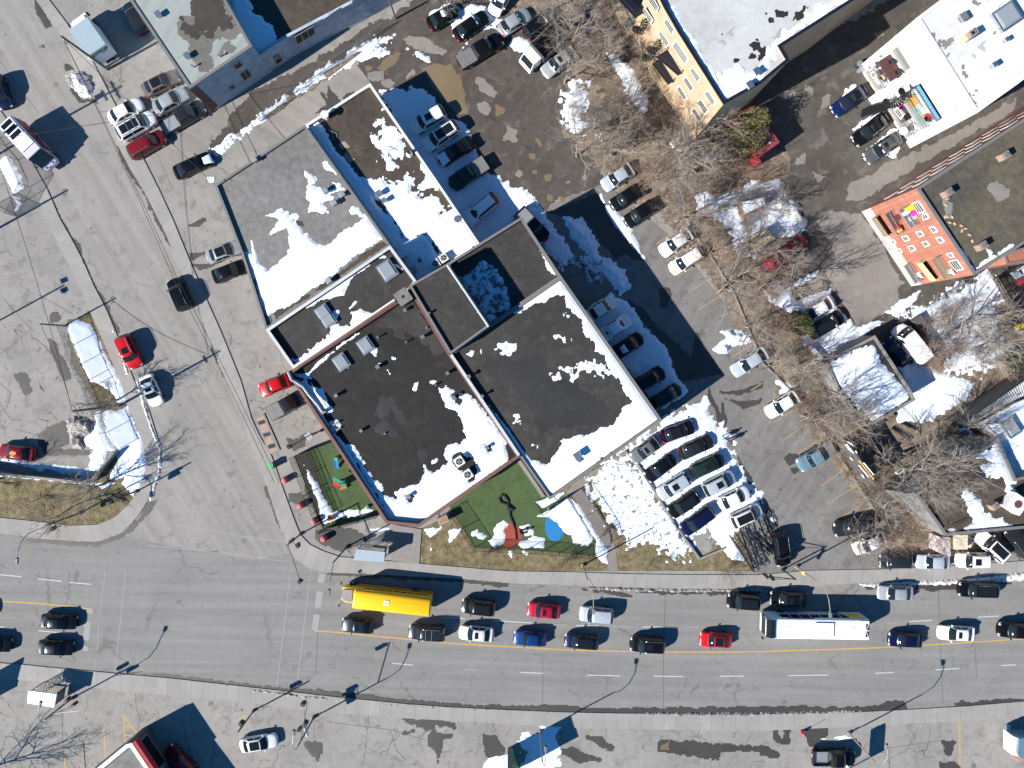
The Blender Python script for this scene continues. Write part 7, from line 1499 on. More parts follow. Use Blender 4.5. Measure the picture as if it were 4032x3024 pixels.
for s, lb in (('12 280,858', 'red ball topped bollard uppermost of the four by the playground'), ('12 415,1080', 'red bollard second from the top by the playground'), ('12 535,1215', 'red bollard third, beside the fence corner'), ('12 618,1365', 'red bollard lowest, near the bus shelter')):
    p = gpt(s); T = Thing('bollard', (p.x,p.y,0), lb, 'bollard', 'red bollards by the playground'); T.part('post', MB().cyl(p, .42, 0, .7, 18, r1=.4), M['bollard_red'])
    T.part('dome', MB().tube([(p.x,p.y,.7),(p.x,p.y,.85),(p.x,p.y,.95),(p.x,p.y,1.0)], [.4,.36,.24,.06], 18), M['bollard_red'])
p = gpt('12 165,735'); T = Thing('recycling_bin', (p.x,p.y,0), 'green wheeled bin on the side street sidewalk', 'bin'); T.part('body', MB().obox(p, .6, .65, .1, 1.0, .2, taper=1.1), M['bin_green']); T.part('lid', MB().obox(p, .72, .78, 1.0, 1.08, .2), M['bin_green']); T.part('wheel', MB().tube([(p.x-.3,p.y-.2,.1),(p.x-.3,p.y+.2,.1)], .1, 10), M['rubber'])
p = gpt('33 345,1392'); T = Thing('fire_hydrant', (p.x,p.y,0), 'red fire hydrant behind the south sidewalk', 'fire hydrant'); T.part('barrel', MB().cyl(p, .17, 0, .8, 12), M['hydrant_red']); T.part('bonnet', MB().tube([(p.x,p.y,.8),(p.x,p.y,.95),(p.x,p.y,1.02)], [.2,.15,.05], 12), M['hydrant_red'])
T.part('nozzle', MB().tube([(p.x-.28,p.y,.6),(p.x+.28,p.y,.6)], .08, 8).tube([(p.x,p.y,.55),(p.x+.05,p.y-.3,.55)], .1, 8), M['hydrant_red']); T.part('marker_rod', MB().tube([(p.x,p.y,.9),(p.x,p.y,2.4)], .03, 6), M['black_metal'])
p = gpt('12 1655,1195'); T = Thing('utility_cabinet', (p.x,p.y,0), 'rusty topped pale cabinet against the corner building', 'cabinet'); T.part('body', MB().obox(p, 1.35, .9, 0, 1.3, .45), M['sky_glass']); T.part('lid', MB().obox(p, .9, .6, 1.3, 1.33, .45), M['rust'])
p = gpt('12 525,465'); T = Thing('sign_box', (p.x,p.y,0), 'grey sign box on brackets at the brick wall', 'sign'); T.part('box', MB().obox(p, .8, .9, 2.2, 2.5, .6), M['steel_dull']); T.part('post', MB().cyl(p, .05, 0, 2.2, 8), M['black_metal'])
# bicycle rack / posts with long shadows
for s, lb in (('00 1870,1655', 'white loudspeaker horns at the corner of the gravel roofed building'),):
    c = at(*Q('00 1840,1570')[0], 5.9); T = Thing('floodlight', tuple(c), lb, 'floodlight')
    for i in range(3): T.part('horn', MB().tube([(c.x-.1+i*.15,c.y-.3,5.9),(c.x-.3+i*.35,c.y+.35,6.0)], [.08,.2], 10), M['plastic_white'])
# ------------------------------------------------------------------ fences
def fence(label, s, h=1.7, gap=.13, mat='black_metal', name='fence', picket=True, sp=2.4, pr=.012):
    P = [Vector((v.x, v.y, 0)) for v in W2(s)]; T = Thing(name, tuple(P[0]), label, 'fence'); rail = MB(); pk = MB()
    for a, b in zip(P[:-1], P[1:]):
        L = (b-a).length; n = max(1, round(L/sp))
        for i in range(n): q = a.lerp(b, i/n); T.part('post', MB().cyl(q, .04, 0, h+.1, 8), M[mat])
        for z in (.15, h): rail.tube([a+Vector((0,0,z)), b+Vector((0,0,z))], .025, 6)
        k = int(L/gap)
        if picket:
            for i in range(k): q = a.lerp(b, i/k); pk.tube([q+Vector((0,0,.1)), q+Vector((0,0,h))], pr, 4, cap=False)
    T.part('post', MB().cyl(P[-1], .04, 0, h+.1, 8), M[mat]); T.part('rail', rail, M[mat])
    if picket: T.part('pickets', pk, M[mat])
    else:
        mb = MB()
        for a, b in zip(P[:-1], P[1:]): mb.slab(a+Vector((0,0,.05)), b+Vector((0,0,.05)), b+Vector((0,0,h)), a+Vector((0,0,h)), .008)
        T.part('wire_mesh', mb, M['wire_mesh'])
    return T
m, nt, b = base_mat('wire_mesh', .5, .6); b.inputs['Base Color'].default_value = (.16,.18,.20,1); b.inputs['Alpha'].default_value = .2; M['wire_mesh'] = m
m, nt, b = base_mat('dark_mesh', .7, .1); b.inputs['Base Color'].default_value = (.02,.025,.02,1); b.inputs['Alpha'].default_value = .75; M['dark_mesh'] = m
fence('black picket fence round the small playground at the street corner', '12 690,525 345,660 595,1298 1085,1165', 1.9, .11, pr=.02)
fence('black picket fence round the larger playground by the sidewalk', '12 1700,1125 1920,1450 2212,1465 22 300,1480 738,1522 752,1385 640,1195 512,998 300,1150 238,1050', 1.7, .12)
fence('inner planting bed fence of the small playground', '12 470,610 690,1130', .9, .15)
fence('black railing along the curved footpath', '22 640,935 760,1100 880,1290 900,1400', 1.1, .13)
fence('bluish chain link fence along the snow bank by the car park', '01 585,1185 640,1350 700,1520 765,1659 02 800,60 880,280 1015,605', 2.2, picket=False, mat='galv', name='chain_link_fence')
fence('chain link enclosure corner at the left edge', 'ml -60,1130 175,1250 330,930 200,640 60,480 -40,330', 2.2, picket=False, mat='galv', name='chain_link_fence')
fence('chain link fence between lane and commercial building', '10 60,1060 500,690 900,430 1130,260', 1.6, picket=False, mat='galv', name='chain_link_fence', sp=3)
fence('low guard rail at the end of the parking bays', '32 330,160 530,450 700,720 850,930 970,1120', .5, picket=False, mat='wood_pale', name='guard_rail')
fence('green wire fence between brick block and snowy yard', 'yd 300,310 730,5', 1.8, picket=False, mat='galv', name='chain_link_fence')
# retaining wall on the corner lawn
P = [(v.x, v.y) for v in W2('02 -300,770 0,795 815,880 1040,610 945,600 790,845 0,740 -300,715')]
T = Thing('retaining_wall', (P[0][0], P[0][1], 0), 'angled concrete retaining wall on the corner lawn behind the dark red sedan', 'wall')
T.part('wall', MB().prism([(v.x, v.y) for v in W2('02 -300,775 0,800 815,882 820,862 0,778 -300,750')], 0, 1.5).prism([(v.x, v.y) for v in W2('02 822,880 1042,615 1020,610 824,858')], 0, 1.2), M['flashing_dark'])
# kerb wall of the packed lot
P = W2('22 1020,610 1130,730 1290,990 1450,1250 1560,1400 1665,1545 1880,1455'); T = Thing('low_wall', tuple(P[0]), 'low concrete kerb wall along the left side of the packed snowy lot', 'wall'); mb = MB()
for a, c_ in zip(P[:-1], P[1:]): n_ = Vector((-(c_-a).y, (c_-a).x, 0)).normalized()*.12; mb.prism([(a-n_)[:2], (c_-n_)[:2], (c_+n_)[:2], (a+n_)[:2]], 0, .35)
T.part('wall', mb, M['wood_pale'] if False else M['concrete_lane'])
P = W2('22 95,690 310,1005'); a, c_ = P; T = Thing('low_wall', tuple(a), 'pale low wall between turf and wide black roofed building', 'wall'); n_ = Vector((-(c_-a).y, (c_-a).x, 0)).normalized()*.22; T.part('wall', MB().prism([(a-n_)[:2], (c_-n_)[:2], (c_+n_)[:2], (a+n_)[:2]], 0, .5), M['concrete_lane'])
P = W2('31 230,1040 130,870'); 
P = W2('32 880,400 620,20 31 2212,0'[:18]); 
# ------------------------------------------------------------------ lattice masts by the packed lot
def lattice(label, foot, top, z0, z1, w=.75, hgt=.75):
    a = at(*Q(foot)[0], z0); b = at(*Q(top)[0], z1); a.z, b.z = z0, z1; d = (b-a); L = d.length; d.normalize(); sx = d.cross(Vector((0,0,1))).normalized(); up = sx.cross(d).normalized()
    T = Thing('lattice_beam', tuple(a), label, 'steel lattice', 'dark steel lattice beams'); ch = MB(); br_ = MB(); C = []
    for i, j in ((-1,-1),(1,-1),(1,1),(-1,1)): C.append((sx*i*w/2, up*j*hgt/2)); ch.tube([a+C[-1][0]+C[-1][1], b+C[-1][0]+C[-1][1]], .065, 4)
    n = int(L/1.0)
    for k in range(n):
        p, q = a.lerp(b, k/n), a.lerp(b, (k+1)/n)
        for i in range(4):
            o1 = C[i][0]+C[i][1]; o2 = C[(i+1) % 4][0]+C[(i+1) % 4][1]; br_.tube([p+o1, q+o2], .035, 4, cap=False); br_.tube([p+o1, p+o2], .035, 4, cap=False)
    T.part('chord', ch, M['dark_steel']); T.part('bracing', br_, M['dark_steel'])
lattice('dark lattice beam nearest the lawn, from sidewalk towards the packed lot', 'tr 1080,1450', 'tr 590,690', .6, 1.6); lattice('dark lattice beam in the middle of the stack beside the black suv', 'tr 1320,1310', 'tr 820,560', 1.6, 2.4)
lattice('shorter dark lattice beam lying low between the two long ones', 'tr 1400,1100', 'tr 960,700', .5, .6, .5, .5)
# ------------------------------------------------------------------ signs off the lower edge, pylon
a, c_ = at(2008, 2942), at(2035, 3027); T = Thing('pylon_sign', tuple(a), 'dark pylon sign with green stripe in the snow patch at the bottom edge', 'sign'); n_ = Vector((-(c_-a).y, (c_-a).x, 0)).normalized()*.3
T.part('cabinet', MB().prism([(a-n_)[:2], (c_-n_)[:2], (c_+n_)[:2], (a+n_)[:2]], 0, 5.8), M['flashing_dark']); T.part('green_stripe', MB().slab(a-n_*1.02+Vector((0,0,.6)), c_-n_*1.02+Vector((0,0,.6)), c_-n_*1.02+Vector((0,0,1.4)), a-n_*1.02+Vector((0,0,1.4)), .03).slab(a+n_*1.1+Vector((0,0,.6)), c_+n_*1.1+Vector((0,0,.6)), c_+n_*1.1+Vector((0,0,1.4)), a+n_*1.1+Vector((0,0,1.4)), .03), M['lime_green'])
a, c_ = at(3285, 2950), at(3277, 3060); T = Thing('lot_sign', tuple(a), 'raised sign panel at the bottom edge beside the black pickup', 'sign'); T.part('panel', MB().slab(a+Vector((0,0,3.6)), c_+Vector((0,0,3.6)), c_+Vector((0,0,5.0)), a+Vector((0,0,5.0)), .12), M['sign_white']); T.part('post', MB().cyl((c_.x, c_.y), .08, 0, 5, 8), M['black_metal'])
L_ = 4.2/.6745; c0 = at(*Q('03 -100,1080')[0]); T = Thing('billboard', tuple(c0), 'tall billboard beyond the left edge', 'billboard')
aa = at(*Q('03 215,750')[0]); bb_ = at(*Q('03 150,1000')[0]); off = Vector((math.cos(SH_AZ), math.sin(SH_AZ), 0))*L_
T.part('panel', MB().slab(aa-off+Vector((0,0,1.2)), bb_-off+Vector((0,0,1.2)), bb_-off+Vector((0,0,4.2)), aa-off+Vector((0,0,4.2)), .2), M['sign_white']); T.part('post', MB().cyl(((aa+bb_)/2-off), .1, 0, 1.3, 8), M['black_metal'])
# graffiti wall & mural wall
A_, B_ = W2('gf 190,230 740,1080'); T = Thing('graffiti_wall', (A_.x, A_.y, 0), 'dark yard wall painted with white and orange graffiti under the bare trees', 'wall'); d = B_-A_; HW = 4.4
T.part('wall', MB().slab(B_, A_, A_+Vector((0,0,HW)), B_+Vector((0,0,HW)), .2) if (A_-B_).cross(Vector((0,0,1))).dot(Vector((-A_.x,-A_.y,0))) < 0 else MB().slab(A_, B_, B_+Vector((0,0,HW)), A_+Vector((0,0,HW)), .2), M['dark_wall'])
def wq(s, off): return [on_wall(p[0], p[1], A_, B_, off) for p in Q(s)]
rg_ = random.Random(4); g = MB(); g2 = MB()
for i in range(9):
    t = i/8.0; x, y = 735+t*290, 640+t*370; c_ = wq('gf %f,%f %f,%f %f,%f %f,%f' % (x-14,y-22, x+26,y-8, x+36,y+36, x-2,y+26), .26); g.quad(*c_)
for i in range(7):
    t = i/6.0
    for sg in (-1, 1):
        x, y = 790+t*190+sg*52, 720+t*230-sg*26; c_ = wq('gf %f,%f %f,%f %f,%f %f,%f' % (x-26,y-24, x+16,y-12, x+32,y+22, x-10,y+8), .25); g2.quad(*c_)
for s in ('gf 410,270 480,270 530,350 500,380', 'gf 480,370 540,350 630,470 600,470', 'gf 530,550 560,560 605,625 565,615', 'gf 770,925 820,940 865,1020 820,1000', 'gf 640,410 665,410 700,470 670,465', 'gf 430,190 560,250 650,330 540,270'): g2.quad(*wq(s, .24))
T.part('orange_lettering', g, M['yellow_paint']); T.part('white_lettering', g2, M['plastic_white'])
A_, B_ = W2('mu 340,400 620,830'); A_ = gpt('mu 600,850'); B_ = gpt('mu 600,430')
T = Thing('mural_wall', (A_.x, A_.y, 0), 'small wall with white, red and blue painted mural by the warehouse', 'wall'); mm, nt, b_ = base_mat('mural_paint', .7); co = coord(nt)
nz = noise(nt, co, 2.6, 4, .6, 1.5); r_ = N(nt, 'ShaderNodeValToRGB'); cr_ = r_.color_ramp; cr_.interpolation = 'CONSTANT'; cr_.elements[0].position = 0; cr_.elements[0].color = (.55,.55,.55,1); cr_.elements[1].position = .62; cr_.elements[1].color = (.45,.42,.4,1)
for p_, c_ in ((.42,(.05,.2,.45,1)),(.45,(.6,.58,.56,1)),(.52,(.45,.03,.03,1)),(.55,(.6,.6,.6,1)),(.58,(.1,.12,.14,1))): q_ = cr_.elements.new(p_); q_.color = c_
nt.links.new(nz, r_.inputs['Fac']); nt.links.new(r_.outputs['Color'], b_.inputs['Base Color']); M['mural_paint'] = mm
T.part('wall', MB().prism([(v.x, v.y) for v in W2('mu 345,400 610,420 612,840 400,770 340,730', 2.0)], 0, 2.0), M['mural_paint'])
# ------------------------------------------------------------------ playground
def tsimple(name, label, cat, s, parts, z=0, group=None):
    c = at(*Q(s)[0], z); T = Thing(name, (c.x, c.y, 0), label, cat, group); parts(T, c); return T
def slide_b(T, c):
    T.part('chute', MB().slab((c.x-.1,c.y-.75,.1),(c.x+.25,c.y-.75,.1),(c.x+.3,c.y+.35,.9),(c.x-.05,c.y+.35,.9), .05), M['plastic_blue']); T.part('side_rail', MB().tube([(c.x-.12,c.y-.75,.2),(c.x-.07,c.y+.35,1.0)], .05, 6).tube([(c.x+.27,c.y-.75,.2),(c.x+.32,c.y+.35,1.0)], .05, 6), M['plastic_blue']); T.part('ladder', MB().obox((c.x+.12,c.y+.5), .5, .4, 0, 1.0, 0, taper=.8), M['bin_green'])
tsimple('toddler_slide', 'small blue slide with green ladder on the corner playground', 'slide', '12 722,705', slide_b)
def playset(T, c):
    T.part('tower', MB().obox((c.x+.4,c.y+.1), .75, .75, 0, 1.0, .3).obox((c.x+.4,c.y+.1), .8, .1, 1.0, 1.5, .3), M['plastic_green']); T.part('roof', MB().obox((c.x-.25,c.y+.6), .95, .5, 1.35, 1.45, -.5), M['plastic_green'])
    T.part('slide', MB().slab((c.x-.95,c.y-.25,.1),(c.x-.95,c.y+.25,.1),(c.x-.1,c.y+.0,.8),(c.x-.1,c.y-.45,.8), .05).tube([(c.x-.95,c.y+.25,.2),(c.x-.1,c.y+.0,.9)], .06, 6).tube([(c.x-.95,c.y-.25,.2),(c.x-.1,c.y-.45,.9)], .06, 6), M['plastic_red']); T.part('post', MB().cyl((c.x-.1,c.y+.3), .05, 0, 1.4, 8).cyl((c.x+.7,c.y+.5), .05, 0, 1.4, 8), M['plastic_green']); T.part('step', MB().obox((c.x+.35,c.y-.55), .9, .3, 0, .4, .3), M['rust'])
tsimple('play_set', 'green and red climbing toy with slide on the corner playground', 'play set', '12 760,890', playset)
tsimple('ride_toy', 'yellow and red ride-on toy in the snowy fence corner', 'toy', '12 675,1193', lambda T, c: (T.part('body', MB().obox(c, .8, .55, .15, .5, .4, taper=.7), M['plastic_yellow']), T.part('seat', MB().obox(c, .4, .4, .5, .65, .4), M['plastic_red']), T.part('wheel', MB().tube([(c.x-.3,c.y-.3,.15),(c.x-.3,c.y+.3,.15)], .15, 10), M['rubber'])))
tsimple('ride_toy', 'small yellow and blue toy at the snow edge by the brick wall', 'toy', '12 985,1100', lambda T, c: (T.part('body', MB().obox(c, .5, .35, .1, .4, .9), M['plastic_yellow']), T.part('seat', MB().obox((c.x+.15,c.y+.1), .3, .3, .4, .5, .4), M['plastic_blue'])))
def blob_disc(name, label, s, mat, z=.045, amp=.12): o = field(name, [W2(s)], z, M[mat], amp=amp, scale=1.5, hmax=.006, slope=.05, cell=.1, sink=.012); return tag(o, label, 'play mat')
blob_disc('play_mat', 'blue oval play mat on the green turf', '22 340,1185 400,1190 460,1250 478,1330 440,1385 390,1392 340,1340 325,1260', 'mat_blue', amp=.03)
blob_disc('play_mat', 'red round play mat half under snow on the green turf', '12 2130,1250 2210,1230 22 60,1250 110,1310 125,1370 60,1430 0,1450 12 2150,1410 2120,1330', 'mat_red', amp=.1)
rp = W2('pg 1250,85 1225,115 1240,145 1290,160 1290,130 1260,90|pg 1280,160'.split('|')[0], .12); T = Thing('black_tarp', tuple(rp[0]), 'crumpled black tarp strip lying across the turf to the sidewalk', 'tarp'); T.part('loop', MB().tube(rp, .14, 6), M['rubber'])
T.part('strip', MB().tube(W2('pg 1285,150 1300,190 1305,240 1325,290 1345,350 1350,415', .12), [.12,.25,.1,.12,.08,.1], 6), M['rubber']); T.part('fold', MB().tube(W2('pg 1285,175 1330,200', .12), [.3,.2], 6), M['rubber'])
rg_ = random.Random(9); T = None
c0 = gpt('pg 1425,350'); T = Thing('tyre_heap', tuple(c0), 'heap of dark rubber scraps in the snow between the play mats', 'rubber scraps')
for i in range(9): x, y = c0.x+rg_.uniform(-.8,.8), c0.y+rg_.uniform(-.5,.5); T.part('scrap', MB().obox((x,y), rg_.uniform(.2,.5), rg_.uniform(.15,.3), .06, .25, rg_.uniform(0,3)), M['rubber'])
# two walkers in the car park
def person(label, s, yaw, top, legs, stride=.22, scale=1.0):
    c = gpt(s); R = Matrix.Rotation(yaw, 4, 'Z'); L = lambda p: Vector((c.x, c.y, .02))+R @ (Vector(p)*scale)
    me = bpy.data.meshes.new('person'); J = [(0,0,.95),(0,0,1.18),(0,0,1.42),(0,.0,1.52),(.02,0,1.64),(.02,0,1.76), (0,.19,1.42),(.06,.25,1.15),(.16,.24,.93),(0,-.19,1.42),(-.08,-.25,1.15),(.02,-.25,.90), (0,.10,.92),(stride*.6,.11,.50),(stride,.11,.08),(stride+.16,.11,.04), (0,-.10,.92),(-stride*.3,-.11,.50),(-stride,-.11,.10),(-stride+.14,-.11,.05)]
    E = [(0,1),(1,2),(2,3),(3,4),(4,5),(2,6),(6,7),(7,8),(2,9),(9,10),(10,11),(0,12),(12,13),(13,14),(14,15),(0,16),(16,17),(17,18),(18,19)]
    RD = [.15,.15,.17,.07,.10,.09,.075,.06,.045,.075,.06,.045,.10,.075,.055,.045,.10,.075,.055,.045]
    me.from_pydata([tuple(Vector(p)*scale) for p in J], E, []); o = bpy.data.objects.new('person', me); COL.objects.link(o)
    md = o.modifiers.new('skin', 'SKIN'); sk = me.skin_vertices[0] if me.skin_vertices else None
    if sk is None:
        import bmesh as bm_; b_ = bm_.new(); b_.from_mesh(me); b_.verts.layers.skin.verify(); b_.to_mesh(me); b_.free(); sk = me.skin_vertices[0]
    for i, r in enumerate(RD): sk.data[i].radius = (r*scale, r*scale); sk.data[i].use_root = (i == 0)
    ss = o.modifiers.new('sub', 'SUBSURF'); ss.levels = 1; ss.render_levels = 2
    me.materials.append(M[legs]); o.location = (c.x, c.y, .02); o.rotation_euler = (0,0,yaw); tag(o, label, 'person')
    j = MB().tube([(0,0,.86),(0,0,1.1),(0,0,1.35),(0,0,1.48),(.01,0,1.53)], [.19,.185,.20,.15,.08], 14).tube([(0,.18,1.42),(.06,.25,1.15),(.15,.24,.96)], [.09,.075,.06], 10).tube([(0,-.18,1.42),(-.08,-.25,1.15),(.01,-.25,.93)], [.09,.075,.06], 10)
    j.make('jacket', M[top], o, True); MB().tube([(0,0,1.72),(.0,0,1.80),(.0,0,1.85)], [.115,.10,.03], 12).make('hair', M['cloth_dark'], o, True)
    f = MB().tube([(.09,0,1.66),(.125,0,1.66)], [.07,.03], 10).tube([(.12,0,1.67),(.145,0,1.65)], [.018,.012], 6); f.make('face', M['skin'], o, True)
    for sg in (-1, 1):
        hd = MB(); w = (.17,.24,.90) if sg > 0 else (.02,-.25,.87); hd.tube([(w[0],w[1],w[2]+.05),(w[0]+.01,w[1],w[2]-.03)], [.035,.04], 8)
        for k in range(4): hd.tube([(w[0]-.03+k*.02,w[1],w[2]-.03),(w[0]-.03+k*.022,w[1]-.01*sg,w[2]-.10+.006*abs(k-1)),(w[0]-.02+k*.02,w[1]-.03*sg,w[2]-.12)], [.010,.009,.007], 6)
        hd.tube([(w[0]+.035,w[1],w[2]+.0),(w[0]+.06,w[1]-.01*sg,w[2]-.05)], [.011,.008], 6); hd.make('hand', M['skin'], o, True)
    return o
person('person in light blue jacket walking in the car park beside the packed lot', '22 1870,495', 1.2, 'cloth_blue', 'cloth_dark')
person('person in dark clothes walking just behind the one in light blue', '22 1915,525', 1.2, 'cloth_dark', 'cloth_grey', .18)
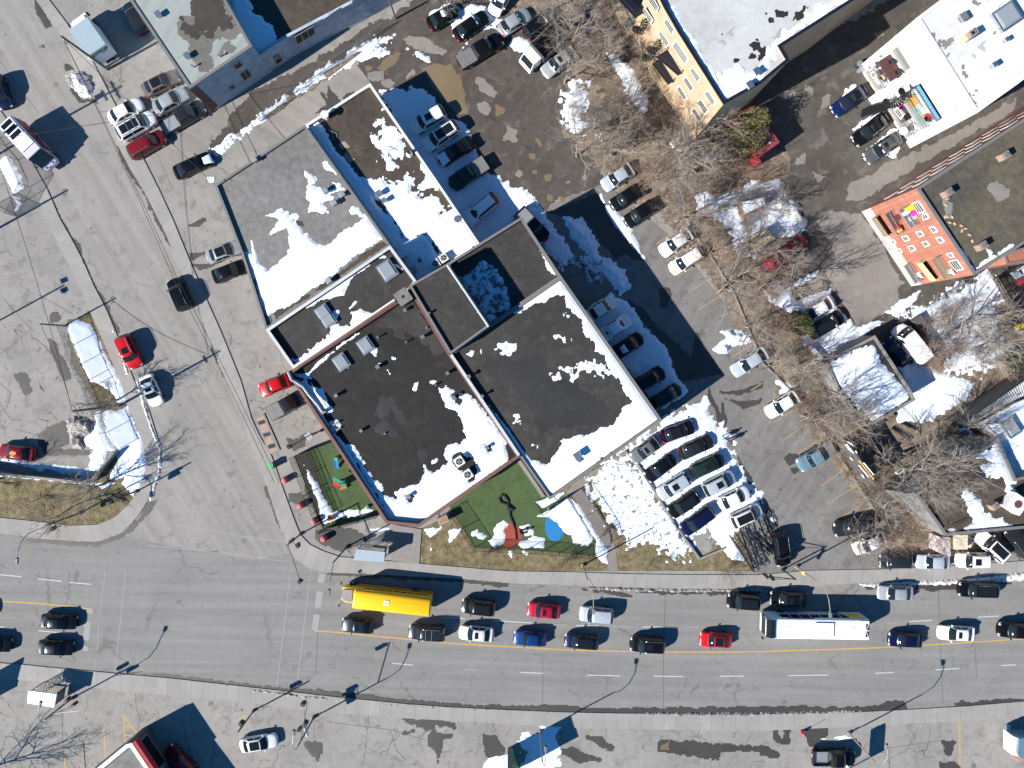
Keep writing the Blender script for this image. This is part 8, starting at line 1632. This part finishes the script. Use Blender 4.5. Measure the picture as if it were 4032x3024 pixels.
# ------------------------------------------------------------------ snow lying on the ground
D = lambda n: M[n]
for s, lb, kw in (
 ('02 800,-10 1055,0 1105,200 1060,190 1020,190 1000,130 900,60|01 590,1240 600,1150 650,1125 790,1165 830,1230 900,1380 960,1500 1050,1665 790,1665 700,1500 640,1350', 'snow bank between chain link fence and left sidewalk', dict(amp=.15)),
 ('02 880,260 1040,240 1110,225 1230,500 1258,600 1278,720 1230,880 1160,1000 1070,890 1080,840 960,860 1040,640 1030,600 950,480', 'snow on the corner lawn along the curved sidewalk', dict(amp=.3)),
 ('02 800,290 860,270 940,480 1000,600 930,615 920,700 850,790 800,840 400,770 0,700 -100,690 -100,650 0,665 380,735 780,765 790,650 820,600 780,560 720,530 800,430 830,350', 'snow behind the angled retaining wall', dict(amp=.25)),
 ('02 800,885 1000,890 930,920 890,940|02 0,806 820,890 800,905 0,826', 'thin snow edge under the retaining wall', dict(amp=.12)),
 ('ml -60,660 90,600 180,740 265,930 150,1010 60,830 0,720|ml 120,1030 200,1040 240,1120 170,1190 200,1110', 'snow in the fenced enclosure at the left edge', dict(amp=.3)),
 ('10 1085,825 1200,765 1480,790 1560,860 1640,980 1830,1080 1930,1290 2000,1480 2100,1530 2212,1610 21 20,-40 160,10 240,70 325,180 290,150 120,170 60,260 11 2212,350 1965,500 1600,0 10 1500,1500', 'shaded snow under the row of cars by the narrow brown roof', dict(amp=.5, bump=.2)),
 ('21 60,150 290,140 340,200 400,340 500,450 560,560 480,690 200,330', 'shaded snow beside the hidden pickup', dict(amp=.4)),
 ('21 490,240 640,240 700,330 780,450 800,580 900,600 1000,700 1060,860 980,900 870,780 700,560 530,400', 'ploughed snow ridge in the dark shade of the car park', dict(amp=.5, hmax=.5, bump=.5)),
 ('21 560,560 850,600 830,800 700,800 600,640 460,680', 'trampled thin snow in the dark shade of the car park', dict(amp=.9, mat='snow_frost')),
 ('21 680,1060 890,890 960,930 1100,1030 1190,1190 1400,1400 1450,1600 1500,1665 22 1570,90 1540,120 1490,150 1300,260 1180,60 21 1000,1500', 'shaded snow around the row of cars along the wide black roof', dict(amp=.35, bump=.2)),
 ('21 800,0 830,100 960,200 1080,350 1190,590 1160,590 1040,430 920,280 850,150', 'ragged snow edge between shade and brown hedge', dict(amp=.2)),
 ('22 1290,400 1620,190 1720,170 1860,420 1990,720 2140,930 2212,1030 2150,1120 1950,1240 1800,1320 1740,1290 1570,1370 1450,1250 1290,990 1130,730 1020,610', 'churned snow under the twelve packed cars', dict(amp=.3, speck=.5, sscale=.8, spread=9, bump=.3, mat='snow_churned')),
 ('22 1740,1290 1900,1190 2040,1290 1960,1360 1990,1440 2080,1590 1960,1560 1850,1430', 'snow in front of the lattice beams', dict(amp=.3)),
 ('22 690,890 900,650 1030,650 1130,750 1290,1000 1450,1240 1560,1400 1600,1500 1480,1560 1400,1500 1200,1380 1080,1440 1000,1330 900,1260 800,1120 740,1000', 'melting dappled snow on the lawn beside the packed lot', dict(amp=.5, speck=.6, sscale=.5, spread=4.0, hmax=.05, mat='snow_thin')),
 ('22 520,1010 650,1190 740,1370 700,1440 560,1420 540,1340 470,1310 440,1240 340,1190 250,1180 300,1150', 'snow on the playground turf around the blue mat', dict(amp=.25)),
 ('22 60,1410 230,1350 320,1370 330,1460 120,1460|22 100,1270 170,1250 230,1290 230,1350 150,1350', 'snow scraps at the foot of the playground fence', dict(amp=.2)),
 ('12 2100,1230 2190,1215 22 40,1250 -20,1290 0,1400 12 2100,1440 2020,1400 2080,1350|12 1870,1300 1950,1290 2030,1350 2000,1390 1900,1350|12 1860,1290 1910,1260', 'snow around the red play mat', dict(amp=.25)),
 ('22 510,1000 620,1080 700,1220 860,1450 872,1610 780,1540 740,1400 765,1400 640,1200 540,1040|22 240,1050 350,1010 480,975 440,1030 300,1110', 'snow strip outside the playground fence by the footpath', dict(amp=.15)),
 ('12 400,670 460,740 600,980 690,1140 780,1140 860,1110 1050,1110 1060,1140 900,1190 780,1200 620,1250 560,1100 470,830', 'shaded snow along the fence of the corner playground', dict(amp=.35, mat='snow')),
 ('12 1480,1290 1660,1270 1560,1340 1530,1360|12 1690,1290 1800,1290 1780,1340 1700,1410|12 1530,1410 1560,1500 1535,1480|12 960,1285 1170,1290 1100,1305 1000,1300|22 0,1480 40,1480 30,1530 5,1510|22 130,1480 180,1490 170,1520 140,1510', 'small snow scraps on the dry lawn strip', dict(amp=.18)),
 ('20 600,740 670,770 680,930 640,1140 540,1160 480,1060 500,800', 'melting snow at the left border of the thicket', dict(amp=.5, speck=.6, spread=1.6)),
 ('20 860,460 960,480 1100,640 1220,860 1200,980 1090,920 960,660|20 700,240 760,300 640,280|20 1230,1080 1290,1120 1250,1150', 'long snow patch in the middle of the thicket', dict(amp=.5)),
 ('20 1390,1230 1520,1240 1540,1330 1430,1310|20 740,1170 850,1160 830,1230 760,1220|20 1700,1330 1800,1330 1760,1420 1700,1400', 'small snow patches in the thicket', dict(amp=.4, mat='snow_dirty')),
 ('20 15,370 100,310 220,380 140,460 60,430|10 1500,130 1620,60 1700,20 1800,80 1700,90|10 1740,120 1900,40 2020,60 2080,150 2212,200 2212,330 2090,240 1960,260 1800,440 1790,460 1900,300 1740,340 1720,250', 'snow between the cars of the back lot', dict(amp=.25)),
 ('th 740,240 840,180 1000,230 1500,40 1780,40 1860,100 1880,300 2040,420 2120,580 1960,700 1720,740 1560,900 1480,1000 1350,1000 1240,860 1100,560 940,480 780,400', 'broad snow field under the trees by the courtyard', dict(amp=.9, bump=.3)),
 ('th 1760,60 1860,90 1900,250 2040,340 2150,560 2060,650 1960,520 1760,420 1720,300', 'dirty ploughed snow mound at the courtyard edge', dict(amp=.6, hmax=.7, slope=.6, bump=.9, mat='snow_dirty')),
 ('31 -10,830 110,760 200,850 500,690 460,740 250,870 290,970 360,940 600,860 640,1000 740,1110 820,1200 960,1140 1060,1140 900,1250 540,1470 380,1350 340,1280 400,1200 300,1100 150,1010 60,960', 'snow in the lower corner of the courtyard', dict(amp=.2)),
 ('30 690,850 740,780 810,740 790,780 700,860|30 780,1120 1000,980 1070,960 1000,1030 800,1140|30 900,1330 1080,1170 1120,1110 1190,1120 1210,1200 1170,1380 1090,1360 950,1310', 'snow strips between the three cars by the white balconies', dict(amp=.25)),
 ('yd 0,370 250,240 300,330 560,160 740,50 930,10 1060,60 1190,190 1080,240 1100,560 1300,780 1120,900 880,1030 560,1000 400,800 300,500 60,380', 'snow over the yard with the wide bare trees', dict(amp=.5, speck=.5, spread=3, mat='snow_thin')),
 ('yd 10,940 180,900 440,990 820,1140 800,1270 640,1380 300,1560 0,1560 0,1420 200,1290', 'smooth snow between garage and lean-to', dict(amp=.35)),
 ('31 1900,730 1960,680 2130,920 2060,935', 'snow covered slab path by the mossy roofed block', dict(amp=.08)),
 ('21 1850,1230 1960,1210 2100,1230 2140,1310 2000,1340 1920,1340 1930,1400 1840,1420 1790,1380 1900,1290', 'snow heap at the end of the hedge in the sunny bays', dict(amp=.4, hmax=.5, slope=.6, bump=.8)),
 ('32 110,0 280,0 300,50 150,140 170,60|32 70,1150 100,1140 130,1220 80,1230', 'snow beside the white sedan in the sunny bays', dict(amp=.3)),
 ('bc 560,600 700,640 730,700 900,500 1080,520 1050,640 1100,800 1100,950 1050,1150 560,1150 640,900 580,800', 'snow patch around the pylon sign at the bottom edge', dict(amp=.3, speck=.3, spread=1)),
 ('bc -20,1150 60,1000 160,940 420,960 430,1150', 'snow left of the pylon sign at the bottom edge', dict(amp=.3)),
 ('br 380,445 480,425 545,450 450,468|br 215,450 290,455 250,460', 'sliver of snow beside the pale lamp post', dict(amp=.06)),
 ('br 2045,310 2080,340 2085,480 2050,530', 'sliver of snow left of the pale blue truck', dict(amp=.06)),
 ('10 1360,440 1420,440 1530,500 1535,550 1460,520|10 1070,780 1150,790 1130,810 1090,810|10 1280,460 1310,480 1290,490|10 1330,420 1350,425 1340,435', 'snow scraps at the top of the back lot', dict(amp=.25)),
 ('11 2090,-60 2212,-80 21 20,0 10,60|21 -20,-10 120,-20 230,60 150,60', 'sunlit snow beside the snow covered red car', dict(amp=.3)),
 ('31 1430,1060 1500,1010|31 1060,1060 1260,930 1370,880 1340,960 1150,1090|31 1640,850 1750,790 1760,830 1680,900', 'snow along the green wire fence', dict(amp=.3))):
    m_ = kw.pop('mat', None)
    if m_: kw['mat'] = M[m_]
    s = '|'.join(a for a in s.split('|') if len(a.split()) > 3)
    snow(s, .016, lb, **kw)
region('lane_dirt', '10 0,780 330,650 700,430 1080,190 1180,160 1260,220 1180,330 900,480 640,640 300,830 0,1060 00 2212,1080 1850,1300 1840,1260', .0145, 'lot_dirty', amp=.5, cell=.15)
region('lane_dirt', '10 100,1010 500,730 860,470 900,500 560,740 130,1030', .0155, 'litter', amp=.4, cell=.12)
snow('10 -20,1060 450,690 640,560 860,460 1050,310 1130,330 1220,310 1180,345 1100,400 1180,455 1130,495 900,530 800,590 600,700 300,860 110,1010 100,1090 -20,1100|00 1840,1290 2212,1050 2212,1120 1900,1350', .02, 'long ragged snow ribbon along the lane by the stone building', amp=.6, scale=.8, cell=.1, bump=.4, hmax=.25, cut=[W2('10 600,640 900,450 960,440 640,690'), W2('10 100,1000 330,850 340,870 110,1030')])
snow('00 600,640 680,600 790,680 830,760 820,830 720,850 640,760', .012, 'dirty snow pile at the street side near the box truck', amp=.35, hmax=.9, slope=.9, bump=1.2, cell=.1, mat=M['snow_dirty'])
snow('00 590,600 700,590 830,700 840,800 800,850 720,860 620,760 560,650', .008, 'gritty slush round the dirty snow pile', amp=.3, hmax=.1, mat=M['snow_filthy'])
snow('02 560,330 700,300 820,360 840,420 760,500 720,590 620,560 590,440', .013, 'grimy ploughed snow by the snow bank of the left car park', amp=.5, hmax=.5, slope=.6, bump=.8, mat=M['snow_filthy'])
for s, lb in (('23 620,138 900,135 1100,150 1500,155 1900,155 2212,142 2212,168 1500,178 1000,168 800,155', 'grimy snow ridge along the north kerb in the middle'), ('33 850,108 1340,88 1700,68 2000,45 2300,10 2300,70 2100,85 1400,118 900,132', 'grimy snow ridge along the north kerb at the right'),
        ('13 -10,1020 350,1065 800,1115 1300,1165 1650,1183 1600,1192 1200,1170 800,1130 300,1085 -10,1048', 'grimy snow ridge along the south kerb near the traffic lights'), ('23 1200,1230 1800,1233 2212,1236 2212,1256 1600,1262 1250,1252', 'grimy snow ridge along the south kerb in the middle'),
        ('33 -10,1234 900,1214 700,1234 -10,1252', 'thin grimy snow line along the south kerb at the right'), ('02 1180,0 1215,-5 1330,380 1412,600 1392,800 1320,1040 1290,1035 1375,800 1385,610 1300,400 1215,160|01 975,1200 1000,1220 1060,1430 1130,1600 1110,1600 1040,1430', 'grimy snow ridge along the curved left kerb')):
    snow(s, .04, lb, amp=.18, hmax=.16, slope=.7, bump=.5, cell=.09, sink=.06, mat=M['snow_dirty' if 'curved' in lb or 'right' in lb and 'north' in lb else 'snow_filthy'])
# boxes under snow by the trees
for s, h, top, lb in (('th 1320,300 1600,235 1625,330 1355,465', 1.9, 'snow', 'snow covered flat top shelter under the trees'), ('th 1390,740 1640,620 1755,755 1480,930', 1.6, 'wood_pale', 'mossy open cabin with snow on its middle under the trees'), ('31 390,1360 440,1340 540,1460 490,1480', .8, 'snow', 'long wooden box at the courtyard corner')):
    P = [(v.x, v.y) for v in W2(s, h)]; T = Thing('storage_box', (P[0][0], P[0][1], 0), lb, 'shed'); T.part('wall', MB().prism(P, 0, h), M['wood']); T.part('lid', MB().prism(inset(P, .08), h, h+.08), M[top])
# yard clutter
rg_ = random.Random(12)
for s, w, hh, mt, lb, a in (('32 1760,420', 1.4, 1.0, 'plastic_blue', 'blue tarpaulin covered heap by the workshop', .4), ('yd 1320,510', 1.1, .7, 'plastic_yellow', 'yellow tub at the right side of the yard', .3), ('yd 1310,570', .6, .5, 'truck_roof', 'pale blue pail beside the yellow tub', 0), ('yd 1170,510', .5, .4, 'tan_brick', 'tan crate left of the yellow tub', .2), ('32 1190,790', .9, .8, 'plastic_white', 'white sack beside the graffiti wall trees', .7), ('yd 220,480', 1.8, .9, 'dark_wall', 'dark covered trailer box beside the white van', -.9), ('32 480,800' if False else '31 2190,730', 1.4, 1.2, 'truck_roof', 'pale table with things at the right edge of the yard', .5)):
    c = gpt(s); T = Thing('yard_box', (c.x, c.y, 0), lb, 'box'); T.part('body', MB().obox(c, w, w*.7, 0, hh, a, taper=.9), M[mt]); T.part('lid', MB().obox(c, w*.95, w*.66, hh, hh+.05, a), M[mt])
for i, s in enumerate(('th 665,590', 'th 795,780', 'th 1010,1150', 'th 1180,1400', '32 960,975', '32 1055,1100', '32 880,830', '32 390,105', '32 1160,1260')):
    c = gpt(s); o = MB().obox((0,0), .55, .25, 0, .15, .9).make('stone_block', M['flashing_white' if i > 3 else 'concrete_lane']); o.location = (c.x, c.y, .03); tag(o, 'pale rubbish block lying in the brown hedge strip', 'block', 'pale blocks along the hedge')
# kerb line between bays and hedge
P = W2('th 650,540 830,840 960,1010 1100,1240 1230,1440 32 0,-160 330,160 440,320 540,470 620,530 720,720 850,950 970,1120', 0); T = Thing('kerb_edge', tuple(P[0]), 'pale broken kerb between parking bays and brown hedge strip', 'kerb'); mb = MB()
for a, c_ in zip(P[:-1], P[1:]): n_ = Vector((-(c_-a).y, (c_-a).x, 0)).normalized()*.09; mb.prism([(a-n_)[:2], (c_-n_)[:2], (c_+n_)[:2], (a+n_)[:2]], 0, .2)
T.part('kerb', mb, M['concrete_lane'])
# ------------------------------------------------------------------ wet and dry patches
for s in ('03 940,870 1500,910 2212,990 13 700,1050 1300,1120 1800,1155 2212,1175 23 400,1165 800,1195 1300,1195 1800,1185 2212,1185 2212,1238 1000,1234 0,1208 13 1300,1148 700,1088 0,1012 03 1500,928',
          '33 0,1175 380,1180 700,1190 1000,1180 1100,1125 1220,1125 1260,1190 1000,1212 0,1238', '33 1680,1150 1740,1130 1800,1140 2212,1110 2300,1120 2300,1132 1800,1168 1700,1185',
          '23 620,150 880,165 1050,190 1090,215 1040,238 930,200 700,165', '23 1100,170 1600,185 2212,170 2212,190 1800,195 1500,195 1100,185', '33 860,120 1400,125 1700,110 1700,150 1500,165 1380,150 900,150', '33 2000,85 2180,80 2190,110 2050,100',
          '13 700,10 1100,28 1800,68 2212,105 2212,132 1800,90 1000,45 650,22', '02 300,1375 600,1395 860,1405 1060,1335 1190,1212 1290,1065 1370,1040 1250,1210 1100,1340 860,1435 600,1430 200,1390'):
    wet(s, .0125, M['wet_soft'], amp=.12, cell=.13, scale=.9)
for s in ('01 420,10 530,240 640,420 700,500 740,650 840,850 950,1020 960,1090 1040,1240 1020,1250 930,1050 820,840 700,600 630,440 500,220', '01 1245,0 1320,110 1460,390 1500,520 1480,480 1380,300', '01 1840,1340 1900,1450 1960,1600 1940,1620', '12 100,930 160,960 220,1100 260,1260 230,1280 150,1080',
          '13 1300,1280 1520,1290 1750,1320 1760,1370 1570,1330 1590,1400 1730,1430 1640,1460 1600,1665 1580,1560 1510,1500 1550,1380 1330,1315', '13 2000,1430 2110,1430 2190,1560 2120,1665 2020,1600', '13 430,1490 580,1500 590,1560 560,1650 480,1560', '13 1290,1400 1390,1390 1300,1430',
          '23 690,1440 820,1440 920,1530 900,1560 760,1500|23 420,1550 560,1540 800,1640 600,1665', '23 1300,1470 1500,1480 1800,1500 2212,1530 2212,1570 1850,1560 1830,1640 1600,1600 1320,1560', '33 -10,1520 60,1530 160,1590 150,1620 -10,1600', '33 95,1320 120,1320 150,1460 190,1470 200,1390 230,1390 230,1500 150,1500 100,1440', '33 390,1380 420,1400 460,1510 420,1520', '33 1580,1480 1680,1490 1640,1600 1600,1590', 'br 1400,690 1560,700 1590,737 1410,730', 'br 130,350 300,345 300,420 200,500 170,525 140,440',
          '12 540,1310 640,1290 830,1290 980,1350 990,1400 880,1440 740,1480 600,1420 550,1360', '12 310,1000 400,980 430,1030 380,1080 320,1050', '12 400,480 450,470 440,560 340,600 330,550', '12 300,510 360,520 350,600 320,570', '01 440,1090 490,1065 530,1110 500,1150 450,1140', '01 440,1300 500,1350 560,1500 640,1640 560,1659 450,1430', '02 340,480 420,400 560,340 600,430 600,540 480,600 780,600 780,650 400,640 350,560',
          '01 130,1610 200,1580 240,1610 260,1659 150,1659|02 160,0 250,10 260,80 230,120 180,60', '00 690,880 760,870 870,900 840,860 720,900', '00 310,0 380,110 440,230 400,240 330,120', '00 570,560 640,600 600,700 700,880 620,780', '01 1660,560 1800,530 1820,545 1680,590', '01 1690,650 1870,640 1780,690 1730,700', '01 1650,310 1780,240 1790,260 1680,320', '00 980,1090 1030,1250 1100,1370 1240,1650 1190,1600 1060,1400', '00 1120,600 1000,560',
          '22 1840,90 2000,85 2212,10 2212,60 2030,120 1870,120', '22 1890,150 2050,180 2212,150 2212,200 2050,240 1960,195', '22 1755,60 1790,160 1850,260 1890,430 1840,430 1800,260 1730,130', '22 1820,130 1880,200 1900,420 1870,420 1860,220', '22 1990,640 2090,790 2160,940 2212,1060 2190,1080 2100,950', '32 190,680 240,640 310,640 330,700 240,740|32 250,760 340,760 280,800', 'tr 1250,100 1450,150 1600,470 1540,560 1300,700 1330,560 1280,420', '21 360,190 780,20 850,150 900,250 1010,400 1150,520 1200,640 1010,560 940,600 700,330 500,230', '21 1310,860 1400,850 1430,920 1380,1020 1320,1010', '21 1000,900 1200,1060 1330,1200 1600,1460 1640,1250 1880,1600 1500,1659 1400,1400 1170,1130'):
    s2 = '|'.join(a for a in s.split('|') if len(a.split()) > 3)
    if s2: wet(s2, .0128, M['wet_soft'], amp=.22, cell=.16)
for s in ('10 1470,600 1580,555 1720,570 1810,680 1830,900 1860,980 1790,990 1660,880 1560,740', '10 1080,590 1160,500 1280,445 1250,540 1130,620', '20 185,1340 230,1340 230,1380 190,1380', '20 215,1475 255,1480 250,1515 220,1515', '20 325,1520 365,1525 370,1570 330,1565', '10 2105,910 2180,945 2170,990 2115,1000', '21 340,30 390,50 380,90 345,80', '21 460,60 490,90 480,110 460,90', '20 220,1180 270,1210 300,1280 270,1270', '10 970,570 1030,570 1020,605 980,610', '23 1310,1490 1400,1490 1420,1560 1320,1560'):
    wet(s, .0135, M['mud_water'], name='puddle', amp=.12, cell=.14)
for s in ('20 0,1100 60,1150 90,1230 50,1250 -40,1220', '20 60,1510 100,1475 130,1520 100,1565 65,1550', '10 1915,640 2040,720 2130,800 2080,850 1990,800 1950,730', '10 1930,890 2020,880 2090,950 2040,1020 1960,950', '10 980,640 1130,620 1130,690 1000,700', '10 1115,700 1190,680 1240,730 1180,780 1120,750', '10 1330,640 1410,590 1390,650 1330,690', '20 500,1320 550,1360 510,1360', '20 490,1580 550,1580 520,1620', '10 1300,340 1500,330 1700,450 1640,500 1400,430',
          '30 950,290 1060,260 1065,310 1000,355', '30 780,1600 900,1560 1040,1440 1300,1340 1700,1150 2212,860 2212,960 1700,1240 1350,1440 1130,1590 1000,1665 31 850,90 700,100', '31 470,270 600,180 860,190 1000,400 1170,700 1230,800 1180,880 1200,980 1130,1060 830,1190 720,1000 600,860 560,700 640,560 560,400', '30 360,720 440,760 440,830 390,820', '30 510,850 590,830 590,930 530,950', '30 290,1380 370,1340 380,1430 310,1440', '30 390,1240 440,1250 430,1300', '31 450,-160 560,-120 480,-60', '30 210,790 320,780 310,850 200,860', '31 380,760 520,740 530,830 420,840', 'tr 1020,560 1200,500 1300,620 1280,690 1100,690'):
    struct(field('dry_patch', [W2(s)], .0118, M['dry_patch'], amp=.45, scale=1.4, hmax=.004, slope=.03, sink=.008, cell=.16))
for s in ('10 500,1000 760,850 870,800 860,850 780,870 640,960 600,980', '10 620,900 580,800 640,860 650,760 720,860'):
    wet(s, .0165, M['wet_soft'], amp=.15)
